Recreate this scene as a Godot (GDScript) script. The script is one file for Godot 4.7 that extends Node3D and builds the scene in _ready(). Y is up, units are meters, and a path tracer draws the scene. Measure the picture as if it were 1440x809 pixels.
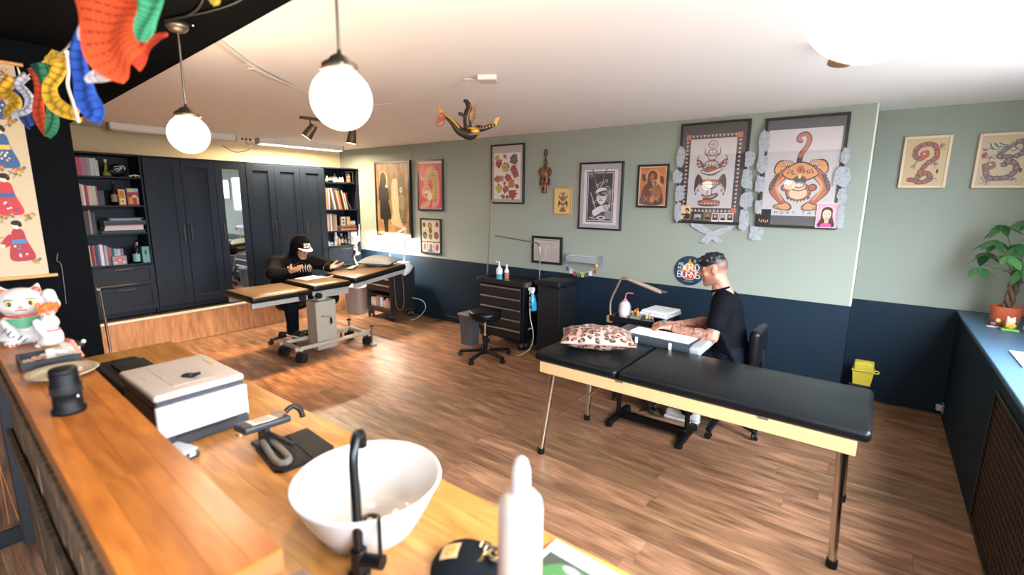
extends Node3D

const TOP := 2.53
const LZ := -4.83
const RZ := -5.26
const BX := -7.34
const FX := -6.62
const DADO := 0.91
const PX := -3.35

var rng := RandomNumberGenerator.new()
var mats := {}
var meshes := {}
var used := {}

# ---------- mesh builder: faces are given counter-clockwise seen from outside ----------
class MB:
	var st := SurfaceTool.new()
	var uv := Vector2.ZERO
	var xf := Transform3D()
	func _init():
		st.begin(Mesh.PRIMITIVE_TRIANGLES)
		flat()
	func flat() -> MB:
		st.set_smooth_group(-1)
		return self
	func soft() -> MB:
		st.set_smooth_group(0)
		return self
	func v(p: Vector3, t := Vector2.ZERO):
		st.set_uv(t)
		st.add_vertex(xf * p)
	func tri(a: Vector3, b: Vector3, c: Vector3, ta := Vector2.ZERO, tb := Vector2.ZERO, tc := Vector2.ZERO):
		v(a, ta); v(c, tc); v(b, tb)
	func quad(a: Vector3, b: Vector3, c: Vector3, d: Vector3, ta := Vector2.ZERO, tb := Vector2.ZERO, tc := Vector2.ZERO, td := Vector2.ZERO):
		tri(a, b, c, ta, tb, tc)
		tri(a, c, d, ta, tc, td)
	# box with chamfered edges
	func box(c: Vector3, s: Vector3, e := 0.0, bs := Basis()) -> MB:
		var h := s * 0.5
		e = minf(e, minf(h.x, minf(h.y, h.z)) * 0.95)
		if e <= 0.0:
			for ax in 3:
				for sg in [-1.0, 1.0]:
					var n := Vector3.ZERO; n[ax] = sg
					var u := Vector3.ZERO; u[(ax + 1) % 3] = 1.0
					var w := n.cross(u)
					var q := []
					for k: Array in [[-1, -1], [1, -1], [1, 1], [-1, 1]]:
						q.append(c + bs * ((n + u * k[0] + w * k[1]) * h))
					quad(q[0], q[1], q[2], q[3])
			return self
		var P := func(sx, sy, sz, ax):
			var p := Vector3(sx, sy, sz) * h
			for i in 3:
				if i != ax:
					p[i] -= signf(p[i]) * e
			return c + bs * p
		for ax in 3:
			for sg in [-1.0, 1.0]:
				var n := Vector3.ZERO; n[ax] = sg
				var u := Vector3.ZERO; u[(ax + 1) % 3] = 1.0
				var w := n.cross(u)
				var q := []
				for k: Array in [[-1, -1], [1, -1], [1, 1], [-1, 1]]:
					var g: Vector3 = n + u * k[0] + w * k[1]
					q.append(P.call(g.x, g.y, g.z, ax))
				quad(q[0], q[1], q[2], q[3])
		for ax in 3:
			var a1 := (ax + 1) % 3
			var a2 := (ax + 2) % 3
			for s1 in [-1.0, 1.0]:
				for s2 in [-1.0, 1.0]:
					var lo := Vector3.ZERO; lo[ax] = -1; lo[a1] = s1; lo[a2] = s2
					var hi := lo; hi[ax] = 1
					var a: Vector3 = P.call(lo.x, lo.y, lo.z, a1)
					var b: Vector3 = P.call(hi.x, hi.y, hi.z, a1)
					var d: Vector3 = P.call(hi.x, hi.y, hi.z, a2)
					var f: Vector3 = P.call(lo.x, lo.y, lo.z, a2)
					if s1 * s2 > 0: quad(a, f, d, b)
					else: quad(a, b, d, f)
		for sx in [-1.0, 1.0]:
			for sy in [-1.0, 1.0]:
				for sz in [-1.0, 1.0]:
					var a: Vector3 = P.call(sx, sy, sz, 0)
					var b: Vector3 = P.call(sx, sy, sz, 1)
					var d: Vector3 = P.call(sx, sy, sz, 2)
					if sx * sy * sz > 0: tri(a, b, d)
					else: tri(a, d, b)
		return self
	# box running from a to b, w wide (sideways) and h high
	func bar(a: Vector3, b: Vector3, w: float, h: float, e := 0.0, up := Vector3.UP) -> MB:
		var z := (b - a).normalized()
		if absf(z.dot(up)) > 0.99: up = Vector3.RIGHT
		var x := up.cross(z).normalized()
		box((a + b) * 0.5, Vector3(w, h, a.distance_to(b)), e, Basis(x, z.cross(x), z))
		return self
	func ring(c: Vector3, z: Vector3, r: float, n: int, up := Vector3.UP, ry := 0.0) -> Array:
		if absf(z.dot(up)) > 0.98: up = Vector3.FORWARD
		var x := up.cross(z).normalized()
		var y := z.cross(x)
		var o := []
		for i in n:
			var t := TAU * i / n
			o.append(c + x * cos(t) * r + y * sin(t) * (ry if ry > 0 else r))
		return o
	func skin(rows: Array, closed := true) -> MB:
		for k in rows.size() - 1:
			var a: Array = rows[k]
			var b: Array = rows[k + 1]
			var n := a.size()
			for i in (n if closed else n - 1):
				var j := (i + 1) % n
				var u0 := float(i) / n; var u1 := float(i + 1) / n
				var v0 := float(k) / (rows.size() - 1); var v1 := float(k + 1) / (rows.size() - 1)
				quad(a[i], a[j], b[j], b[i], Vector2(u0, v0), Vector2(u1, v0), Vector2(u1, v1), Vector2(u0, v1))
		return self
	func cap(r: Array, out := true) -> MB:
		var c := Vector3.ZERO
		for p in r: c += p
		c /= r.size()
		for i in r.size():
			if out: tri(c, r[i], r[(i + 1) % r.size()])
			else: tri(c, r[(i + 1) % r.size()], r[i])
		return self
	# tube along points; rad a number or an array
	func tube(pts: Array, rad, n := 8, caps := true) -> MB:
		var rows := []
		var up := Vector3.UP
		for i in pts.size():
			var d: Vector3 = (pts[mini(i + 1, pts.size() - 1)] - pts[maxi(i - 1, 0)]).normalized()
			if i == 0:
				up = Vector3.UP if absf(d.y) < 0.9 else Vector3.FORWARD
			var x := up.cross(d).normalized()
			var y := d.cross(x)
			up = y
			var r: float = rad[i] if rad is Array else rad
			var ro := []
			for k in n:
				var t := TAU * k / n
				ro.append(pts[i] + (x * cos(t) + y * sin(t)) * r)
			rows.append(ro)
		soft(); skin(rows)
		if caps:
			flat(); cap(rows[0], false); cap(rows[-1], true)
		return self
	func curve(pts: Array, rad, n := 8, steps := 6, caps := true) -> MB:
		var o := smooth_path(pts, steps)
		var r = rad
		if rad is Array:
			r = []
			for i in o.size():
				var t: float = float(i) / (o.size() - 1) * (rad.size() - 1)
				var k: int = mini(int(t), rad.size() - 2)
				r.append(lerpf(rad[k], rad[k + 1], t - k))
		return tube(o, r, n, caps)
	static func smooth_path(pts: Array, steps := 6) -> Array:
		var o := []
		for i in pts.size() - 1:
			var p0: Vector3 = pts[maxi(i - 1, 0)]
			var p3: Vector3 = pts[mini(i + 2, pts.size() - 1)]
			for s in steps:
				o.append(pts[i].cubic_interpolate(pts[i + 1], p0, p3, float(s) / steps))
		o.append(pts[-1])
		return o
	# profile of (radius, height) turned about the axis of xform
	func lathe(prof: Array, n := 24, t := Transform3D(), sx := 1.0, sz := 1.0) -> MB:
		var rows := []
		for p: Vector2 in prof:
			var ro := []
			for i in n:
				var a := -TAU * i / n
				ro.append(t * Vector3(cos(a) * p.x * sx, p.y, sin(a) * p.x * sz))
			rows.append(ro)
		soft(); skin(rows)
		return self
	func cyl(c: Vector3, r: float, h: float, n := 20, e := 0.0, r2 := -1.0) -> MB:
		if r2 < 0: r2 = r
		var prof := [Vector2(0.0001, 0), Vector2(r - e, 0)]
		if e > 0: prof.append(Vector2(r, e)); prof.append(Vector2(r2, h - e))
		else: prof.append(Vector2(r2, h))
		if e > 0: prof.append(Vector2(r2 - e, h))
		prof.append(Vector2(0.0001, h))
		var rows := []
		for p: Vector2 in prof:
			var ro := []
			for i in n:
				var a := -TAU * i / n
				ro.append(c + Vector3(cos(a) * p.x, p.y, sin(a) * p.x))
			rows.append(ro)
		for k in rows.size() - 1:
			if k == 0 or k == rows.size() - 2: flat()
			else: st.set_smooth_group(1 + k)
			skin([rows[k], rows[k + 1]])
		flat()
		return self
	func ell(c: Vector3, r: Vector3, n := 16, m := 10, bs := Basis()) -> MB:
		var rows := []
		for k in m + 1:
			var ph := -PI / 2 + PI * k / m
			var ro := []
			for i in n:
				var a := -TAU * i / n
				ro.append(c + bs * (Vector3(cos(a) * cos(ph), sin(ph), sin(a) * cos(ph)) * r))
			rows.append(ro)
		soft(); skin(rows)
		return self
	# rounded box
	func rbox(c: Vector3, s: Vector3, r: float, k := 3, bs := Basis(), puff := 0.0) -> MB:
		soft()
		var h := s * 0.5
		r = minf(r, minf(h.x, minf(h.y, h.z)))
		for ax in 3:
			for sg in [-1.0, 1.0]:
				var n := Vector3.ZERO; n[ax] = sg
				var u := Vector3.ZERO; u[(ax + 1) % 3] = 1.0
				var w := n.cross(u)
				var ul := _ticks(h[(ax + 1) % 3], r, k)
				var wl := _ticks(h[(ax + 2) % 3], r, k)
				var rows := []
				for a: float in ul:
					var ro := []
					for b: float in wl:
						var p := n * h[ax] + u * a + w * b
						var q := Vector3(clampf(p.x, -h.x + r, h.x - r), clampf(p.y, -h.y + r, h.y - r), clampf(p.z, -h.z + r, h.z - r))
						var o := q + (p - q).normalized() * r
						if puff != 0.0 and ax == 1 and sg > 0:
							o.y += puff * (1 - pow(p.x / h.x, 4)) * (1 - pow(p.z / h.z, 4))
						ro.append(c + bs * o)
					rows.append(ro)
				for i in rows.size() - 1:
					for j in rows[0].size() - 1:
						quad(rows[i][j], rows[i + 1][j], rows[i + 1][j + 1], rows[i][j + 1])
		flat()
		return self
	static func _ticks(h: float, r: float, k: int) -> Array:
		var o := []
		for i in k + 1: o.append(-h + r * (1 - cos(PI / 2 * i / k)) if false else -h + r * i / k)
		for f in ([-0.4, 0.0, 0.4] if h - r > 0.02 else []): o.append((h - r) * f)
		for i in k + 1: o.append(h - r + r * i / k)
		var q := []
		for x in o:
			if q.is_empty() or x - q[-1] > 1e-5: q.append(x)
		return q
	# flat outline (x, y) pushed along z by d, placed by t
	func prism(poly: PackedVector2Array, d: float, t := Transform3D(), uvs := 0.0) -> MB:
		if Geometry2D.is_polygon_clockwise(poly): poly.reverse()
		# is_polygon_clockwise reads y down: make sure the signed area is positive
		var area := 0.0
		for i in poly.size(): area += poly[i].cross(poly[(i + 1) % poly.size()])
		if area < 0: poly.reverse()
		var ix := Geometry2D.triangulate_polygon(poly)
		flat()
		for i in range(0, ix.size(), 3):
			var a := poly[ix[i]]; var b := poly[ix[i + 1]]; var c := poly[ix[i + 2]]
			if (b - a).cross(c - a) < 0:
				var q := b; b = c; c = q
			tri(t * Vector3(a.x, a.y, d), t * Vector3(b.x, b.y, d), t * Vector3(c.x, c.y, d), a * uvs, b * uvs, c * uvs)
			tri(t * Vector3(a.x, a.y, 0), t * Vector3(c.x, c.y, 0), t * Vector3(b.x, b.y, 0), a * uvs, c * uvs, b * uvs)
		for i in poly.size():
			var a := poly[i]; var b := poly[(i + 1) % poly.size()]
			quad(t * Vector3(a.x, a.y, 0), t * Vector3(b.x, b.y, 0), t * Vector3(b.x, b.y, d), t * Vector3(a.x, a.y, d))
		return self
	# sheet from rows of points, given thickness th along its normals
	func sheet(rows: Array, th := 0.0) -> MB:
		soft()
		var R := rows.size(); var C: int = rows[0].size()
		var nn := []
		for i in R:
			var ro := []
			for j in C:
				var du: Vector3 = rows[i][mini(j + 1, C - 1)] - rows[i][maxi(j - 1, 0)]
				var dv: Vector3 = rows[mini(i + 1, R - 1)][j] - rows[maxi(i - 1, 0)][j]
				ro.append(du.cross(dv).normalized() * th * 0.5)
			nn.append(ro)
		var T := func(i, j): return Vector2(float(j) / (C - 1), float(i) / (R - 1))
		for i in R - 1:
			for j in C - 1:
				quad(rows[i][j] + nn[i][j], rows[i][j + 1] + nn[i][j + 1], rows[i + 1][j + 1] + nn[i + 1][j + 1], rows[i + 1][j] + nn[i + 1][j], T.call(i, j), T.call(i, j + 1), T.call(i + 1, j + 1), T.call(i + 1, j))
		if th > 0:
			st.set_smooth_group(2)
			for i in R - 1:
				for j in C - 1:
					quad(rows[i][j] - nn[i][j], rows[i + 1][j] - nn[i + 1][j], rows[i + 1][j + 1] - nn[i + 1][j + 1], rows[i][j + 1] - nn[i][j + 1], T.call(i, j), T.call(i + 1, j), T.call(i + 1, j + 1), T.call(i, j + 1))
			flat()
			for i in R - 1:
				for e in [[0, 1], [C - 1, -1]]:
					var j: int = e[0]
					var a: Vector3 = rows[i][j]; var b: Vector3 = rows[i + 1][j]
					if e[1] > 0: quad(a - nn[i][j], a + nn[i][j], b + nn[i + 1][j], b - nn[i + 1][j])
					else: quad(a + nn[i][j], a - nn[i][j], b - nn[i + 1][j], b + nn[i + 1][j])
			for j in C - 1:
				var a: Vector3 = rows[0][j]; var b: Vector3 = rows[0][j + 1]
				quad(a - nn[0][j], b - nn[0][j + 1], b + nn[0][j + 1], a + nn[0][j])
				a = rows[R - 1][j]; b = rows[R - 1][j + 1]
				quad(a + nn[R - 1][j], b + nn[R - 1][j + 1], b - nn[R - 1][j + 1], a - nn[R - 1][j])
		flat()
		return self
	# upright picture facing +x (half width hw along z, so that u runs to the viewer's right)
	func quad_x(x: float, y0: float, y1: float, hw: float) -> MB:
		quad(Vector3(x, y0, hw), Vector3(x, y0, -hw), Vector3(x, y1, -hw), Vector3(x, y1, hw), Vector2(0, 1), Vector2(1, 1), Vector2(1, 0), Vector2(0, 0))
		return self
	func quad_z(z: float, x0: float, x1: float, y0: float, y1: float) -> MB:
		quad(Vector3(x0, y0, z), Vector3(x1, y0, z), Vector3(x1, y1, z), Vector3(x0, y1, z), Vector2(0, 1), Vector2(1, 1), Vector2(1, 0), Vector2(0, 0))
		return self
	func mesh() -> ArrayMesh:
		st.generate_normals()
		return st.commit()

func mb() -> MB: return MB.new()

# ---------- naming ----------
func obj(called: String, shape, m: Material, parent: Node = self, at := Vector3.ZERO) -> MeshInstance3D:
	var o := MeshInstance3D.new()
	o.name = numbered(called, parent)
	o.mesh = shape.mesh() if shape is MB else shape
	o.material_override = m
	o.position = at
	parent.add_child(o, true)
	return o
func numbered(called: String, parent: Node) -> String:
	var key := str(parent.get_instance_id()) + called
	var n: int = used.get(key, 0)
	used[key] = n + 1
	return called if n == 0 else "%s_%03d" % [called, n]
func tag(o: Node, label: String, category: String, group := "") -> Node:
	o.set_meta("label", label)
	o.set_meta("category", category)
	if group: o.set_meta("group", group)
	return o
func thing(called: String, label: String, category: String, at := Vector3.ZERO, turn := 0.0, group := "") -> Node3D:
	var o := Node3D.new()
	o.name = numbered(called, self)
	add_child(o, true)
	o.position = at
	o.rotation.y = turn
	tag(o, label, category, group)
	return o
func struct(called: String, shape, m: Material, parent: Node = self, at := Vector3.ZERO) -> MeshInstance3D:
	var o := obj(called, shape, m, parent, at)
	if parent == self: o.set_meta("kind", "structure")
	return o
func copy(o: Node3D, at: Vector3, turn: float, label: String) -> Node3D:
	var c: Node3D = o.duplicate()
	c.name = numbered(str(o.name).rstrip("0123456789").trim_suffix("_"), self)
	add_child(c, true)
	c.position = at
	c.rotation.y = turn
	if label: c.set_meta("label", label)
	return c

# ---------- materials ----------
func mat(c: Color, rough := 0.6, metal := 0.0, spec := 0.5) -> StandardMaterial3D:
	var key := "%s %.2f %.2f %.2f" % [c, rough, metal, spec]
	if mats.has(key): return mats[key]
	var m := StandardMaterial3D.new()
	m.albedo_color = c
	m.roughness = rough
	m.metallic = metal
	m.metallic_specular = spec
	mats[key] = m
	return m
func hexm(h: String, rough := 0.6, metal := 0.0, spec := 0.5) -> StandardMaterial3D:
	return mat(Color(h), rough, metal, spec)
func glow(c: Color, e: float) -> StandardMaterial3D:
	var m := StandardMaterial3D.new()
	m.albedo_color = Color(0.9, 0.9, 0.9)
	m.emission_enabled = true
	m.emission = c
	m.emission_energy_multiplier = e
	return m
func clear(c: Color, a: float, rough := 0.05) -> StandardMaterial3D:
	var m := StandardMaterial3D.new()
	m.albedo_color = Color(c, a)
	m.transparency = BaseMaterial3D.TRANSPARENCY_ALPHA
	m.roughness = rough
	return m
func tex(im: Image) -> ImageTexture: return ImageTexture.create_from_image(im)
func printed(im: Image, rough := 0.7, spec := 0.5) -> StandardMaterial3D:
	var m := StandardMaterial3D.new()
	m.albedo_texture = tex(im)
	m.roughness = rough
	m.texture_repeat = false
	m.metallic_specular = spec
	return m
func noise(seed_: int, freq: float, oct := 4) -> FastNoiseLite:
	var n := FastNoiseLite.new()
	n.seed = seed_
	n.frequency = freq
	n.fractal_octaves = oct
	n.noise_type = FastNoiseLite.TYPE_SIMPLEX_SMOOTH
	return n
# wood: w x h pixels, grain along x; colours from dark to light
func wood_image(w: int, h: int, sd: int, dark: Color, light: Color, knots := 0.5, fine := 0.5, turned := false) -> Image:
	var im := Image.create(w, h, false, Image.FORMAT_RGB8)
	var a := noise(sd, 1.0, 3); var b := noise(sd + 1, 1.0, 3); var c := noise(sd + 2, 1.0, 2)
	for y in h:
		for x in w:
			var fx := float(x) / w; var fy := float(y) / h
			var s := fx * fx * (3 - 2 * fx)
			var t := 0.0
			for side in 2:
				var wt := (1 - s) if side == 0 else s
				if wt < 0.002: continue
				var xx := fx - side
				var warp := a.get_noise_2d(xx * 2.5, fy * 5.0) * 0.35
				var g := sin((fy + warp * 0.12) * 70.0 + a.get_noise_2d(xx * 1.5 + 9, fy * 9.0) * 7.0) * 0.5 + 0.5
				var st := b.get_noise_2d(xx * 5.0, fy * 130.0)
				var blot := c.get_noise_2d(xx * 3.0 + 4, fy * 12.0)
				t += wt * (0.52 + blot * 0.5 * knots + (g - 0.5) * 0.28 + st * 0.45 * fine)
			im.set_pixel(x, y, dark.lerp(light, clampf(t, 0.0, 1.0)))
	if turned: im.rotate_90(CLOCKWISE)
	return im
# the same wood in n shades, each shifted so that the pieces do not repeat; one picture for all
func woods(im: Image, n: int, size: float, rough: float, spread: float, tint := Color.WHITE, spec := 0.5) -> Array:
	var t := tex(im)
	var o := []
	for i in n:
		var m := StandardMaterial3D.new()
		m.albedo_texture = t
		m.uv1_triplanar = true
		m.uv1_world_triplanar = true
		m.uv1_scale = Vector3(1.0 / size, 1.0 / size, 1.0 / size)
		m.uv1_offset = Vector3(rng.randf(), rng.randf(), rng.randf())
		m.uv1_triplanar_sharpness = 8.0
		var k := 1.0 + spread * (rng.randf() * 2 - 1)
		m.albedo_color = Color(clampf(tint.r * k, 0, 1), clampf(tint.g * k * (1 + 0.03 * rng.randf()), 0, 1), clampf(tint.b * k * (1 + 0.06 * (rng.randf() - 0.5)), 0, 1))
		m.roughness = rough
		m.metallic_specular = spec
		o.append(m)
	return o
func bumpy(m: StandardMaterial3D, freq: float, scale_cm: float, size := 1.0, sd := 5) -> StandardMaterial3D:
	m = m.duplicate()
	var im := Image.create(256, 256, false, Image.FORMAT_L8)
	var key := "bump%s%s" % [freq, sd]
	if not mats.has(key):
		var n := noise(sd, freq, 3)
		for y in 256:
			for x in 256:
				var u := x / 255.0; var q := y / 255.0
				var t := n.get_noise_2d(x, y) * (1 - u) * (1 - q) + n.get_noise_2d(x - 256, y) * u * (1 - q) + n.get_noise_2d(x, y - 256) * (1 - u) * q + n.get_noise_2d(x - 256, y - 256) * u * q
				im.set_pixel(x, y, Color.from_hsv(0, 0, clampf(0.5 + t * 0.5, 0, 1)))
		mats[key] = tex(im)
	m.heightmap_enabled = true
	m.heightmap_texture = mats[key]
	m.heightmap_scale = scale_cm
	m.uv1_triplanar = true
	m.uv1_world_triplanar = true
	m.uv1_scale = Vector3.ONE / size
	return m

# ---------- flat prints: drawn at double size, then reduced ----------
class Pic:
	var im: Image
	var w: int
	var h: int
	const K := 2
	var ox := 0.0
	var oy := 0.0
	var sc := 1.0
	var an := 0.0
	func _init(W: int, H: int, bg: Color):
		w = W; h = H
		im = Image.create(W * K, H * K, false, Image.FORMAT_RGBA8)
		im.fill(bg)
	# local frame: everything drawn is turned by a, scaled by s and moved to x, y
	func at(x := 0.0, y := 0.0, s := 1.0, a := 0.0) -> Pic:
		ox = x; oy = y; sc = s; an = a
		return self
	func poly(pts: Array, c: Color) -> Pic:
		var q := PackedVector2Array()
		var y0 := 1e9; var y1 := -1e9
		for p in pts:
			var r: Vector2 = (p * sc).rotated(an) + Vector2(ox, oy)
			q.append(r * K)
			y0 = minf(y0, r.y * K); y1 = maxf(y1, r.y * K)
		for y in range(maxi(0, int(y0)), mini(h * K, int(y1) + 1)):
			var xs := []
			var fy := y + 0.5
			for i in q.size():
				var a := q[i]; var b := q[(i + 1) % q.size()]
				if (a.y <= fy) != (b.y <= fy):
					xs.append(a.x + (fy - a.y) / (b.y - a.y) * (b.x - a.x))
			xs.sort()
			for i in range(0, xs.size() - 1, 2):
				var l := int(round(xs[i])); var r := int(round(xs[i + 1]))
				if r > l: im.fill_rect(Rect2i(l, y, r - l, 1), c)
		return self
	func rect(x: float, y: float, W: float, H: float, c: Color) -> Pic:
		return poly([Vector2(x, y), Vector2(x + W, y), Vector2(x + W, y + H), Vector2(x, y + H)], c)
	func ell(x: float, y: float, rx: float, ry: float, c: Color, a := 0.0) -> Pic:
		var p := []
		for i in 20: p.append(Vector2(x, y) + Vector2(cos(TAU * i / 20) * rx, sin(TAU * i / 20) * ry).rotated(a))
		return poly(p, c)
	func line(pts: Array, wd: float, c: Color, taper := 1.0) -> Pic:
		for i in pts.size() - 1:
			var a: Vector2 = pts[i]; var b: Vector2 = pts[i + 1]
			var d := (b - a).normalized().orthogonal() * 0.5
			var w0 := wd * lerpf(1, taper, float(i) / (pts.size() - 1)); var w1 := wd * lerpf(1, taper, float(i + 1) / (pts.size() - 1))
			poly([a + d * w0, b + d * w1, b - d * w1, a - d * w0], c)
			if wd * sc > 1.5 and i > 0: ell(a.x, a.y, w0 * 0.5, w0 * 0.5, c)
		return self
	func arc(pts: Array, n := 6) -> Array:
		var o := []
		for i in pts.size() - 1:
			for s in n: o.append(pts[i].cubic_interpolate(pts[i + 1], pts[maxi(i - 1, 0)], pts[mini(i + 2, pts.size() - 1)], float(s) / n))
		o.append(pts[-1])
		return o
	func curve(pts: Array, wd: float, c: Color, taper := 1.0) -> Pic: return line(arc(pts), wd, c, taper)
	func blob(pts: Array, c: Color) -> Pic:
		var q := pts.duplicate(); q.append(pts[0]); q.append(pts[1]); q.push_front(pts[-1])
		var o := []
		for i in range(1, pts.size() + 1):
			for s in 6: o.append(q[i].cubic_interpolate(q[i + 1], q[i - 1], q[i + 2], s / 6.0))
		return poly(o, c)
	func flower(x: float, y: float, r: float, c: Color, mid: Color, edge: Color, n := 6) -> Pic:
		for k in n:
			var d := Vector2.from_angle(TAU * k / n + 0.3) * r * 0.6
			ell(x + d.x, y + d.y, r * 0.5, r * 0.5, edge)
		for k in n:
			var d := Vector2.from_angle(TAU * k / n + 0.3) * r * 0.58
			ell(x + d.x, y + d.y, r * 0.4, r * 0.4, c)
		ell(x, y, r * 0.5, r * 0.5, edge); ell(x, y, r * 0.42, r * 0.42, c); ell(x, y, r * 0.22, r * 0.22, mid)
		return self
	func leaf(x: float, y: float, l: float, a: float, c: Color, wd := 0.3) -> Pic:
		var d := Vector2.from_angle(a) * l
		var n := d.orthogonal() * wd
		return poly([Vector2(x, y), Vector2(x, y) + d * 0.35 + n * 0.8, Vector2(x, y) + d * 0.7 + n * 0.6, Vector2(x, y) + d, Vector2(x, y) + d * 0.7 - n * 0.6, Vector2(x, y) + d * 0.35 - n * 0.8], c)
	# block letters on a 4 x 6 grid
	const F := {"A": "06 03 20 43 46|04 44", "B": "00 06 36 45 44 33 03|33 42 41 30 00", "C": "41 30 10 01 05 16 36 45", "D": "00 06 26 44 42 20 00", "E": "40 00 06 46|03 33", "F": "40 00 06|03 33", "G": "41 30 10 01 05 16 36 45 43 23", "H": "00 06|40 46|03 43", "I": "20 26", "J": "40 45 36 16 05", "K": "00 06|40 03 46", "L": "00 06 46", "M": "06 00 23 40 46", "N": "06 00 46 40", "O": "10 01 05 16 36 45 41 30 10", "P": "06 00 30 41 42 33 03", "Q": "10 01 05 16 36 45 41 30 10|24 46", "R": "06 00 30 41 42 33 03|23 46", "S": "41 30 10 01 02 13 33 44 45 36 16 05", "T": "00 40|20 26", "U": "00 05 16 36 45 40", "V": "00 26 40", "W": "00 16 22 36 40", "X": "00 46|40 06", "Y": "00 23 40|23 26", "Z": "00 40 06 46", " ": ""}
	func text(s: String, x: float, y: float, hh: float, wd: float, c: Color, step := 1.0, wide := 1.0) -> Pic:
		for ch in s:
			for part in (F.get(ch, "00 40 46 06 00") as String).split("|", false):
				var p := []
				for t in part.split(" ", false): p.append(Vector2(x + float(t[0]) * hh / 6 * wide, y + float(t[1]) * hh / 6))
				line(p, wd, c)
			x += hh * (0.93 if ch != " " else 0.6) * step * wide
		return self
	func lines(x: float, y: float, W: float, n: int, gap: float, c: Color, r: RandomNumberGenerator, wd := 0.8) -> Pic:
		for i in n:
			var xx := x
			while xx < x + W - 3:
				var l := r.randf_range(3, 9)
				rect(xx, y + i * gap, minf(l, x + W - xx), wd, c)
				xx += l + 2
		return self
	func done() -> Image:
		var o: Image = im.duplicate()
		o.resize(w, h, Image.INTERPOLATE_BILINEAR)
		o.convert(Image.FORMAT_RGB8)
		return o
	func done_alpha() -> Image:
		var o: Image = im.duplicate()
		o.resize(w, h, Image.INTERPOLATE_BILINEAR)
		return o

func _ready():
	rng.seed = 7
	# ---- camera, sky, daylight, exposure
	var cam := Camera3D.new()
	cam.name = "camera"
	cam.position = Vector3(0, 1.77, 0)
	cam.rotation_order = EULER_ORDER_YXZ
	cam.rotation = Vector3(deg_to_rad(-10.555), deg_to_rad(37.266), deg_to_rad(0.6035))
	cam.near = 0.05
	cam.far = 60.0
	var ca := CameraAttributesPhysical.new()
	ca.frustum_focal_length = 18.0
	ca.frustum_focus_distance = 4.6
	ca.exposure_aperture = 1.8
	cam.attributes = ca
	cam.fov = rad_to_deg(2.0 * atan(404.5 / 671.955))
	add_child(cam)
	cam.current = true
	var we := WorldEnvironment.new()
	we.name = "world"
	var env := Environment.new()
	env.background_mode = Environment.BG_SKY
	var sky := Sky.new()
	var sm := ProceduralSkyMaterial.new()
	sm.sky_top_color = Color(0.94, 0.97, 1.0)
	sm.sky_horizon_color = Color(0.66, 0.71, 0.77)
	sm.ground_horizon_color = Color(0.66, 0.68, 0.7)
	sm.ground_bottom_color = Color(0.62, 0.62, 0.62)
	sm.sky_energy_multiplier = SKY_E
	sm.ground_energy_multiplier = SKY_E * 0.75
	sky.sky_material = sm
	env.sky = sky
	env.tonemap_mode = Environment.TONE_MAPPER_LINEAR
	env.tonemap_exposure = EXPO
	env.sdfgi_enabled = true
	env.ssao_enabled = true
	env.ssil_enabled = true
	we.environment = env
	add_child(we)
	shell()
	build_all()

const SKY_E := 3.9
const EXPO := 1.45
const PEND_E := 0.46
const DESK_E := 6.0
const STRIP_E := 9.0
const SPOT_E := 9.0
const WARM := Color(1.0, 0.89, 0.75)

func slab(a: Vector3, b: Vector3, e := 0.0) -> MB:
	return mb().box((a + b) * 0.5, (b - a).abs(), e)

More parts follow.
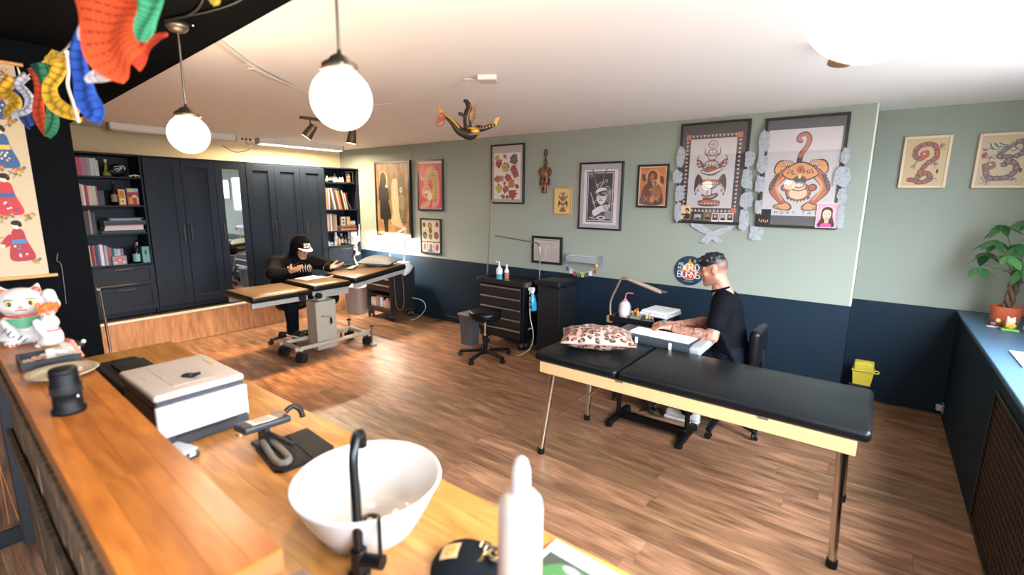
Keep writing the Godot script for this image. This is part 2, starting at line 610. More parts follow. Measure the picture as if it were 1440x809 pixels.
func shell():
	var green := bumpy(hexm("8e958a", 0.85), 0.09, 0.06, 0.45)
	var navy := bumpy(hexm("142533", 0.6, 0.0, 0.3), 0.09, 0.05, 0.45)
	var white := bumpy(hexm("f3efec", 0.9), 0.05, 0.08, 0.8, 9)
	var cream := bumpy(hexm("ddc9a2", 0.85), 0.09, 0.05, 0.45)
	var black := bumpy(hexm("0a0c0f", 0.85, 0.0, 0.12), 0.09, 0.05, 0.4)
	# floor: dark joint bed below single planks
	var fl := struct("floor", slab(Vector3(BX - 0.1, -0.2, -5.4), Vector3(1.3, -0.004, 2.3)), hexm("3a2a20", 0.8))
	var im := wood_image(768, 512, 11, Color("60412f"), Color("bb8d6e"), 0.85, 1.0)
	var fm := woods(im, 9, 1.5, 0.36, 0.13)
	var pm := {}
	var z := -5.26
	var row := 0
	while z < 0.4:
		var pw := 0.19
		var x := -6.62 - rng.randf() * 1.2
		while x < 0.606:
			var x0 := maxf(x, -6.62)
			var x1 := minf(x + 1.28, 0.606)
			x += 1.28
			if x1 - x0 < 0.03 or (z < LZ - 0.19 and x1 < -0.11): continue
			if z < LZ - 0.19: x0 = maxf(x0, -0.11)
			var key := "%.3f" % (x1 - x0)
			if not pm.has(key): pm[key] = mb().box(Vector3.ZERO, Vector3(x1 - x0 - 0.0012, 0.008, pw - 0.0012), 0.0008).mesh()
			obj("plank", pm[key], fm[rng.randi() % 9], fl, Vector3((x0 + x1) / 2, -0.004, z + pw / 2))
		z += pw
		row += 1
	obj("rear_flooring", slab(Vector3(-6.62, -0.008, z), Vector3(0.606, 0.0, 2.2)), fm[0], fl)
	# ceiling and the black soffit over the bar
	struct("ceiling", slab(Vector3(BX - 0.1, TOP, -5.4), Vector3(1.16, TOP + 0.12, 2.3)), white)
	var sof := PackedVector2Array([Vector2(BX, -1.35), Vector2(1.2, -0.86), Vector2(1.2, 2.2), Vector2(BX, 2.2)])
	struct("trim_1", mb().prism(sof, 0.05, Transform3D(Basis(Vector3.RIGHT, Vector3.BACK, Vector3.DOWN), Vector3(0, TOP, 0))), black)
	# walls
	var wl := struct("wall_long", slab(Vector3(BX, DADO, LZ - 0.43), Vector3(-0.11, TOP, LZ)), green)
	obj("dado", slab(Vector3(BX, 0, LZ - 0.43), Vector3(-0.11, DADO, LZ)), navy, wl)
	obj("corner_bead", slab(Vector3(-0.122, DADO, LZ - 0.012), Vector3(-0.107, TOP, LZ + 0.003), 0.002), hexm("c9cdc0", 0.6), wl)
	obj("panel_seam", slab(Vector3(-5.56, DADO, LZ - 0.01), Vector3(-5.545, TOP, LZ + 0.004), 0.002), green, wl)
	var wr := struct("wall_recess", slab(Vector3(-0.2, DADO, RZ - 0.14), Vector3(1.3, TOP, RZ)), green)
	obj("dado", slab(Vector3(-0.2, 0, RZ - 0.14), Vector3(1.3, DADO, RZ)), navy, wr)
	struct("wall_back", slab(Vector3(BX - 0.14, 0, -5.4), Vector3(BX, TOP, 2.3)), cream)
	struct("wall_front", slab(Vector3(BX, 0, 2.2), Vector3(1.3, TOP, 2.34)), hexm("d8d2c8", 0.9))
	struct("baseboard_long", slab(Vector3(FX, 0, LZ), Vector3(-0.11, 0.085, LZ + 0.016), 0.004), navy)
	struct("baseboard_recess", slab(Vector3(-0.11, 0, RZ), Vector3(0.606, 0.085, RZ + 0.016), 0.004), navy)
	# low wall under the windows, its sill, and the window wall beyond
	var ww := struct("wall_window", slab(Vector3(0.606, 0, RZ), Vector3(1.16, 0.875, 2.2)), navy)
	obj("sill", slab(Vector3(0.59, 0.875, RZ), Vector3(1.12, 0.906, 2.2), 0.004), hexm("45627a", 0.45), ww)
	obj("lintel", slab(Vector3(1.1, 2.48, RZ), Vector3(1.16, TOP, 2.2)), green, ww)
	obj("corner_jamb", slab(Vector3(1.1, 0.906, RZ), Vector3(1.16, 2.48, RZ + 1.35)), green, ww)
	for k in 4:
		var z0 := RZ + 1.35 + k * 1.45
		var w := struct("window_%d" % (k + 1), slab(Vector3(1.1, 0.906, z0), Vector3(1.15, 2.48, z0 + 0.06), 0.005), hexm("e8e8e6", 0.5))
		var f := mb().box(Vector3(1.125, 0.936, z0 + 0.755), Vector3(0.05, 0.06, 1.39), 0.005).box(Vector3(1.125, 2.46, z0 + 0.755), Vector3(0.05, 0.04, 1.39), 0.005)
		obj("window_frame", f, hexm("e8e8e6", 0.5), w)
	# black partition wall behind the bar
	struct("wall_left", slab(Vector3(PX - 0.1, 0, -0.655), Vector3(PX, TOP - 0.05, 2.2)), black)
	# raised floor under the cabinets
	var im2 := wood_image(512, 384, 31, Color("8f6040"), Color("cf9e6e"), 0.8, 0.5, true)
	var rm := woods(im2, 5, 1.1, 0.45, 0.1)
	var pf := struct("platform", slab(Vector3(BX, 0, LZ), Vector3(FX - 0.012, 0.352, 2.2)), hexm("2a2624", 0.7))
	z = LZ
	while z < 0.2:
		obj("riser_board", slab(Vector3(FX - 0.012, 0.001, z + 0.0008), Vector3(FX, 0.345, z + 0.3992), 0.0008), rm[rng.randi() % 5], pf)
		z += 0.4
	obj("edge_trim", slab(Vector3(FX - 0.05, 0.345, LZ), Vector3(FX + 0.004, 0.366, 0.5), 0.003), hexm("d9d5cf", 0.35, 0.2), pf)
	obj("edge_track", slab(Vector3(FX - 0.1, 0.352, LZ), Vector3(FX - 0.06, 0.36, 0.5), 0.002), hexm("8a7d66", 0.4, 0.5), pf)
	struct("baseboard_back", slab(Vector3(BX, 0.352, LZ), Vector3(BX + 0.015, 0.43, 2.2), 0.003), cream)

func pendant(at: Vector3, label: String, canopy_y: float):
	var t := thing("pendant_lamp", label, "pendant lamp", at, 0.0, "white globe pendant lamps over the bar")
	var brass := hexm("8d8272", 0.35, 0.9)
	var R := 0.08
	var g := []
	for k in 17:
		var ph := -PI / 2 + PI * k / 16 * 0.9
		g.append(Vector2(maxf(cos(ph), 0.001) * R, sin(ph) * R))
	obj("globe", mb().lathe(g, 32), glow(Color(1.0, 0.9, 0.78), 6.0), t)
	obj("fitter", mb().lathe([Vector2(0.02, 0.071), Vector2(0.045, 0.07), Vector2(0.047, 0.074), Vector2(0.047, 0.088), Vector2(0.041, 0.093), Vector2(0.03, 0.099), Vector2(0.024, 0.107), Vector2(0.014, 0.113), Vector2(0.006, 0.117), Vector2(0.006, 0.126), Vector2(0.001, 0.126)], 28), brass, t)
	for k in 3:
		var a := TAU * k / 3 + 0.5
		obj("thumb_screw", mb().tube([Vector3(cos(a) * 0.044, 0.08, sin(a) * 0.044), Vector3(cos(a) * 0.057, 0.08, sin(a) * 0.057)], [0.003, 0.004], 8), brass, t)
	var top := canopy_y - at.y
	obj("rod", mb().tube([Vector3(0, 0.122, 0), Vector3(0, top - 0.035, 0)], 0.0045, 10), brass, t)
	obj("canopy", mb().lathe([Vector2(0.001, top - 0.04), Vector2(0.01, top - 0.039), Vector2(0.03, top - 0.034), Vector2(0.042, top - 0.02), Vector2(0.045, top), Vector2(0.001, top)], 28), brass, t)
	var l := OmniLight3D.new()
	l.name = "pendant_light"
	l.light_color = WARM
	l.light_energy = PEND_E
	l.light_size = 0.07
	l.omni_range = 15.0
	l.omni_attenuation = 2.0
	l.shadow_enabled = true
	t.add_child(l)

func build_all():
	var sy := TOP - 0.05
	pendant(Vector3(-2.44, 2.03, -0.868), "globe pendant lamp with its domed canopy on the black soffit, nearest the prayer flags", sy)
	pendant(Vector3(-1.203, 2.03, -0.807), "globe pendant lamp in front of the white ceiling, right of the cabinets' strip light", sy)
	pendant(Vector3(-0.036, 2.026, -0.785), "globe pendant lamp cut by the top edge, above the monkey poster", sy)
	cabinets()
	wall_art()
	furniture()
	people()
	bar_counter()
	overhead()

const CX := -6.84
const WORD := ["", "first", "second", "third", "fourth", "fifth", "sixth", "seventh", "eighth", "ninth", "tenth", "eleventh", "twelfth", "thirteenth", "fourteenth", "fifteenth", "sixteenth", "seventeenth"]

func cab_mat() -> Material:
	if not mats.has("cab"):
		var m := bumpy(hexm("18222f", 0.5, 0.0, 0.35), 0.12, 0.03, 0.3)
		mats["cab"] = m
	return mats["cab"]

# a flat front with raised frame; lies in the plane x = 0 facing +x, z to its right edge is negative
func front(t: Node3D, called: String, z0: float, z1: float, y0: float, y1: float, st: float, mirror := false) -> MeshInstance3D:
	var m := mb()
	var zc := (z0 + z1) / 2; var w := absf(z1 - z0) - 0.004; var hh := y1 - y0 - 0.004; var yc := (y0 + y1) / 2
	m.box(Vector3(0.009, yc, zc - w / 2 + st / 2), Vector3(0.02, hh, st), 0.0015)
	m.box(Vector3(0.009, yc, zc + w / 2 - st / 2), Vector3(0.02, hh, st), 0.0015)
	m.box(Vector3(0.009, yc + hh / 2 - st / 2, zc), Vector3(0.02, st, w - 2 * st), 0.0015)
	m.box(Vector3(0.009, yc - hh / 2 + st / 2, zc), Vector3(0.02, st, w - 2 * st), 0.0015)
	var d := obj(called, m, cab_mat(), t)
	if mirror:
		var g := hexm("eef2f2", 0.03, 1.0)
		obj("mirror_glass", mb().box(Vector3(0.012, yc, zc), Vector3(0.008, hh - 2 * st + 0.004, w - 2 * st + 0.004), 0.002), g, d).set_meta("label", "tall narrow mirror in the wardrobe door")
	else:
		obj("panel", mb().box(Vector3(0.004, yc, zc), Vector3(0.008, hh - 2 * st, w - 2 * st)), cab_mat(), d)
	return d

func grip(d: Node3D, a: Vector3, b: Vector3):
	var m := mb().bar(a + Vector3(0.03, 0, 0), b + Vector3(0.03, 0, 0), 0.016, 0.012, 0.003, Vector3.RIGHT)
	for p in [a.lerp(b, 0.1), a.lerp(b, 0.9)]: m.tube([p + Vector3(0.015, 0, 0), p + Vector3(0.032, 0, 0)], 0.006, 8)
	obj("handle", m, hexm("4a433e", 0.4, 0.6), d)

func bookcase(z0: float, label: String, shelves: Array) -> Node3D:
	var t := thing("bookcase", label, "bookcase", Vector3(CX, 0.366, z0))
	var w := 0.605; var d := 0.4
	var m := mb()
	m.box(Vector3(-d / 2, 0.925, -0.01), Vector3(d, 1.85, 0.02), 0.0015)
	m.box(Vector3(-d / 2, 0.925, -w + 0.01), Vector3(d, 1.85, 0.02), 0.0015)
	m.box(Vector3(-d / 2 + 0.008, 1.842, -w / 2), Vector3(d + 0.016, 0.02, w + 0.01), 0.002)
	m.box(Vector3(-d + 0.005, 0.93, -w / 2), Vector3(0.01, 1.82, w - 0.04))
	m.box(Vector3(-d / 2 - 0.02, 0.045, -w / 2), Vector3(d - 0.04, 0.09, w - 0.04))
	obj("carcass", m, cab_mat(), t)
	for y in shelves: obj("shelf", mb().box(Vector3(-d / 2, y - 0.366 - 0.01, -w / 2), Vector3(d - 0.012, 0.02, w - 0.042), 0.0015), cab_mat(), t)
	for k in 2:
		var y1: float = [shelves[-1] - 0.366 - 0.022, 0.352][k]
		var y0: float = [0.354, 0.06][k]
		var dr := front(t, "drawer", 0, -w, y0, y1, 0.05)
		grip(dr, Vector3(0.018, y1 - 0.03, -w / 2 + 0.09), Vector3(0.018, y1 - 0.03, -w / 2 - 0.09))
	return t

func wardrobe(z0: float, label: String, hands: Array, mirrored: int) -> Node3D:
	var t := thing("wardrobe", label, "wardrobe", Vector3(CX, 0.366, z0))
	var w := 1.138; var d := 0.48
	var m := mb()
	m.box(Vector3(-d / 2, 0.925, -0.01), Vector3(d, 1.85, 0.02), 0.0015)
	m.box(Vector3(-d / 2, 0.925, -w + 0.01), Vector3(d, 1.85, 0.02), 0.0015)
	m.box(Vector3(-d / 2, 1.84, -w / 2), Vector3(d, 0.02, w + 0.004), 0.002)
	m.box(Vector3(-d + 0.005, 0.93, -w / 2), Vector3(0.01, 1.82, w - 0.04))
	m.box(Vector3(-d / 2 - 0.015, 0.03, -w / 2), Vector3(d - 0.03, 0.06, w - 0.04))
	obj("carcass", m, cab_mat(), t)
	for k in 3:
		var a := -k * w / 3; var b := -(k + 1) * w / 3
		var dr := front(t, "door", a, b, 0.065, 1.828, 0.085, k == mirrored)
		var zz: float = a - 0.04 if hands[k] == 0 else b + 0.04
		grip(dr, Vector3(0.018, 0.84, zz), Vector3(0.018, 1.05, zz))
	return t

# a book standing with its spine towards +x, its foot at the origin
func book(at: Vector3, w: float, h: float, d: float, c: Color, label: String, group: String, lean := 0.0, flat := false, kind := "book"):
	var t := thing(kind, label, kind, at, 0.0, group)
	var key := "bk%.3f%.3f%.3f" % [w, h, d]
	if not meshes.has(key):
		var b := minf(0.003, w * 0.2)
		var cv := mb().box(Vector3(-d / 2, h / 2, w / 2 - b / 2), Vector3(d, h, b)).box(Vector3(-d / 2, h / 2, -w / 2 + b / 2), Vector3(d, h, b)).box(Vector3(-b / 2, h / 2, 0), Vector3(b, h, w - 2 * b))
		meshes[key] = [cv.mesh(), mb().box(Vector3(-d / 2 - 0.002, h / 2, 0), Vector3(d - 0.008, h - 0.006, w - 2 * b)).mesh()]
	obj("cover", meshes[key][0], mat(c, 0.5), t)
	obj("pages", meshes[key][1], hexm("d9d2c2", 0.9), t)
	if flat: t.rotation = Vector3(PI / 2, 0, 0)
	else: t.rotation.x = lean
	return t

func bottle(at: Vector3, prof: Array, c: Material, label: String, called := "bottle", lab = null, cap_ = null, group := "") -> Node3D:
	var t := thing(called, label, "bottle", at, 0.0, group)
	obj("body", mb().lathe(prof, 18), c, t)
	if lab:
		var r: float = lab[2] + 0.0008
		obj("label", mb().lathe([Vector2(r, lab[0]), Vector2(r, lab[1])], 18), lab[3], t)
	if cap_: obj("cap", mb().cyl(Vector3(0, cap_[0], 0), cap_[2], cap_[1], 14, 0.002), cap_[3], t)
	return t

func row(specs: Array, z: float, y: float, where: String, lean := 0.0, x := CX - 0.02, gap := 0.0015) -> float:
	var n := 0
	for s in specs:
		n += 1
		z -= s[0] / 2 / cos(lean)
		book(Vector3(x, y + (absf(sin(lean)) * s[0] / 2), z), s[0], s[1], s[4] if s.size() > 4 else 0.16, Color(s[2]), "%s, %s from left %s" % [s[3], WORD[n], where], "books " + where, lean)
		z -= s[0] / 2 / cos(lean) + gap
	return z

func cabinets():
	bookcase(-1.303, "black bookcase with four open shelves and two drawers, left of the wardrobes", [1.965, 1.648, 1.335, 0.978])
	bookcase(-4.199, "black bookcase with open shelves and two drawers in the corner by the green wall", [1.99, 1.57, 1.235, 0.997])
	wardrobe(-1.913, "black three-door wardrobe with a tall mirror in its right door", [1, 0, 0], 2)
	wardrobe(-3.056, "black three-door wardrobe without mirror, behind the man in the cap", [1, 0, 0], -1)
	# left bookcase, from the top
	row([[0.05, 0.19, "b04a5a", "red and pink paperback"], [0.045, 0.19, "a9688c", "mauve paperback"], [0.025, 0.192, "8f9a98", "grey paperback"], [0.04, 0.188, "b8c2bd", "pale green-white paperback"], [0.013, 0.19, "d0cdd0", "thin white booklet"], [0.015, 0.17, "c5c2c6", "low thin white booklet"]], -1.33, 1.965, "on the top shelf of the left bookcase")
	bottle(Vector3(CX - 0.06, 1.965, -1.6), [Vector2(0.001, 0), Vector2(0.036, 0.002), Vector2(0.037, 0.03), Vector2(0.02, 0.07), Vector2(0.013, 0.11), Vector2(0.013, 0.15), Vector2(0.001, 0.15)], hexm("8c8f3c", 0.15), "squat yellow-green bottle with a red collar on the top shelf", "bottle", null, [0.15, 0.035, 0.013, hexm("d8cfae", 0.6)])
	var t := thing("carved_mask", "black painted mask with white swirls lying on the top shelf of the left bookcase", "mask", Vector3(CX - 0.09, 1.965, -1.71))
	obj("face", mb().ell(Vector3(0, 0.075, 0), Vector3(0.07, 0.075, 0.085), 18, 12), hexm("16181f", 0.35), t)
	obj("snout", mb().ell(Vector3(0.04, 0.06, 0.06), Vector3(0.04, 0.035, 0.06), 14, 8), hexm("1d1f26", 0.35), t)
	for k in 3: obj("swirl", mb().curve([Vector3(0.066, 0.05 + k * 0.028, 0.05), Vector3(0.074, 0.07 + k * 0.022, 0.01), Vector3(0.064, 0.10 + k * 0.012, -0.03), Vector3(0.055, 0.08 + k * 0.01, -0.055)], 0.0045, 6, 5), hexm("cfd2da", 0.5), t)
	obj("eye", mb().ell(Vector3(0.062, 0.1, -0.035), Vector3(0.012, 0.012, 0.014), 10, 6), hexm("27479c", 0.3), t)
	t = thing("bone_figurine", "white bone-shaped ornament with three knobs on the edge of the top shelf", "ornament", Vector3(CX - 0.02, 1.965, -1.845))
	obj("bone", mb().curve([Vector3(0, 0.012, 0.045), Vector3(0, 0.024, 0), Vector3(0, 0.012, -0.045)], 0.008, 8, 4).ell(Vector3(0, 0.012, 0.047), Vector3(0.012, 0.012, 0.014), 10, 6).ell(Vector3(0, 0.012, -0.047), Vector3(0.012, 0.012, 0.014), 10, 6).ell(Vector3(0.004, 0.015, 0), Vector3(0.01, 0.015, 0.008), 10, 6), hexm("d6d0c8", 0.5), t)
	row([[0.008, 0.26, "7a3f46", "thin tall dark red booklet"], [0.014, 0.23, "b59f93", "beige paperback"], [0.02, 0.22, "d9d5d2", "white paperback"], [0.024, 0.215, "a3232c", "bright red hardback"], [0.036, 0.21, "c9bfae", "thick cream paperback"], [0.03, 0.208, "c4c3b4", "cream hardback"], [0.01, 0.205, "c14a62", "thin pink booklet"], [0.055, 0.16, "27323f", "low thick slate-blue book"]], -1.332, 1.648, "on the second shelf of the left bookcase")
	bottle(Vector3(CX - 0.05, 1.648, -1.635), [Vector2(0.001, 0), Vector2(0.03, 0.001), Vector2(0.031, 0.13), Vector2(0.026, 0.165), Vector2(0.012, 0.19), Vector2(0.011, 0.25), Vector2(0.001, 0.25)], hexm("1a1614", 0.12), "dark brown liquor bottle with a faded label on the second shelf", "bottle", [0.04, 0.12, 0.031, hexm("8d8076", 0.7)], [0.235, 0.035, 0.0125, hexm("101010", 0.4)])
	t = thing("postcard_box", "box with an orange and yellow picture front beside the dark bottle", "box", Vector3(CX - 0.05, 1.648, -1.7))
	obj("card_box", mb().box(Vector3(0, 0.09, 0), Vector3(0.05, 0.18, 0.066), 0.002), hexm("c98a52", 0.6), t)
	var p := Pic.new(64, 160, Color("d99a5a"))
	p.rect(4, 90, 56, 60, Color("e3c46a")).rect(14, 100, 36, 44, Color("dfe6de")).rect(20, 108, 24, 28, Color("6f8f92")).ell(32, 45, 20, 30, Color("c07a4a"))
	obj("picture", mb().quad_x(0.0256, 0.005, 0.175, 0.031), printed(p.done()), t)
	t = thing("picture_tin", "upright picture box in red, yellow and light blue on the second shelf", "box", Vector3(CX - 0.045, 1.648, -1.8))
	obj("tin_body", mb().box(Vector3(0, 0.096, 0), Vector3(0.05, 0.192, 0.112), 0.002), hexm("7d8f98", 0.5), t)
	p = Pic.new(112, 192, Color("a8323c"))
	p.rect(0, 0, 112, 42, Color("6fb3c9")).rect(12, 6, 60, 30, Color("d8c566")).ell(60, 150, 30, 28, Color("c8323a")).rect(10, 100, 40, 80, Color("c9a53f")).ell(70, 90, 24, 18, Color("d8ccc0")).rect(88, 100, 18, 80, Color("b8c8c2"))
	obj("picture", mb().quad_x(0.0256, 0.004, 0.188, 0.053), printed(p.done()), t)
	row([[0.009, 0.26, "b8bd3c", "thin lime booklet"], [0.04, 0.25, "23242a", "black hardback"], [0.016, 0.26, "b38d72", "beige hardback with blue top"], [0.036, 0.235, "212c42", "navy binder"]], -1.33, 1.335, "on the third shelf of the left bookcase")
	var y := 1.335
	var n := 0
	for s in [[0.032, 0.40, "1b1f2a", "thick black book at the bottom of the stack"], [0.027, 0.36, "cfcac6", "white book low in the stack"], [0.024, 0.35, "c6c4c6", "white book above another white one"], [0.010, 0.37, "a8323c", "thin red book"], [0.028, 0.385, "15171d", "black book with pale lettering"], [0.020, 0.395, "2d3c50", "wide slate-blue book"], [0.016, 0.28, "8fa0b2", "pale blue book"], [0.010, 0.32, "6d6f70", "thin grey book on top"]]:
		var b = book(Vector3(CX - 0.02, y + s[0] / 2, -1.475 - 0.20 + s[1] / 2 - 0.005 * n), s[0], s[1], 0.2, Color(s[2]), s[3] + (" of the flat stack on the third shelf" if n in [3, 5, 6, 7] else ", lying on the third shelf"), "flat stack on the third shelf")
		b.rotation = Vector3(-PI / 2, 0, 0)
		y += s[0] + 0.0005
		n += 1
	row([[0.028, 0.235, "c79a3a", "thick yellow paperback"], [0.02, 0.23, "20242c", "black paperback"], [0.014, 0.235, "b5325a", "magenta paperback"], [0.024, 0.232, "1e2636", "midnight-blue paperback"], [0.016, 0.234, "2c62a0", "bright blue paperback"], [0.028, 0.236, "d2d2d6", "white paperback"], [0.008, 0.228, "a34a4a", "thin red booklet"], [0.022, 0.226, "93a6bd", "pale blue-grey paperback"], [0.014, 0.22, "6b6660", "grey paperback"], [0.022, 0.2, "b04a48", "short red paperback"], [0.02, 0.195, "20303e", "short dark blue paperback"], [0.03, 0.185, "6fb0bd", "short turquoise paperback"], [0.026, 0.18, "a9aaa6", "short pale grey paperback"], [0.026, 0.178, "7a5f96", "short purple paperback"]], -1.33, 0.978, "on the bottom shelf of the left bookcase", 0.0, CX - 0.05)
	t = thing("picture_box", "small box with a pink picture front before the books on the bottom shelf", "box", Vector3(CX - 0.025, 0.978, -1.595))
	obj("card_box", mb().box(Vector3(0, 0.05, 0), Vector3(0.04, 0.1, 0.13), 0.002), hexm("7f9093", 0.6), t)
	p = Pic.new(130, 100, Color("8d8f98"))
	p.blob([Vector2(20, 30), Vector2(60, 12), Vector2(110, 25), Vector2(100, 60), Vector2(60, 70), Vector2(25, 60)], Color("c8606a")).ell(25, 75, 12, 8, Color("e0dfdd")).ell(105, 72, 12, 8, Color("e0dfdd")).ell(66, 45, 14, 16, Color("e09a98"))
	obj("picture", mb().quad_x(0.0206, 0.003, 0.097, 0.062), printed(p.done()), t)
	bottle(Vector3(CX - 0.05, 0.978, -1.765), [Vector2(0.001, 0), Vector2(0.035, 0.001), Vector2(0.036, 0.12), Vector2(0.03, 0.14), Vector2(0.013, 0.16), Vector2(0.013, 0.2), Vector2(0.001, 0.2)], hexm("15181c", 0.15), "dark gin bottle with a turquoise label on the bottom shelf", "bottle", [0.02, 0.11, 0.036, hexm("79b0ae", 0.6)], [0.19, 0.03, 0.014, hexm("1b1b1b", 0.4)])
	t = thing("gift_box", "tall turquoise bottle box beside the bottle on the bottom shelf", "box", Vector3(CX - 0.06, 0.978, -1.855))
	obj("card_box", mb().box(Vector3(0, 0.095, 0), Vector3(0.075, 0.19, 0.075), 0.002), hexm("5f9a98", 0.55), t)
	obj("lettering", mb().box(Vector3(0.0385, 0.12, 0.004), Vector3(0.001, 0.05, 0.02)), hexm("22383c", 0.6), t)
	bottle(Vector3(CX - 0.12, 0.978, -1.80), [Vector2(0.001, 0), Vector2(0.025, 0.001), Vector2(0.025, 0.17), Vector2(0.012, 0.2), Vector2(0.011, 0.26), Vector2(0.001, 0.26)], hexm("17130f", 0.12), "tall slim black bottle behind the turquoise boxes on the bottom shelf", "bottle", [0.2, 0.24, 0.0115, hexm("c6a6a0", 0.5)])
	# right bookcase
	t = thing("bone_ornament", "long pale animal skull lying on the top shelf of the corner bookcase", "ornament", Vector3(CX - 0.1, 1.99, -4.37))
	obj("skull", mb().curve([Vector3(0, 0.03, 0.1), Vector3(0, 0.045, 0.05), Vector3(0, 0.055, -0.03), Vector3(0, 0.055, -0.1)], [0.02, 0.028, 0.035, 0.045], 12, 5), hexm("d8d2ca", 0.6), t)
	obj("horn", mb().curve([Vector3(0, 0.085, -0.09), Vector3(0, 0.12, -0.085), Vector3(0, 0.13, -0.1)], [0.012, 0.008, 0.003], 8, 4), hexm("c9c2b6", 0.6), t)
	n = 0
	for s in [[-4.275, 0.1, 0.022, "cfb89c", "tan figurine with pointed hat"], [-4.41, 0.07, 0.026, "e8e2dc", "round white figurine"], [-4.462, 0.055, 0.018, "d2c860", "small yellow figurine"], [-4.505, 0.085, 0.025, "e6e0da", "white figurine with a raised head"], [-4.55, 0.09, 0.024, "ded8d2", "taller white figurine"]]:
		n += 1
		t = thing("figurine", s[4] + ", standing on the top shelf of the corner bookcase", "figurine", Vector3(CX - 0.035, 1.99, s[0]), 0.0, "figurines on the corner bookcase")
		obj("body", mb().lathe([Vector2(0.001, 0), Vector2(s[2], 0.002), Vector2(s[2] * 0.95, s[1] * 0.35), Vector2(s[2] * 0.5, s[1] * 0.62)], 14), hexm(s[3], 0.5), t)
		obj("head", mb().ell(Vector3(0, s[1] * 0.72, 0), Vector3(s[2] * 0.62, s[1] * 0.2, s[2] * 0.62), 12, 8).lathe([Vector2(s[2] * 0.4, s[1] * 0.85), Vector2(0.001, s[1])], 10), hexm(s[3], 0.5), t)
	t = thing("lantern_frame", "open dark wooden lantern frame on the top shelf of the corner bookcase", "frame", Vector3(CX - 0.06, 1.99, -4.665))
	var m := mb()
	for a in [-1, 1]:
		for b in [-1, 1]: m.box(Vector3(a * 0.05, 0.085, b * 0.06), Vector3(0.01, 0.16, 0.01), 0.001)
	obj("posts", m, hexm("3a2e2a", 0.6), t)
	obj("roof", mb().box(Vector3(0, 0.17, 0), Vector3(0.12, 0.012, 0.15), 0.002), hexm("3a2e2a", 0.6), t)
	obj("base", mb().box(Vector3(0, 0.006, 0), Vector3(0.12, 0.012, 0.14), 0.002), hexm("5a4a3e", 0.6), t)
	t = thing("painted_jar", "cream painted jar standing inside the wooden lantern frame", "jar", Vector3(CX - 0.055, 2.002, -4.67))
	obj("jar_body", mb().lathe([Vector2(0.001, 0), Vector2(0.03, 0.001), Vector2(0.034, 0.03), Vector2(0.034, 0.09), Vector2(0.022, 0.11), Vector2(0.001, 0.111)], 18), hexm("cbb388", 0.5), t)
	obj("painted_band", mb().lathe([Vector2(0.0348, 0.035), Vector2(0.0348, 0.08)], 18), hexm("b9663e", 0.5), t)
	obj("lid", mb().cyl(Vector3(0, 0.11, 0), 0.018, 0.02, 14, 0.003), hexm("d9cfb8", 0.5), t)
	row([[0.01, 0.36, "c2a23a", "tall thin yellow book"], [0.02, 0.33, "c98d5c", "light orange book"], [0.018, 0.33, "8d7fa8", "lilac book"], [0.022, 0.33, "c7c2ba", "pale book"]], -4.225, 1.57, "upright on the second shelf of the corner bookcase", 0.0)
	row([[0.03, 0.33, "b5b3b0", "silver-grey book"], [0.03, 0.33, "4a4748", "dark grey book"], [0.012, 0.32, "a8484a", "thin dark red book"], [0.022, 0.3, "c8b49a", "beige book"], [0.024, 0.29, "d2652a", "bright orange book"], [0.04, 0.31, "1d1e1f", "thick black book"], [0.014, 0.3, "dcdad6", "slim white book"], [0.012, 0.27, "b3524c", "thin brick-red book"], [0.014, 0.25, "cfcac6", "slim pale book"]], -4.375, 1.571, "leaning on the second shelf of the corner bookcase", 0.2, CX - 0.02, 0.005)
	t = book(Vector3(CX - 0.04, 1.576, -4.69), 0.018, 0.2, 0.18, Color("555052"), "grey book leaning the furthest, before the orange album", "books", 0.5)
	t = book(Vector3(CX - 0.26, 1.57, -4.705), 0.14, 0.27, 0.02, Color("cf4a26"), "large red-orange album at the right end of the second shelf", "books")
	t = thing("picture_card", "small blue and white framed card behind the leaning books", "picture", Vector3(CX - 0.3, 1.572, -4.56))
	obj("card", mb().box(Vector3(0, 0.17, 0), Vector3(0.015, 0.34, 0.14), 0.002), hexm("8795a3", 0.5), t)
	obj("card_face", mb().box(Vector3(0.008, 0.24, 0), Vector3(0.002, 0.16, 0.11)), hexm("b5c1cc", 0.5), t)
	row([[0.014, 0.27, "c9a24a", "yellow book"], [0.018, 0.265, "bfb6aa", "cream book"], [0.014, 0.265, "7f8fa6", "blue-grey book"], [0.012, 0.26, "b4503f", "brick-red book"], [0.026, 0.27, "c4c2c0", "silver-white book"], [0.016, 0.26, "5a4a46", "dark brown book"], [0.024, 0.262, "8a6a4e", "brown book"], [0.02, 0.25, "6d7f66", "olive book"], [0.02, 0.255, "a3796a", "dusty pink book"]], -4.225, 1.235, "on the third shelf of the corner bookcase")
	y = 1.235
	n = 0
	for s in [[0.028, 0.27, "c4622c", "orange book at the bottom of the flat pile"], [0.025, 0.265, "27324a", "navy book in the middle of the flat pile"], [0.022, 0.25, "7a5a48", "brown book on top of the flat pile"]]:
		var b = book(Vector3(CX - 0.02, y + s[0] / 2, -4.49 - 0.135 + s[1] / 2), s[0], s[1], 0.2, Color(s[2]), s[3] + " in the corner bookcase", "flat pile in the corner bookcase")
		b.rotation = Vector3(-PI / 2, 0, 0)
		y += s[0] + 0.0005
	t = thing("socket_block", "white box with two dark square windows on the flat pile of books", "box", Vector3(CX - 0.07, y, -4.535))
	obj("case", mb().box(Vector3(0, 0.07, 0), Vector3(0.05, 0.14, 0.075), 0.004), hexm("d6d0c6", 0.5), t)
	for k in 2: obj("window", mb().box(Vector3(0.025, 0.045 + k * 0.05, 0), Vector3(0.004, 0.026, 0.034), 0.001), hexm("2a2826", 0.4), t)
	t = thing("paperback_block", "light wooden block standing next to the white box", "block", Vector3(CX - 0.09, y, -4.63))
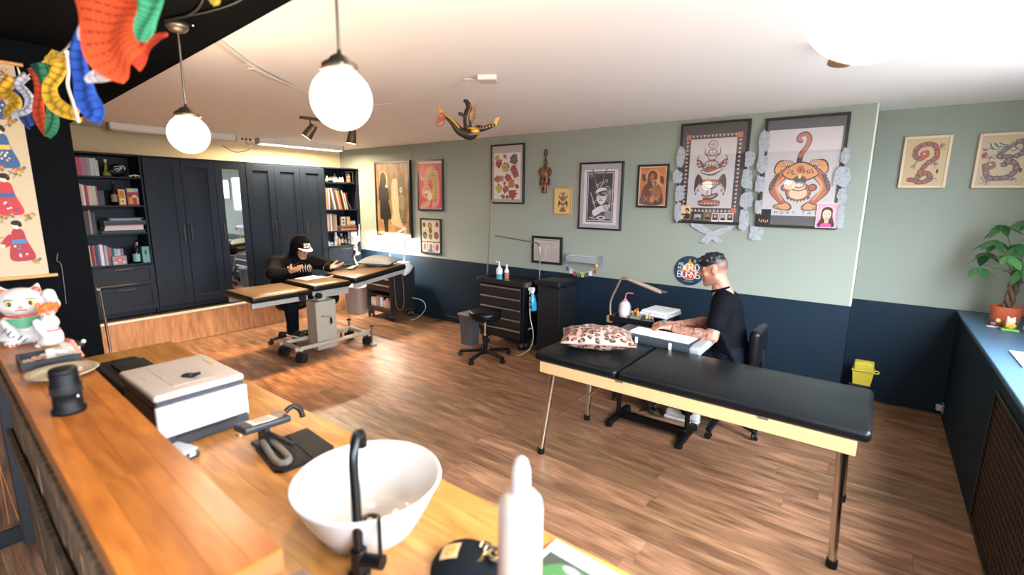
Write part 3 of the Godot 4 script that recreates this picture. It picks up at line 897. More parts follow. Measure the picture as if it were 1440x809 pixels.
	obj("block_body", mb().box(Vector3(0, 0.07, 0), Vector3(0.09, 0.14, 0.06), 0.002), hexm("cfae72", 0.6), t)
	t = thing("camera_projector", "white rounded gadget with a dark lens at the end of the flat pile", "gadget", Vector3(CX - 0.07, y, -4.715))
	obj("housing", mb().tube([Vector3(-0.04, 0.037, 0.055), Vector3(0.01, 0.037, -0.04)], [0.036, 0.037], 18), hexm("cfcac4", 0.4), t)
	obj("lens", mb().tube([Vector3(0.008, 0.037, -0.038), Vector3(0.014, 0.037, -0.047)], [0.022, 0.02], 16), hexm("25282c", 0.2), t)
	# bottles on the lowest open shelf of the corner bookcase
	var bot := func(z, r, h, c, cc, lb, x = -0.05, lab = null):
		bottle(Vector3(CX + x, 0.997, z), [Vector2(0.001, 0), Vector2(r, 0.001), Vector2(r, h * 0.68), Vector2(r * 0.4, h * 0.8), Vector2(r * 0.35, h * 0.86), Vector2(0.001, h * 0.86)], hexm(c, 0.4), lb + " on the lowest open shelf of the corner bookcase", "bottle", [h * 0.2, h * 0.55, r, hexm(lab, 0.6)] if lab else null, [h * 0.82, h * 0.18, r * 0.5, hexm(cc, 0.4)], "bottles in the corner bookcase")
	bot.call(-4.26, 0.022, 0.08, "d9e0e2", "ffffff", "small clear-white bottle at the left end")
	bot.call(-4.31, 0.026, 0.075, "b9cbd6", "20242a", "small pale blue bottle with black cap")
	bot.call(-4.37, 0.02, 0.09, "dcdad6", "d8d8d8", "small white bottle with white cap")
	bot.call(-4.405, 0.03, 0.21, "dedbd4", "f0f0f0", "tall white spray bottle", -0.08)
	bot.call(-4.425, 0.018, 0.13, "c99a3c", "d8b060", "small amber-yellow bottle", -0.025)
	bot.call(-4.49, 0.03, 0.19, "22303c", "b8c4cc", "dark grey-labelled bottle with silver cap", -0.06, "8fa0ac")
	bot.call(-4.56, 0.028, 0.16, "232326", "111111", "black bottle with a brown label", -0.06, "8a5f52")
	bot.call(-4.61, 0.022, 0.12, "31343a", "c6c6c6", "short grey-black bottle", -0.04, "5a5d66")
	t = thing("black_bag", "crumpled black cloth bag at the back of the lowest open shelf", "bag", Vector3(CX - 0.2, 0.997, -4.31))
	obj("bag_body", mb().ell(Vector3(0, 0.09, 0), Vector3(0.1, 0.09, 0.07), 14, 10), hexm("14181e", 0.7), t)
	t = thing("white_carton", "tall plain white carton at the right end of the lowest open shelf", "box", Vector3(CX - 0.07, 0.997, -4.705))
	obj("carton_body", mb().box(Vector3(0, 0.105, 0), Vector3(0.1, 0.21, 0.11), 0.002), hexm("e3e1de", 0.6), t)

# framed picture on a wall facing +z; the print lies fw inside the outer edge, the frame stands d deep
func framed(x0: float, x1: float, y0: float, y1: float, wz: float, fw: float, d: float, fm: Material, im: Image, label: String, called := "framed_print", pane := true, mount = null, inset := 0.0) -> Node3D:
	var t := thing(called, label, "picture", Vector3((x0 + x1) / 2, y0, wz))
	var w := x1 - x0; var h := y1 - y0
	var m := mb()
	for s in [-1, 1]: m.box(Vector3(s * (w / 2 - fw / 2), h / 2, d / 2), Vector3(fw, h, d), 0.002)
	m.box(Vector3(0, fw / 2, d / 2), Vector3(w - 2 * fw, fw, d), 0.002).box(Vector3(0, h - fw / 2, d / 2), Vector3(w - 2 * fw, fw, d), 0.002)
	obj("frame", m, fm, t)
	var z := d - 0.008
	obj("backing", mb().box(Vector3(0, h / 2, z * 0.5 - 0.001), Vector3(w - fw * 1.6, h - fw * 1.6, z - 0.002)), mount if mount else hexm("2c2c2e", 0.8), t)
	obj("print", mb().quad_z(z, -w / 2 + fw + inset, w / 2 - fw - inset, fw + inset, h - fw - inset), printed(im, 0.5), t)
	if pane: obj("glass", mb().box(Vector3(0, h / 2, z + 0.003), Vector3(w - fw * 1.9, h - fw * 1.9, 0.002)), clear(Color(1, 1, 1), 0.02, 0.0), t)
	return t

func pic_woman() -> Image:
	var p := Pic.new(260, 370, Color("8a6a45"))
	var n := noise(3, 0.02, 3)
	for y in 370:
		for x in 260:
			var k := 0.9 + n.get_noise_2d(x, y * 0.4) * 0.3 + (0.15 if y > 250 else 0.0)
			p.im.fill_rect(Rect2i(x * 2, y * 2, 2, 2), Color(0.56 * k, 0.43 * k, 0.27 * k))
	# mirror with carved crest, skeleton in it
	p.blob([Vector2(170, 300), Vector2(168, 130), Vector2(178, 90), Vector2(205, 72), Vector2(228, 92), Vector2(236, 140), Vector2(234, 300)], Color("6b4e30"))
	p.blob([Vector2(178, 292), Vector2(177, 140), Vector2(186, 100), Vector2(205, 86), Vector2(222, 102), Vector2(227, 140), Vector2(226, 292)], Color("5d5a3e"))
	for a in [[195, 64, 9], [207, 54, 10], [219, 64, 9], [207, 68, 8], [186, 76, 6], [228, 76, 6]]: p.ell(a[0], a[1], a[2], a[2] * 0.8, Color("6b4e30"))
	p.rect(170, 296, 72, 10, Color("5c432a"))
	p.ell(200, 135, 12, 14, Color("b9a888")).ell(196, 134, 3, 3, Color("3c3526")).ell(205, 134, 3, 3, Color("3c3526")).rect(194, 143, 12, 9, Color("a9987a"))
	for k in 8: p.curve([Vector2(188, 168 + k * 9), Vector2(204, 163 + k * 9), Vector2(222, 170 + k * 9)], 3, Color("a39274"))
	p.line([Vector2(204, 150), Vector2(206, 280)], 4, Color("9c8b6c")).curve([Vector2(184, 168), Vector2(180, 205), Vector2(196, 235)], 5, Color("a39274")).curve([Vector2(222, 170), Vector2(226, 215), Vector2(212, 245)], 4, Color("94835f"))
	# draped cloth
	p.blob([Vector2(130, 92), Vector2(150, 80), Vector2(172, 84), Vector2(178, 180), Vector2(184, 270), Vector2(205, 315), Vector2(225, 335), Vector2(180, 332), Vector2(135, 318), Vector2(112, 300), Vector2(128, 260), Vector2(122, 180)], Color("b8a07a"))
	for k in 9: p.curve([Vector2(134 + k * 5, 90), Vector2(130 + k * 6, 180), Vector2(135 + k * 6, 260), Vector2(118 + k * 12, 318)], 2.6, Color("dcc9a6") if k % 2 else Color("8f7852"))
	# woman in black from behind
	p.blob([Vector2(30, 105), Vector2(28, 70), Vector2(44, 42), Vector2(66, 40), Vector2(88, 62), Vector2(92, 95), Vector2(80, 115), Vector2(50, 118)], Color("d2a860"))
	p.blob([Vector2(30, 108), Vector2(32, 72), Vector2(46, 46), Vector2(64, 44), Vector2(80, 62), Vector2(84, 95), Vector2(76, 116), Vector2(50, 118)], Color("2f2114"))
	p.blob([Vector2(22, 118), Vector2(56, 104), Vector2(92, 116), Vector2(104, 180), Vector2(96, 190), Vector2(24, 192), Vector2(16, 180)], Color("211a14"))
	p.poly([Vector2(28, 184), Vector2(94, 182), Vector2(118, 270), Vector2(112, 290), Vector2(28, 292), Vector2(22, 270)], Color("120e0b"))
	p.poly([Vector2(48, 288), Vector2(92, 288), Vector2(86, 362), Vector2(60, 364)], Color("1a140f"))
	p.line([Vector2(72, 292), Vector2(73, 360)], 2, Color("4a3826")).ell(84, 116, 10, 8, Color("cbb9a6"))
	return p.done()

func pic_tiger() -> Image:
	var p := Pic.new(180, 260, Color("c23038"))
	p.rect(0, 0, 180, 12, Color("d8ccc8")).rect(0, 250, 180, 10, Color("b08a88"))
	p.rect(120, 30, 60, 60, Color("b52a34"))
	for g in [[1.08, "d8808a"], [1.0, "c9a056"]]:
		var c := Color(g[1]); var e: float = 11.0 if g[0] > 1.04 else 0.0
		p.curve([Vector2(30, 72), Vector2(26, 88), Vector2(44, 90), Vector2(64, 66), Vector2(84, 40), Vector2(104, 36)], 9 + e * 1.6, c)
		p.blob([Vector2(82 - e, 70), Vector2(104, 36 - e), Vector2(140 + e, 60), Vector2(150 + e, 120), Vector2(146 + e, 190), Vector2(120, 205 + e), Vector2(100, 180), Vector2(112, 130), Vector2(96, 96), Vector2(70 - e, 124), Vector2(50 - e, 110)], c)
		p.blob([Vector2(38 - e, 152), Vector2(58, 128 - e), Vector2(92, 146), Vector2(90 + e, 176), Vector2(62, 190 + e), Vector2(36 - e, 180)], c)
		p.blob([Vector2(70, 178), Vector2(66 - e, 214), Vector2(40 - e, 226), Vector2(20 - e, 244 + e), Vector2(50, 246 + e), Vector2(84 + e, 226)], c)
		p.blob([Vector2(120, 180), Vector2(152 + e, 176), Vector2(140 + e, 226 + e), Vector2(112 - e, 236 + e), Vector2(116, 200)], c)
	p.ell(64, 164, 20, 16, Color("dcc9ac")).ell(88, 190, 18, 22, Color("d5ccc2"))
	for k in 9:
		var y := 50.0 + k * 15
		p.curve([Vector2(104 + k * 3, y), Vector2(122 + k * 2, y - 6), Vector2(144, y + 2)], 3.6, Color("2b2018"), 0.3)
	for k in 6: p.line([Vector2(60 + k * 8, 110 - k * 9), Vector2(76 + k * 9, 112 - k * 8)], 3, Color("2b2018"), 0.4)
	for k in 5: p.line([Vector2(40 + k * 9, 148 - (k % 3) * 5), Vector2(46 + k * 9, 158)], 3, Color("2b2018"), 0.5)
	for k in 4: p.line([Vector2(34 + k * 10, 236 - k * 8), Vector2(46 + k * 10, 226 - k * 6)], 3, Color("2b2018"), 0.5).line([Vector2(118, 190 + k * 10), Vector2(142, 186 + k * 10)], 3, Color("2b2018"), 0.5)
	p.ell(54, 156, 3, 3, Color("20180f")).ell(74, 154, 3, 3, Color("20180f")).curve([Vector2(46, 176), Vector2(60, 182), Vector2(74, 174)], 5, Color("8f2630")).ell(32, 76, 6, 9, Color("2b2018"))
	return p.done()

func pic_flash() -> Image:
	var p := Pic.new(150, 190, Color("2f3036"))
	p.rect(4, 8, 142, 116, Color("d8c8a8")).rect(4, 2, 142, 5, Color("c9c4be"))
	for a in [[70, 34, 15, "caa93c"], [74, 62, 12, "a3452f"], [24, 30, 11, "6a5a3a"], [126, 26, 12, "b8452e"], [120, 88, 17, "8a5a3a"], [30, 92, 17, "4f6a4f"], [74, 96, 13, "b37a3a"]]:
		p.ell(a[0], a[1], a[2], a[2] * 1.25, Color("26201a")).ell(a[0], a[1], a[2] * 0.75, a[2], Color(a[3]))
		for k in 4: p.line([Vector2(a[0] - a[2] * 0.6, a[1] - a[2] * 0.6 + k * a[2] * 0.4), Vector2(a[0] + a[2] * 0.6, a[1] - a[2] * 0.5 + k * a[2] * 0.42)], 1.5, Color("26201a"))
	for k in 3:
		p.rect(4 + k * 49, 130, 44, 56, Color("dcd6cc"))
		p.blob([Vector2(20 + k * 49, 138), Vector2(36 + k * 49, 142), Vector2(38 + k * 49, 164), Vector2(26 + k * 49, 180), Vector2(14 + k * 49, 166)], [Color("a3564a"), Color("7a6a7f"), Color("b5463a")][k])
		p.line([Vector2(18 + k * 49, 150), Vector2(34 + k * 49, 170)], 2, Color("2a2422"))
	p.rect(56, 172, 34, 12, Color("3a3f46"))
	return p.done()

func pic_roses() -> Image:
	var p := Pic.new(220, 320, Color("aaa09d"))
	p.rect(14, 40, 192, 262, Color("dcd2cc"))
	var r := RandomNumberGenerator.new(); r.seed = 4
	var L := [[50, 95, 19, "b8402e"], [38, 66, 13, "c9a53c"], [95, 122, 20, "cfb045"], [158, 78, 22, "4a4654"], [155, 132, 17, "b83c54"], [172, 160, 17, "b5304a"], [40, 186, 16, "c2503c"], [68, 184, 13, "b37a80"], [120, 182, 18, "b23c2c"], [140, 212, 19, "c9763a"], [52, 240, 19, "cfb03c"], [98, 246, 17, "b8403c"], [148, 276, 22, "b52c38"], [182, 230, 11, "a83040"], [92, 60, 9, "b8503c"], [82, 288, 11, "b04048"], [112, 290, 9, "6f3c5a"], [92, 212, 8, "a8404a"]]
	for a in L:
		for k in 5: p.leaf(a[0], a[1], a[2] * 1.65, r.randf() * TAU, Color("2f5a4c") if k % 2 else Color("3f4a34"), 0.28)
	for a in L: p.flower(a[0], a[1], a[2] * 1.12, Color(a[3]), Color(a[3]).darkened(0.35), Color(a[3]).darkened(0.55), 6)
	for k in 40:
		var x := r.randf_range(24, 196); var y := r.randf_range(50, 294)
		p.leaf(x, y, r.randf_range(6, 12), r.randf() * TAU, Color("3a6152") if k % 3 else Color("8a4a4a"), 0.3)
	return p.done()

func pic_ink() -> Image:
	var p := Pic.new(240, 340, Color("a3a0a3"))
	p.rect(20, 30, 200, 290, Color("d2ccd0"))
	p.rect(38, 40, 162, 268, Color("17181c")).rect(43, 45, 152, 258, Color("d2ccd0")).rect(47, 49, 144, 250, Color("24252a"))
	var W := Color("d4d0d4"); var K := Color("1a1b1f")
	# antlers and swirls
	for s in [-1, 1]:
		p.curve([Vector2(112, 135), Vector2(112 + s * 24, 100), Vector2(112 + s * 34, 50), Vector2(112 + s * 44, 26)], 10, K, 0.3)
		p.curve([Vector2(112, 135), Vector2(112 + s * 20, 100), Vector2(112 + s * 30, 52)], 3, W, 0.3)
	for k in 16:
		var x := 56.0 + (k * 37) % 130; var y := 60.0 + (k * 53) % 220
		p.curve([Vector2(x, y), Vector2(x + 9, y - 7), Vector2(x + 15, y + 2), Vector2(x + 7, y + 9), Vector2(x + 2, y + 4)], 3, W, 0.5)
	# face, mask, hand
	p.blob([Vector2(92, 150), Vector2(112, 128), Vector2(150, 126), Vector2(160, 160), Vector2(150, 200), Vector2(124, 214), Vector2(104, 190)], W)
	p.blob([Vector2(90, 158), Vector2(118, 146), Vector2(158, 138), Vector2(162, 158), Vector2(140, 170), Vector2(118, 164), Vector2(98, 172)], K)
	p.ell(106, 160, 7, 5, W).ell(142, 154, 9, 5, W).ell(107, 160, 3, 3, K).ell(142, 154, 4, 4, K)
	p.curve([Vector2(122, 164), Vector2(118, 182), Vector2(126, 184)], 2.5, K).curve([Vector2(116, 194), Vector2(126, 190), Vector2(136, 194)], 4, K)
	for k in 7: p.curve([Vector2(150, 118 + k * 10), Vector2(176, 124 + k * 14), Vector2(182, 160 + k * 12)], 3, W, 0.3)
	p.blob([Vector2(76, 250), Vector2(110, 226), Vector2(150, 214), Vector2(176, 218), Vector2(172, 244), Vector2(130, 254), Vector2(90, 276)], W)
	for k in 4: p.line([Vector2(140 + k * 9, 216), Vector2(150 + k * 9, 246)], 3, K)
	for k in 9: p.curve([Vector2(150, 250 + k * 5), Vector2(170, 246 + k * 5), Vector2(188, 252 + k * 5)], 2, W)
	p.ell(130, 284, 24, 11, W).ell(130, 284, 14, 6, K).curve([Vector2(60, 282), Vector2(90, 290), Vector2(112, 280)], 5, W, 0.4).line([Vector2(62, 150), Vector2(96, 236)], 4, W)
	return p.done()

func pic_icon() -> Image:
	var p := Pic.new(150, 205, Color("b5602e"))
	p.rect(0, 0, 150, 5, Color("d6b89a")).rect(0, 0, 5, 205, Color("d6b89a")).rect(145, 0, 5, 205, Color("d6b89a")).rect(0, 198, 150, 7, Color("d6b89a"))
	p.rect(8, 8, 134, 188, Color("c07038")).rect(50, 40, 80, 70, Color("c98a4c"))
	p.ell(74, 50, 34, 36, Color("d0aa72")).ell(75, 52, 30, 32, Color("b8683a"))
	p.blob([Vector2(14, 150), Vector2(26, 104), Vector2(50, 84), Vector2(76, 78), Vector2(104, 92), Vector2(124, 124), Vector2(128, 196), Vector2(14, 196)], Color("5a2a20"))
	p.blob([Vector2(48, 84), Vector2(46, 46), Vector2(60, 24), Vector2(82, 24), Vector2(96, 44), Vector2(92, 80), Vector2(70, 92)], Color("55281f"))
	p.blob([Vector2(58, 72), Vector2(58, 48), Vector2(72, 36), Vector2(84, 48), Vector2(80, 70), Vector2(68, 78)], Color("9c5a34"))
	p.ell(88, 86, 16, 17, Color("cda468")).ell(88, 86, 11, 12, Color("8f5230"))
	p.blob([Vector2(72, 106), Vector2(104, 100), Vector2(122, 130), Vector2(116, 170), Vector2(74, 168)], Color("8f5a34")).ell(64, 122, 10, 6, Color("b37448"))
	for s in [[26, 58], [126, 70]]:
		p.ell(s[0], s[1] - 12, 6, 6, Color("4a2620")).blob([Vector2(s[0] - 12, s[1] - 22), Vector2(s[0] + 8, s[1] - 4), Vector2(s[0] + 10, s[1] + 18), Vector2(s[0] - 8, s[1] + 14)], Color("50302a"))
	for x in [44, 98]: p.line([Vector2(x - 16, 156), Vector2(x + 16, 184)], 3, Color("c98f50")).line([Vector2(x + 16, 156), Vector2(x - 16, 184)], 3, Color("c98f50"))
	p.ell(74, 172, 11, 16, Color("c77f42"))
	return p.done()

# upright composition: horned skull, globe in flames, winged bowl, round foot (used large in colour, small on yellow paper)
func totem(p: Pic, x: float, y: float, s: float, K: Color, O: Color, W: Color):
	p.at(x, y, s)
	for sd in [-1, 1]:
		for k in 3: p.curve([Vector2(sd * 26, 108 - k * 4), Vector2(sd * (46 + k * 4), 92 - k * 12), Vector2(sd * (56 + k * 6), 96 - k * 16), Vector2(sd * (72 - k * 6), 76 - k * 16)], 10, K, 0.2).curve([Vector2(sd * 26, 108 - k * 4), Vector2(sd * (44 + k * 4), 94 - k * 12), Vector2(sd * (54 + k * 5), 97 - k * 16)], 6, O, 0.3)
		p.curve([Vector2(sd * 20, 44), Vector2(sd * 34, 34), Vector2(sd * 34, 12)], 10, K, 0.15).curve([Vector2(sd * 21, 43), Vector2(sd * 32, 34), Vector2(sd * 33, 18)], 6, O, 0.2)
		p.blob([Vector2(sd * 36, 158), Vector2(sd * 56, 128), Vector2(sd * 70, 150), Vector2(sd * 72, 200), Vector2(sd * 62, 224), Vector2(sd * 56, 190)], K)
		for k in 4: p.curve([Vector2(sd * (44 + k * 5), 168 + k * 6), Vector2(sd * (58 + k * 3), 186 + k * 7), Vector2(sd * (60 + k * 3), 210 + k * 4)], 3, W, 0.5)
		for k in 4: p.ell(sd * (34 + (k * 13) % 20), 118 + k * 28, 3.4, 5.5, K).ell(sd * (34 + (k * 13) % 20), 118 + k * 28, 2, 3.6, O)
	p.ell(0, 100, 38, 36, K).ell(0, 100, 35, 33, W).ell(0, 112, 33, 20, O)
	for k in 5: p.curve([Vector2(-34, 84 + k * 9), Vector2(0, 90 + k * 9), Vector2(34, 84 + k * 9)], 1.8, K)
	for k in 5: p.curve([Vector2(-26 + k * 13, 70), Vector2(-30 + k * 15, 100), Vector2(-24 + k * 12, 132)], 1.8, K)
	p.blob([Vector2(-44, 108), Vector2(-10, 116), Vector2(40, 98), Vector2(46, 112), Vector2(0, 132), Vector2(-42, 124)], K).blob([Vector2(-41, 111), Vector2(-10, 119), Vector2(39, 101), Vector2(43, 110), Vector2(0, 128), Vector2(-40, 121)], W)
	p.blob([Vector2(-24, 40), Vector2(-18, 22), Vector2(0, 16), Vector2(18, 22), Vector2(24, 40), Vector2(16, 60), Vector2(10, 70), Vector2(-10, 70), Vector2(-16, 60)], K)
	p.blob([Vector2(-21, 41), Vector2(-16, 25), Vector2(0, 19), Vector2(16, 25), Vector2(21, 41), Vector2(14, 57), Vector2(8, 64), Vector2(-8, 64), Vector2(-14, 57)], W)
	p.poly([Vector2(-16, 42), Vector2(-4, 48), Vector2(-12, 52)], O).poly([Vector2(16, 42), Vector2(4, 48), Vector2(12, 52)], O)
	p.line([Vector2(-18, 38), Vector2(-2, 46), Vector2(2, 46), Vector2(18, 38)], 3, K).rect(-8, 62, 16, 7, O).line([Vector2(-20, 30), Vector2(0, 36), Vector2(20, 30)], 1.8, K).line([Vector2(0, 18), Vector2(0, 34)], 2, K)
	p.blob([Vector2(-38, 156), Vector2(38, 156), Vector2(30, 184), Vector2(0, 198), Vector2(-30, 184)], K).blob([Vector2(-34, 164), Vector2(34, 164), Vector2(26, 182), Vector2(0, 192), Vector2(-26, 182)], W)
	p.rect(-38, 152, 76, 9, O)
	for k in 7: p.line([Vector2(-30 + k * 10, 162), Vector2(-22 + k * 7.5, 190)], 2, K)
	p.line([Vector2(-33, 174), Vector2(33, 174)], 2, K).rect(-12, 194, 24, 34, K).rect(-9, 196, 18, 30, W)
	p.curve([Vector2(-34, 222), Vector2(-10, 230), Vector2(30, 218), Vector2(34, 226), Vector2(10, 238), Vector2(-28, 240)], 9, K).curve([Vector2(-32, 222), Vector2(-10, 231), Vector2(30, 220)], 5, O)
	p.ell(0, 252, 50, 9, K).rect(-50, 252, 100, 14, K).ell(0, 266, 50, 9, K).ell(0, 252, 46, 6, O).rect(-46, 258, 92, 7, W)
	for k in 6: p.rect(-42 + k * 15, 258, 8, 8, O)
	p.at()

func pic_skull() -> Image:
	var p := Pic.new(300, 460, Color("1b1a1e"))
	p.rect(18, 44, 264, 372, Color("17151a"))
	for s in [[18, 44], [258, 44], [18, 392], [258, 392]]: p.rect(s[0], s[1], 24, 24, Color("b8542a"))
	var pk := Color("c9a090")
	for k in 12:
		p.poly([Vector2(46 + k * 18, 48), Vector2(60 + k * 18, 48), Vector2(53 + k * 18, 62)], pk).poly([Vector2(46 + k * 18, 412), Vector2(60 + k * 18, 412), Vector2(53 + k * 18, 398)], pk)
	for k in 17:
		p.poly([Vector2(22, 72 + k * 19), Vector2(22, 86 + k * 19), Vector2(36, 79 + k * 19)], pk).poly([Vector2(278, 72 + k * 19), Vector2(278, 86 + k * 19), Vector2(264, 79 + k * 19)], pk)
	p.rect(42, 66, 216, 328, Color("bcb4b4"))
	totem(p, 150, 98, 1.05, Color("2a2426"), Color("b04e28"), Color("bcb4b4"))
	for k in 12: p.ell(150 + cos(k * TAU / 12) * 22, 94 + sin(k * TAU / 12) * 17, 3, 3, Color("2a2426"))
	p.text("NB", 138, 88, 13, 2, Color("8a4a34"))
	return p.done()

func pic_small() -> Image:
	var p := Pic.new(110, 150, Color("c9b074"))
	totem(p, 55, 14, 0.46, Color("2c2a30"), Color("a33c30"), Color("a89468"))
	return p.done()

func pic_monkey() -> Image:
	var p := Pic.new(300, 460, Color("2a2b31"))
	p.rect(8, 42, 284, 376, Color("bab2b3"))
	p.rect(8, 418, 284, 34, Color("202126"))
	var K := Color("2e2220"); var B := Color("a8552e"); var L := Color("cf8a50"); var S := Color("dcb890")
	# tail, arms behind, body bent over, legs, head upside down
	p.curve([Vector2(141, 186), Vector2(146, 150), Vector2(164, 120), Vector2(172, 88), Vector2(158, 66), Vector2(136, 70), Vector2(128, 88), Vector2(140, 96)], 22, K, 0.75).curve([Vector2(143, 160), Vector2(148, 148), Vector2(164, 120), Vector2(171, 88), Vector2(157, 68), Vector2(137, 72), Vector2(130, 87), Vector2(140, 94)], 16, B, 0.7)
	for s in [-1, 1]:
		var X := func(x, y): return Vector2(150 + s * x, y)
		p.curve([X.call(66, 236), X.call(92, 220), X.call(82, 190), X.call(52, 192)], 30, K).curve([X.call(66, 236), X.call(90, 220), X.call(81, 192), X.call(54, 194)], 23, L)
		for k in 4: p.curve([X.call(46 + k * 8, 178), X.call(36 + k * 8, 186), X.call(34 + k * 7, 200)], 8, K).curve([X.call(46 + k * 8, 178), X.call(37 + k * 8, 186), X.call(35 + k * 7, 198)], 5, S)
		p.curve([X.call(40, 216), X.call(84, 256), X.call(104, 300), X.call(70, 346), X.call(46, 372)], 46, K, 0.5).curve([X.call(40, 216), X.call(84, 256), X.call(102, 300), X.call(70, 346), X.call(47, 370)], 38, B, 0.5).curve([X.call(60, 246), X.call(90, 292), X.call(62, 348)], 12, L, 0.6)
		for k in 5: p.poly([X.call(80 + k * 6, 236 + k * 14), X.call(106 + k * 4, 240 + k * 14), X.call(94 + k * 4, 258 + k * 13)], K)
		p.blob([X.call(60, 362), X.call(42, 356), X.call(20, 374), X.call(24, 392), X.call(56, 394), X.call(94, 384), X.call(90, 370)], K).blob([X.call(58, 366), X.call(44, 360), X.call(26, 376), X.call(30, 388), X.call(56, 390), X.call(88, 382), X.call(84, 372)], L)
		p.line([X.call(74, 386), X.call(86, 374)], 2, K).line([X.call(64, 389), X.call(74, 376)], 2, K)
	p.blob([Vector2(78, 236), Vector2(110, 196), Vector2(150, 182), Vector2(190, 196), Vector2(222, 236), Vector2(186, 262), Vector2(150, 268), Vector2(114, 262)], K)
	p.blob([Vector2(82, 234), Vector2(112, 200), Vector2(150, 187), Vector2(188, 200), Vector2(218, 234), Vector2(184, 256), Vector2(150, 262), Vector2(116, 256)], L)
	p.text("AL", 100, 214, 22, 2.6, K).text("HA", 164, 214, 22, 2.6, K)
	for k in 6: p.ell(150 + cos(k * TAU / 6) * 8, 216 + sin(k * TAU / 6) * 8, 7, 7, K)
	for k in 6: p.ell(150 + cos(k * TAU / 6) * 8, 216 + sin(k * TAU / 6) * 8, 5.4, 5.4, Color("b8442a"))
	p.ell(150, 216, 4, 4, K).blob([Vector2(120, 262), Vector2(150, 240), Vector2(180, 262), Vector2(150, 286)], K).ell(150, 246, 6, 9, S)
	for k in 7: p.poly([Vector2(104 + k * 14, 334), Vector2(118 + k * 14, 334), Vector2(112 + k * 13, 364 - absf(k - 3) * 5)], K)
	p.ell(150, 312, 52, 40, K).ell(150, 312, 47, 36, B).ell(150, 318, 36, 26, S)
	for s in [-1, 1]: p.ell(150 + s * 54, 294, 18, 16, K).ell(150 + s * 53, 294, 13, 11, Color("b8482c")).ell(150 + s * 16, 326, 6, 6, Color("e6ded8")).ell(150 + s * 16, 326, 3, 3, K)
	p.ell(150, 288, 32, 22, K).ell(150, 288, 28, 18, S).blob([Vector2(126, 284), Vector2(150, 272), Vector2(174, 284), Vector2(150, 296)], K).blob([Vector2(130, 284), Vector2(150, 275), Vector2(170, 284), Vector2(150, 292)], Color("e4dcd6"))
	for k in 5: p.line([Vector2(134 + k * 8, 278), Vector2(134 + k * 8, 291)], 1.4, K)
	p.text("K MARY TATTOO", 26, 398, 13, 2.2, Color("5a5458"), 1.5, 1.3)
	return p.done()

func pic_dragon(sd: int) -> Image:
	var p := Pic.new(170, 230, Color("bda57c") if sd == 0 else Color("b8a484"))
	var K := Color("25303a"); var R := Color("a8503c") if sd == 0 else Color("8a5a4e"); var T := Color("4f6f70") if sd == 0 else Color("5d8c92")
	var path := [Vector2(28, 200), Vector2(52, 204), Vector2(72, 214), Vector2(108, 206), Vector2(112, 176), Vector2(84, 168), Vector2(66, 186), Vector2(78, 150), Vector2(100, 118), Vector2(130, 92), Vector2(120, 40), Vector2(84, 26), Vector2(46, 44), Vector2(40, 82), Vector2(62, 100), Vector2(86, 84)]
	if sd == 1: path = [Vector2(24, 130), Vector2(40, 190), Vector2(74, 198), Vector2(118, 190), Vector2(140, 150), Vector2(116, 118), Vector2(92, 136), Vector2(112, 100), Vector2(70, 96), Vector2(96, 56), Vector2(136, 30), Vector2(158, 50), Vector2(146, 84), Vector2(128, 96)]
	p.curve(path, 22, K, 0.9).curve(path, 16, R, 0.9)
	var q := p.arc(path, 6)
	for i in range(2, q.size() - 1, 2):
		var d: Vector2 = (q[i + 1] - q[i]).normalized()
		p.line([q[i] + d.orthogonal() * 7, q[i] - d.orthogonal() * 5], 3.6, K if i % 4 else T)
		p.poly([q[i] + d.orthogonal() * 9, q[i] + d.orthogonal() * 17 + d * 3, q[i] + d.orthogonal() * 9 + d * 6], R if i % 4 else K)
	var r := RandomNumberGenerator.new(); r.seed = 20 + sd
	for a in ([[84, 78], [124, 126], [46, 132], [128, 196], [30, 60], [138, 40]] if sd == 0 else [[128, 208], [34, 206], [38, 100], [130, 64], [30, 58], [80, 70]]):
		for k in 6:
			var e := Vector2.from_angle(r.randf() * TAU) * r.randf_range(14, 26)
			p.curve([Vector2(a[0], a[1]), Vector2(a[0], a[1]) + e * 0.6 + e.orthogonal() * 0.3, Vector2(a[0], a[1]) + e], 4.5, [K, R, T][k % 3], 0.3)
	if sd == 1:
		for k in 8: p.curve([Vector2(30 + k * 6, 34), Vector2(44 + k * 7, 60 - k * 3), Vector2(70 + k * 8, 62 - k * 5)], 5, [K, Color("cdb894"), T][k % 3], 0.5)
		p.blob([Vector2(6, 86), Vector2(20, 74), Vector2(26, 90), Vector2(12, 104)], Color("8f3a40"))
	p.blob([Vector2(60, 70), Vector2(90, 56), Vector2(100, 84), Vector2(74, 100)] if sd == 0 else [Vector2(24, 128), Vector2(56, 118), Vector2(64, 146), Vector2(36, 158)], R)
	p.ell(78 if sd == 0 else 44, 74 if sd == 0 else 132, 4, 4, Color("e3d6b8")).rect(136 if sd == 0 else 150, 152, 9, 18, K)
	return p.done()

func pic_cert() -> Image:
	var p := Pic.new(230, 170, Color("b9adaa"))
	var r := RandomNumberGenerator.new(); r.seed = 8
	p.lines(10, 8, 210, 1, 5, Color("4a4245"), r, 5).lines(14, 26, 200, 6, 5, Color("7d7376"), r, 1.6).lines(20, 62, 80, 16, 6, Color("7d7376"), r, 1.4).lines(118, 62, 96, 16, 6, Color("7d7376"), r, 1.4)
	return p.done()

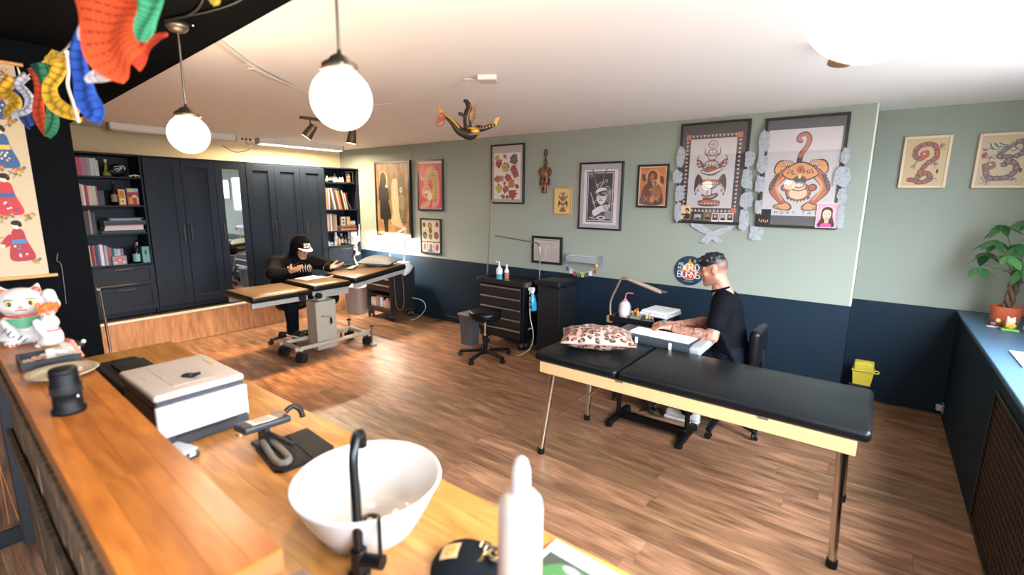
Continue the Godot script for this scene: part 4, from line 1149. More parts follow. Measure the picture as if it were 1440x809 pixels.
func pic_sign() -> Image:
	var p := Pic.new(256, 256, Color("16344c"))
	p.ell(128, 128, 126, 126, Color("1b3a54"))
	p.blob([Vector2(60, 130), Vector2(82, 84), Vector2(104, 66), Vector2(118, 50), Vector2(128, 16), Vector2(140, 46), Vector2(160, 62), Vector2(178, 92), Vector2(194, 130), Vector2(186, 180), Vector2(156, 206), Vector2(104, 206), Vector2(68, 180)], Color("cf8a34"))
	p.blob([Vector2(66, 130), Vector2(80, 140), Vector2(100, 120), Vector2(128, 128), Vector2(150, 118), Vector2(176, 140), Vector2(184, 160), Vector2(166, 190), Vector2(128, 198), Vector2(90, 190), Vector2(72, 166)], Color("a8423a")).blob([Vector2(164, 44), Vector2(172, 22), Vector2(178, 48), Vector2(172, 58)], Color("cf8a34"))
	var W := Color("d8d8da")
	p.text("AS", 34, 62, 22, 4, W).text("THE", 26, 96, 22, 3.6, W, 0.8, 0.7).text("WORLD", 70, 68, 56, 7, W, 0.66, 0.8).text("BURNS", 30, 136, 52, 7, W, 0.86, 0.95)
	var r := RandomNumberGenerator.new(); r.seed = 3
	p.lines(84, 216, 90, 2, 7, Color("b9c2c8"), r, 2.4)
	return p.done()

func pic_girl() -> Image:
	var p := Pic.new(120, 166, Color("d49aa8"))
	p.ell(60, 70, 52, 56, Color("dca8b4"))
	p.blob([Vector2(26, 70), Vector2(34, 36), Vector2(62, 24), Vector2(90, 40), Vector2(94, 90), Vector2(110, 150), Vector2(90, 164), Vector2(60, 130), Vector2(26, 164), Vector2(8, 150), Vector2(24, 110)], Color("4c2a22"))
	p.blob([Vector2(34, 74), Vector2(44, 48), Vector2(66, 44), Vector2(84, 60), Vector2(84, 92), Vector2(64, 118), Vector2(44, 106)], Color("dcb89c"))
	p.rect(50, 106, 24, 30, Color("d2a88c")).ell(60, 152, 34, 16, Color("c8508a"))
	p.ell(48, 76, 6, 4, Color("e8e2de")).ell(74, 76, 6, 4, Color("e8e2de")).ell(48, 76, 3, 3, Color("3a2a24")).ell(74, 76, 3, 3, Color("3a2a24")).line([Vector2(40, 68), Vector2(54, 66)], 2, Color("3a2a24")).line([Vector2(68, 66), Vector2(82, 68)], 2, Color("3a2a24")).curve([Vector2(52, 100), Vector2(62, 104), Vector2(72, 100)], 4, Color("b5525c")).curve([Vector2(60, 78), Vector2(57, 90), Vector2(64, 91)], 1.6, Color("a87a62"))
	return p.done()

func pic_lace(sd: int) -> Image:
	var p := Pic.new(160, 160, Color("a2a6ab"))
	var r := RandomNumberGenerator.new(); r.seed = 50 + sd
	for k in 70:
		var a := Vector2(r.randf() * 160, r.randf() * 160)
		var pts := [a]
		for j in 3: pts.append(pts[-1] + Vector2.from_angle(r.randf() * TAU) * r.randf_range(8, 16))
		p.curve(pts, r.randf_range(1.2, 2.6), Color("6d737b") if k % 3 else Color("bcc0c5"), 0.6)
	return p.done()

# cut-out paper drawing: irregular outline made from a seed; two small bends give it body
func cutout(at: Vector3, w: float, h: float, sd: int, label: String, group: String, outline := []):
	var t := thing("paper_cutout", label, "paper cutout", at, 0.0, group)
	var r := RandomNumberGenerator.new(); r.seed = sd
	var pts := PackedVector2Array()
	if outline.is_empty():
		for k in 22:
			var a := TAU * k / 22
			var q := Vector2(cos(a), sin(a))
			var b := 1.0 / maxf(absf(q.x), absf(q.y))
			pts.append(q * lerpf(1.0, b, 0.55) * (0.78 + r.randf() * 0.32) * Vector2(w, h) * 0.5)
	else:
		for o in outline: pts.append(o * Vector2(w, h) * 0.5)
	if not mats.has("lace%d" % (sd % 2)):
		var m := printed(pic_lace(sd % 2), 0.8)
		m.texture_repeat = true
		mats["lace%d" % (sd % 2)] = m
	obj("paper", mb().prism(pts, 0.003, Transform3D(), 6.0), mats["lace%d" % (sd % 2)], t)
	var inner := PackedVector2Array()
	for q in pts: inner.append(q * 0.62)
	obj("raised_layer", mb().prism(inner, 0.003, Transform3D(Basis(), Vector3(0, 0, 0.0035)), 9.0), mats["lace%d" % (sd % 2)], t)
	t.rotation = Vector3(0.04, 0.1 * (r.randf() - 0.5), 0)

func wall_art():
	var Z := LZ + 0.001
	var blk := hexm("15181c", 0.35)
	framed(-6.364, -5.542, 1.169, 2.305, Z, 0.035, 0.05, hexm("191512", 0.4), pic_woman(), "large black-framed painting of a woman in black before a draped mirror with a skeleton", "framed_painting", false)
	framed(-5.401, -4.883, 1.585, 2.296, Z, 0.022, 0.03, blk, pic_tiger(), "black-framed red poster of a crouching tiger")
	framed(-5.368, -4.94, 0.96, 1.475, Z, 0.018, 0.025, blk, pic_flash(), "black-framed sheet of small tattoo designs hung below the tiger poster")
	framed(-4.011, -3.494, 1.704, 2.429, Z, 0.02, 0.03, blk, pic_roses(), "black-framed print of many red, yellow and orange roses")
	framed(-2.723, -2.201, 1.439, 2.168, Z, 0.02, 0.03, blk, pic_ink(), "black-framed black and white ink print of a masked face with antlers")
	framed(-2.043, -1.718, 1.693, 2.123, Z, 0.02, 0.025, blk, pic_icon(), "small black-framed orange icon of a mother and child")
	framed(-3.058, -2.824, 1.593, 1.902, Z, 0.014, 0.018, hexm("b98a52", 0.5), pic_small(), "small yellow print in a light wooden frame beside the carved mask", "framed_print", false)
	framed(-3.359, -2.927, 0.996, 1.328, Z, 0.03, 0.025, blk, pic_cert(), "black-framed printed certificate low on the wall above the tool chest", "framed_certificate")
	framed(-1.625, -1.01, 1.55, 2.49, Z, 0.022, 0.032, blk, pic_skull(), "tall black-framed poster of a horned skull over a globe and winged bowl")
	framed(-0.893, -0.283, 1.544, 2.477, Z, 0.022, 0.032, blk, pic_monkey(), "tall black-framed poster of a bent-over monkey with curled tail")
	var pine := hexm("d9c0a2", 0.55)
	framed(0.084, 0.383, 1.89, 2.302, RZ + 0.001, 0.02, 0.035, pine, pic_dragon(0), "light-wood framed print of a coiled red and black dragon", "framed_print", false, hexm("d3b98c"))
	framed(0.535, 0.834, 1.888, 2.297, RZ + 0.001, 0.02, 0.035, pine, pic_dragon(1), "light-wood framed print of a blue-grey winged dragon, above the potted plant", "framed_print", false, hexm("cdb894"))
	# carved mask on a chain
	var t := thing("carved_mask", "dark carved wooden mask with horns hanging from a wooden chain", "mask", Vector3(-3.188, 1.834, Z))
	var dk := hexm("4a2c1e", 0.45); var md := hexm("7d4a2c", 0.4)
	obj("face", mb().rbox(Vector3(0, 0.17, 0.03), Vector3(0.1, 0.13, 0.06), 0.03, 4).ell(Vector3(0, 0.22, 0.035), Vector3(0.056, 0.06, 0.04), 16, 10), md, t)
	obj("jaw", mb().rbox(Vector3(0, 0.055, 0.03), Vector3(0.062, 0.11, 0.05), 0.018, 3), md, t)
	obj("mouth", mb().ell(Vector3(0, 0.05, 0.056), Vector3(0.02, 0.022, 0.008), 12, 6), hexm("1c120e", 0.5), t)
	obj("nose", mb().tube([Vector3(0, 0.19, 0.07), Vector3(0, 0.105, 0.075)], [0.008, 0.013], 8), dk, t)
	for s in [-1, 1]:
		obj("eye", mb().ell(Vector3(s * 0.027, 0.165, 0.06), Vector3(0.015, 0.02, 0.01), 12, 6), hexm("1c120e", 0.4), t)
		obj("horn", mb().curve([Vector3(s * 0.045, 0.2, 0.02), Vector3(s * 0.066, 0.25, 0.02), Vector3(s * 0.052, 0.3, 0.02)], [0.022, 0.024, 0.006], 10, 5), hexm("5f2a22", 0.45), t)
		obj("ear", mb().ell(Vector3(s * 0.062, 0.13, 0.02), Vector3(0.016, 0.045, 0.014), 10, 8), dk, t)
	obj("crown", mb().rbox(Vector3(0, 0.29, 0.02), Vector3(0.04, 0.06, 0.03), 0.01, 2), dk, t)
	for k in 3:
		var ring := []
		for i in 13:
			var a := TAU * i / 12
			ring.append(Vector3(cos(a) * 0.02 * (1 if k != 1 else 0.4), 0.355 + k * 0.056 + sin(a) * 0.032, 0.016 + (sin(a) * 0.0 if k != 1 else cos(a) * 0.014)))
		obj("chain_link", mb().tube(ring, 0.008, 6, false), dk, t)
	# round sign
	t = thing("round_sign", "round navy wall sign with orange flame reading AS THE WORLD BURNS beside the man's face", "sign", Vector3(-1.451, 1.08, Z))
	obj("disc", mb().lathe([Vector2(0.001, 0.0), Vector2(0.146, 0.0), Vector2(0.148, 0.004), Vector2(0.146, 0.010), Vector2(0.001, 0.010)], 40, Transform3D(Basis(Vector3.RIGHT, PI / 2), Vector3.ZERO)), hexm("1b3a54", 0.4), t)
	var dm := mb()
	for i in 40:
		var a := Vector2.from_angle(TAU * i / 40); var b := Vector2.from_angle(TAU * (i + 1) / 40)
		dm.tri(Vector3(0, 0, 0.0115), Vector3(a.x * 0.146, a.y * 0.146, 0.0115), Vector3(b.x * 0.146, b.y * 0.146, 0.0115), Vector2(0.5, 0.5), Vector2(0.5 + a.x * 0.5, 0.5 - a.y * 0.5), Vector2(0.5 + b.x * 0.5, 0.5 - b.y * 0.5))
	obj("sign_print", dm, printed(pic_sign(), 0.35), t)
	# cards and snapshots tucked into the two tall frames
	var fz := Z + 0.035
	t = thing("portrait_card", "pink drawn portrait of a brown-haired girl tucked into the monkey poster's corner", "card", Vector3(-0.358, 1.555, fz))
	obj("card_paper", mb().box(Vector3(0, 0.103, 0), Vector3(0.15, 0.206, 0.002)), hexm("e4d8d8", 0.7), t)
	obj("picture", mb().quad_z(0.0015, -0.072, 0.072, 0.004, 0.202), printed(pic_girl(), 0.6), t)
	t = thing("flame_photo", "dark photograph of candle flames on the monkey poster's lower left corner", "photograph", Vector3(-0.829, 1.558, fz))
	var p := Pic.new(80, 108, Color("15171f"))
	for k in 5: p.ell(14 + k * 13, 74 + (k * 7) % 12, 4, 10, Color("b5622a")).ell(14 + k * 13, 77 + (k * 7) % 12, 2, 6, Color("d8a850"))
	obj("photo_paper", mb().box(Vector3(0, 0.071, 0), Vector3(0.106, 0.143, 0.002)), hexm("1a1c22", 0.5), t)
	obj("picture", mb().quad_z(0.0015, -0.051, 0.051, 0.002, 0.141), printed(p.done(), 0.5), t)
	t = thing("baby_photo", "warm photograph of a dark-haired person and child at the skull poster's lower left corner", "photograph", Vector3(-1.526, 1.589, fz))
	p = Pic.new(80, 104, Color("cdb388"))
	p.ell(54, 34, 16, 18, Color("2a1f1c")).ell(50, 44, 11, 14, Color("b9866a")).blob([Vector2(30, 104), Vector2(34, 66), Vector2(60, 58), Vector2(80, 70), Vector2(80, 104)], Color("2a2526")).ell(24, 76, 14, 14, Color("c49a80")).ell(24, 68, 14, 8, Color("4a3426"))
	obj("photo_paper", mb().box(Vector3(0, 0.065, 0), Vector3(0.102, 0.131, 0.002)), hexm("cdb388", 0.5), t)
	obj("picture", mb().quad_z(0.0015, -0.049, 0.049, 0.002, 0.129), printed(p.done(), 0.5), t)
	var n := 0
	for s in [[-1.405, 1.583, 0.07, 0.06, "8f989f", "grey snapshot beside the warm photograph"], [-1.312, 1.58, 0.072, 0.083, "6a5a48", "brown snapshot, left of the white-bordered ones"], [-1.243, 1.576, 0.063, 0.078, "4a4650", "white-bordered snapshot with a violet-grey picture"], [-1.174, 1.577, 0.06, 0.077, "8a8e90", "white-bordered snapshot with a pale grey picture"], [-1.113, 1.578, 0.058, 0.077, "5a4640", "rightmost white-bordered snapshot with a brown picture"]]:
		t = thing("snapshot", s[5] + " along the skull poster's bottom", "photograph", Vector3(s[0], s[1], fz), 0.0, "snapshots under the skull print")
		obj("photo_paper", mb().box(Vector3(0, s[3] / 2, 0), Vector3(s[2], s[3], 0.0015)), hexm("d9d6d2" if n > 1 else "6a6058", 0.5), t)
		p = Pic.new(40, 48, Color(s[4]))
		p.ell(20, 20, 9, 11, Color("b58f7a") if n != 1 else Color("8a7458")).blob([Vector2(4, 48), Vector2(10, 32), Vector2(30, 32), Vector2(36, 48)], Color("26242a"))
		obj("picture", mb().quad_z(0.0011, -s[2] * 0.42, s[2] * 0.42, s[3] * 0.16, s[3] * 0.92), printed(p.done(), 0.5), t)
		n += 1
	# cut-out paper drawings hung down both sides of the two posters
	var G := [["left side of the skull poster", [[-1.604, 2.18, 0.08, 0.207], [-1.625, 1.995, 0.105, 0.134], [-1.595, 1.835, 0.094, 0.17], [-1.599, 1.655, 0.078, 0.188]]], ["right side of the skull poster", [[-0.99, 2.141, 0.087, 0.148], [-0.997, 1.963, 0.1, 0.194], [-0.987, 1.776, 0.112, 0.15], [-0.99, 1.6, 0.088, 0.19]]], ["left side of the monkey poster", [[-0.888, 2.281, 0.086, 0.21], [-0.884, 2.094, 0.088, 0.166], [-0.886, 1.92, 0.08, 0.156], [-0.88, 1.716, 0.066, 0.134]]], ["right side of the monkey poster", [[-0.283, 2.132, 0.066, 0.132], [-0.286, 1.977, 0.12, 0.17], [-0.27, 1.816, 0.07, 0.142], [-0.262, 1.652, 0.062, 0.186]]]]
	var sd := 100
	for g in G:
		var k := 0
		for c in g[1]:
			cutout(Vector3(c[0], c[1], fz + 0.004), c[2], c[3], sd, "%s grey-white cut-out paper drawing down the %s" % [["topmost", "second", "third", "lowest"][k], g[0]], "cut-out paper drawings")
			k += 1; sd += 1
	cutout(Vector3(-0.882, 1.477, Z + 0.012), 0.115, 0.142, 131, "single grey-white cut-out paper drawing on the wall below the two tall posters", "cut-out paper drawings")
	cutout(Vector3(-1.272, 1.464, Z + 0.012), 0.41, 0.216, 140, "grey-white cut-out paper eagle with spread wings under the skull poster", "cut-out paper drawings", [Vector2(-1, 0.95), Vector2(-0.6, 0.85), Vector2(-0.25, 0.5), Vector2(0.05, 0.15), Vector2(0.2, 0.3), Vector2(0.6, 0.6), Vector2(1, 0.8), Vector2(0.85, 0.3), Vector2(0.45, -0.1), Vector2(0.3, -0.3), Vector2(0.55, -0.7), Vector2(0.3, -0.85), Vector2(0.05, -0.55), Vector2(-0.15, -1), Vector2(-0.5, -0.85), Vector2(-0.35, -0.4), Vector2(-0.2, -0.15), Vector2(-0.55, 0.1), Vector2(-0.9, 0.5)])
	# grey wall holder with a string of tiny flags
	t = thing("paper_dispenser", "grey wall-mounted paper roll holder hung with tiny coloured flags", "dispenser", Vector3(-2.615, 1.04, Z))
	obj("housing", mb().rbox(Vector3(0, 0.06, 0.055), Vector3(0.4, 0.075, 0.11), 0.012, 2), hexm("8f9499", 0.4), t)
	obj("paper_edge", mb().box(Vector3(0, 0.1, 0.05), Vector3(0.36, 0.012, 0.09), 0.003), hexm("b9bec2", 0.6), t)
	for s in [-1, 1]: obj("end_cap", mb().rbox(Vector3(s * 0.2, 0.06, 0.055), Vector3(0.02, 0.1, 0.12), 0.008, 2), hexm("6d7277", 0.4), t)
	t = thing("tiny_flag_string", "short string of tiny coloured flags under the grey paper holder", "flag string", Vector3(-2.615, 1.0, Z + 0.115))
	var sp := []
	for k in 9:
		var u := k / 8.0
		sp.append(Vector3(-0.2 + 0.4 * u, 0.03 - 0.075 * 4 * u * (1 - u), 0))
	obj("cord", mb().tube(sp, 0.002, 5), hexm("c9c4ba", 0.8), t)
	var cols := ["3a5a7a", "c9ccd0", "a83a34", "4a7a52", "cf9a3a", "35507a", "d2d2d2", "a8402e"]
	for k in 8:
		var u := (k + 0.5) / 8.0
		var q := Vector3(-0.2 + 0.4 * u, 0.03 - 0.075 * 4 * u * (1 - u), 0)
		obj("tiny_flag", mb().box(q + Vector3(0, -0.027, 0), Vector3(0.036, 0.05, 0.002)), hexm(cols[k], 0.8), t)
	t = thing("yellow_tassel", "small yellow flower tassel hanging at the right end of the grey holder", "tassel", Vector3(-2.42, 0.99, Z + 0.12))
	obj("bloom", mb().ell(Vector3(0, 0.06, 0), Vector3(0.02, 0.024, 0.02), 10, 8), hexm("c9942e", 0.7), t)
	obj("thread", mb().tube([Vector3(0, 0.08, 0), Vector3(0, 0.13, -0.01)], 0.002, 5), hexm("c9942e", 0.8), t)

func leather(h: String, rough := 0.35) -> Material:
	var key := "lea" + h + str(rough)
	if not mats.has(key): mats[key] = bumpy(hexm(h, rough, 0.0, 0.34), 0.16, 0.02, 0.25, 12)
	return mats[key]

func caster(t: Node3D, at: Vector3, r: float, dark := true, turn := 0.3):
	var c := obj("caster", mb().box(Vector3(0, r * 1.25, 0), Vector3(r * 0.5, r * 1.1, r * 0.7), 0.003).tube([Vector3(0, r * 1.7, 0), Vector3(0, r * 2.2, 0)], r * 0.22, 8), hexm("24272b", 0.4), t, at)
	c.rotation.y = turn
	for s in [-1, 1]: obj("wheel", mb().tube([Vector3(s * r * 0.3, r, 0), Vector3(s * r * 0.75, r, 0)], r, 16), hexm("16181b" if dark else "6d6f72", 0.4), c)

func star_base(t: Node3D, r: float, y: float, m: Material, turn := 0.0):
	for k in 5:
		var a := TAU * k / 5 + turn
		var d := Vector3(cos(a), 0, sin(a))
		obj("base_arm", mb().bar(d * 0.03 + Vector3(0, y + 0.02, 0), d * r + Vector3(0, y - 0.01, 0), 0.045, 0.03, 0.008), m, t)
		caster(t, d * (r - 0.01), 0.026, true, a)

func bin(at: Vector3, s: Vector3, c: String, label: String, turn := 0.0) -> Node3D:
	var t := thing("waste_bin", label, "bin", at, turn)
	var rows := []
	for q: Array in [[0.84, 0.0], [0.86, 0.01], [1.0, s.y * 0.96], [1.04, s.y * 0.97], [1.04, s.y], [0.97, s.y], [0.95, s.y * 0.9], [0.82, 0.015]]:
		var ro := []
		for i in 24:
			var a := -TAU * i / 24
			var v: Vector3 = Vector3(signf(cos(a)) * pow(absf(cos(a)), 0.35) * s.x / 2, 0, signf(sin(a)) * pow(absf(sin(a)), 0.35) * s.z / 2) * q[0]
			ro.append(v + Vector3(0, q[1], 0))
		rows.append(ro)
	obj("bin_body", mb().soft().skin(rows).flat().cap(rows[0], true).cap(rows[-1], true), hexm(c, 0.5), t)
	return t

func furniture():
	var cream := hexm("9c9587", 0.45)
	var blk := hexm("0e1013", 0.4, 0.0, 0.35)
	var chrome := hexm("cdc8c2", 0.16, 1.0)
	# ---- hydraulic table at the back
	var t := thing("treatment_table", "hydraulic treatment table with painted tan sheen on a cream wheeled base before the man in the cap", "treatment table", Vector3(-4.95, 0, -2.95))
	obj("lift_column", mb().box(Vector3(-0.03, 0.33, 0.02), Vector3(0.2, 0.56, 0.25), 0.006).box(Vector3(-0.03, 0.3, 0.02), Vector3(0.207, 0.006, 0.257)), cream, t)
	obj("neck", mb().box(Vector3(-0.03, 0.67, 0.03), Vector3(0.1, 0.14, 0.1), 0.005), hexm("a9a397", 0.4), t)
	obj("crank", mb().tube([Vector3(0.075, 0.44, 0.08), Vector3(0.1, 0.44, 0.08), Vector3(0.1, 0.43, -0.01), Vector3(0.1, 0.4, -0.02)], 0.007, 8), hexm("8d887e", 0.3, 0.7), t)
	obj("crank_grip", mb().tube([Vector3(0.1, 0.41, -0.02), Vector3(0.1, 0.34, -0.02)], 0.012, 10), blk, t)
	for x in [-0.19, 0.15]: obj("base_rail", mb().tube([Vector3(x, 0.15, 0.46), Vector3(x, 0.15, -0.5)], 0.024, 12), cream, t)
	for z in [0.4, -0.44]: obj("cross_bar", mb().tube([Vector3(-0.2, 0.15, z), Vector3(0.18, 0.15, z)], 0.024, 12), cream, t)
	for z in [0.4, -0.44]:
		for x in [-0.2, 0.17]: caster(t, Vector3(x, 0, z), 0.055, true, 0.5)
	for x in [-0.24, 0.22]:
		obj("levelling_screw", mb().tube([Vector3(x, 0.03, -0.47), Vector3(x, 0.24, -0.47)], 0.011, 8), hexm("77736c", 0.35, 0.7), t)
		obj("screw_knob", mb().cyl(Vector3(x, 0.235, -0.47), 0.026, 0.018, 12, 0.003), blk, t)
		obj("foot_plate", mb().box(Vector3(x, 0.016, -0.47), Vector3(0.11, 0.03, 0.07), 0.006), cream, t)
	obj("base_knob", mb().cyl(Vector3(0.15, 0.17, -0.1), 0.012, 0.05, 10, 0.002), blk, t)
	# three cushions: left leaf, middle, raised right leaf
	var pad := leather("4d3f2b", 0.32)  # dark vinyl tops; the cream wall's reflection is painted in as tan
	var side := leather("0b0d10", 0.35)
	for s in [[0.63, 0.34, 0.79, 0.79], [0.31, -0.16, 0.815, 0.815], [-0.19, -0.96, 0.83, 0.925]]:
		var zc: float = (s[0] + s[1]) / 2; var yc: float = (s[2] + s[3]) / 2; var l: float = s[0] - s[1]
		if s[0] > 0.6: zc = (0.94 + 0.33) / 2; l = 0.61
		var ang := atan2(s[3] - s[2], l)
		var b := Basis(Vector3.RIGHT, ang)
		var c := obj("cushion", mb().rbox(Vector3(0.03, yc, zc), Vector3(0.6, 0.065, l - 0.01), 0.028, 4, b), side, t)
		obj("wall_reflection_top", mb().rbox(Vector3(0.03, yc, zc) + b * Vector3(0, 0.031, 0), Vector3(0.57, 0.006, l - 0.04), 0.003, 1, b), pad, c).set_meta("label", "dark vinyl top face with cream wall reflection painted in as tan")
		for x in [0.28, -0.2]: obj("side_rail", mb().bar(Vector3(x, yc - 0.06, zc) + b * Vector3(0, 0, l / 2 - 0.02), Vector3(x, yc - 0.06, zc) + b * Vector3(0, 0, -l / 2 + 0.02), 0.025, 0.05, 0.004), hexm("96938d", 0.4, 0.2), t)
	obj("centre_plate", mb().box(Vector3(0.27, 0.745, 0.06), Vector3(0.03, 0.09, 0.4), 0.004), hexm("96938d", 0.4, 0.2), t)
	for z in [0.42, 0.24]: obj("tilt_knob", mb().tube([Vector3(0.28, 0.735, z), Vector3(0.33, 0.735, z)], 0.033, 14), blk, t)
	# things on it
	t = thing("pillow", "blue-grey pillow lying on the raised end of the hydraulic treatment table", "pillow", Vector3(-4.93, 0.985, -3.72), 0.35)
	cushion(t, 0.46, 0.3, 0.12, hexm("6d7a86", 0.8))
	t.rotation.x = 0.12
	t = thing("tattoo_wrap", "clear crumpled plastic wrap hanging from the raised end of the hydraulic treatment table", "wrap", Vector3(-4.7, 0.815, -3.9))
	obj("film", mb().curve([Vector3(0, 0, 0), Vector3(0.02, 0.05, -0.06), Vector3(0, 0.09, -0.14)], [0.03, 0.045, 0.03], 9, 4), hexm("a9b0b6", 0.2), t)
	t = thing("phone", "dark phone lying on the hydraulic treatment table left of the blue-grey pillow", "phone", Vector3(-5.08, 0.912, -3.44))
	obj("phone_body", mb().rbox(Vector3(0, 0.006, 0), Vector3(0.08, 0.012, 0.15), 0.005, 2), hexm("2b3038", 0.3), t)
	obj("screen", mb().box(Vector3(0, 0.0125, 0), Vector3(0.07, 0.001, 0.135)), hexm("8d99a6", 0.1), t)
	t.rotation = Vector3(0.15, 0.4, 0)
	t = thing("drawing_sheet", "white drawing sheet on the hydraulic treatment table in front of the man in the cap", "paper", Vector3(-5.12, 0.851, -2.9), 0.15)
	obj("sheet", mb().box(Vector3.ZERO, Vector3(0.21, 0.002, 0.26)), hexm("d9d9dc", 0.7), t)
	t = thing("pen", "thin white pen lying beside the man's drawing sheet", "pen", Vector3(-5.02, 0.855, -3.09), 0.4)
	obj("barrel", mb().tube([Vector3(0, 0, 0.07), Vector3(0, 0, -0.06)], 0.004, 8), hexm("d6d3cf", 0.4), t)
	obj("tip", mb().tube([Vector3(0, 0, -0.06), Vector3(0, 0, -0.075)], [0.004, 0.001], 8), blk, t)
	# ---- stool of the man in the cap
	t = thing("work_stool", "black wheeled stool under the man in the cap", "stool", Vector3(-5.62, 0, -2.92))
	star_base(t, 0.28, 0.07, blk, 0.5)
	obj("gas_lift", mb().tube([Vector3(0, 0.06, 0), Vector3(0, 0.42, 0)], 0.022, 12), blk, t)
	obj("seat", mb().cyl(Vector3(0, 0.42, 0), 0.185, 0.07, 28, 0.02), leather("0b0d10"), t)
	# ---- tool trolley in the far corner
	t = thing("tool_trolley", "dark brown wheeled tool trolley with metal drawer rails beside the hydraulic treatment table", "trolley", Vector3(-5.71, 0, -4.5))
	var br := hexm("33251f", 0.45)
	obj("cabinet_frame", mb().box(Vector3(0, 0.14, 0), Vector3(0.56, 0.06, 0.46), 0.004).box(Vector3(-0.27, 0.45, 0), Vector3(0.02, 0.6, 0.46), 0.003).box(Vector3(0, 0.45, -0.22), Vector3(0.52, 0.6, 0.02)).box(Vector3(0, 0.74, 0), Vector3(0.56, 0.03, 0.46), 0.004).box(Vector3(0, 0.36, 0), Vector3(0.52, 0.012, 0.44)), br, t)
	obj("side_panel", mb().box(Vector3(0.272, 0.45, 0), Vector3(0.02, 0.62, 0.46), 0.003), hexm("15171a", 0.5), t)
	for k in 3:
		var d := obj("drawer", mb().box(Vector3(0, 0.675 - k * 0.1, 0.218), Vector3(0.5, 0.094, 0.02), 0.003), br, t)
		obj("rail_handle", mb().box(Vector3(0, 0.71 - k * 0.1, 0.236), Vector3(0.51, 0.016, 0.02), 0.003), hexm("a39a90", 0.35, 0.7), d)
	for x in [-0.24, 0.24]:
		for z in [-0.18, 0.18]: caster(t, Vector3(x, 0, z), 0.055, true, 0.8)
	var n := 0
	for s in [[-0.19, 0.1, 0.13, "d6d2cf", "white folded packet"], [-0.09, 0.05, 0.16, "c98a78", "pink and white tube"], [-0.01, 0.06, 0.15, "cdd3da", "pale blue-white tube"], [0.07, 0.05, 0.11, "d2b48a", "beige little carton"], [0.13, 0.05, 0.15, "d79aa3", "rosy bottle carton"], [0.205, 0.07, 0.12, "b59a78", "tan carton"]]:
		var q := thing("supply_pack", s[4] + " on the open lower shelf of the brown tool trolley", "package", Vector3(-5.71 + s[0], 0.171, -4.34), 0.0, "supplies in the brown trolley")
		obj("pack", mb().rbox(Vector3(0, s[2] / 2, 0), Vector3(s[1], s[2], 0.05), 0.008, 2), hexm(s[3], 0.6), q)
		obj("flap", mb().box(Vector3(0, s[2] * 0.75, 0.0255), Vector3(s[1] * 0.7, s[2] * 0.2, 0.002)), hexm(s[3], 0.6), q)
		n += 1
	t = thing("spray_cable", "reddish looped machine cord hanging down the side of the brown tool trolley", "cord", Vector3(-5.42, 0.755, -4.42))
	obj("loop", mb().curve([Vector3(0, 0.0, 0.06), Vector3(0.006, -0.06, 0.09), Vector3(0.006, -0.3, 0.08), Vector3(0.006, -0.56, 0.05), Vector3(0.006, -0.58, -0.06), Vector3(0.006, -0.3, -0.08), Vector3(0.006, -0.06, -0.05), Vector3(0, 0.0, -0.03)], 0.005, 6, 6), hexm("8a4a48", 0.5), t)
	# LED arm lamp on it: a lit bar
	t = thing("desk_lamp", "white folding arm lamp lighting the wall under the painting of the woman", "lamp", Vector3(-5.5, 0.755, -4.6))
	var wh := hexm("dcdcdc", 0.35)
	obj("clamp_base", mb().rbox(Vector3(-0.02, 0.04, 0), Vector3(0.16, 0.08, 0.12), 0.012, 2), wh, t)
	obj("post", mb().bar(Vector3(0, 0.08, 0), Vector3(0.05, 0.58, 0), 0.022, 0.022, 0.004), wh, t)
	obj("arm", mb().bar(Vector3(0.05, 0.58, 0), Vector3(-0.28, 0.43, 0), 0.022, 0.03, 0.004), wh, t)
	obj("lamp_head", mb().bar(Vector3(-0.2, 0.425, 0.0), Vector3(-0.86, 0.42, 0.02), 0.07, 0.014, 0.004), wh, t)
	obj("light_bar", mb().bar(Vector3(-0.23, 0.415, 0.0), Vector3(-0.83, 0.41, 0.02), 0.05, 0.006, 0.001), glow(Color(1, 0.97, 0.92), 9.0), t)
	var al := AreaLight3D.new()
	al.name = "desk_lamp_light"
	al.area_size = Vector2(0.6, 0.05)
	al.light_energy = DESK_E
	al.light_color = Color(1.0, 0.95, 0.88)
	al.position = Vector3(-0.53, 0.4, 0.01)
	al.rotation = Vector3(-PI / 2 + 0.45, 0, 0)
	al.shadow_enabled = true
	t.add_child(al)
	t = thing("cable_bundle", "tangle of white cables and plugs hanging on the corner bookcase's right edge", "cables", Vector3(-6.775, 0.78, -4.7))
	for k in 5: obj("cable", mb().curve([Vector3(-0.02 * k, 0.55 - 0.1 * k, -0.05), Vector3(0.05, 0.3, 0.02 * k), Vector3(-0.06 + 0.03 * k, 0.16, 0.05), Vector3(0.06, 0.08, 0.02 * k), Vector3(-0.05, 0.0, 0.04), Vector3(0.02 * k, -0.2, 0)], 0.006, 6, 6), hexm("d2cdc8", 0.5), t)
	obj("adapter", mb().rbox(Vector3(0.02, 0.32, 0.02), Vector3(0.09, 0.08, 0.07), 0.01, 2), hexm("dedad6", 0.4), t)
	t = thing("pump_bottle", "white pump bottle standing between the blue-grey pillow and the white lamp", "bottle", Vector3(-5.72, 0.755, -4.52))
	obj("body", mb().lathe([Vector2(0.001, 0), Vector2(0.035, 0.001), Vector2(0.036, 0.12), Vector2(0.015, 0.15), Vector2(0.012, 0.17), Vector2(0.001, 0.17)], 16), wh, t)
	obj("pump", mb().tube([Vector3(0, 0.17, 0), Vector3(0, 0.215, 0), Vector3(-0.05, 0.22, 0)], 0.008, 8), wh, t)
	bin(Vector3(-6.3, 0, -4.32), Vector3(0.33, 0.42, 0.26), "8d8a88", "light grey waste bin against the wooden step, left of the brown trolley", 0.2)
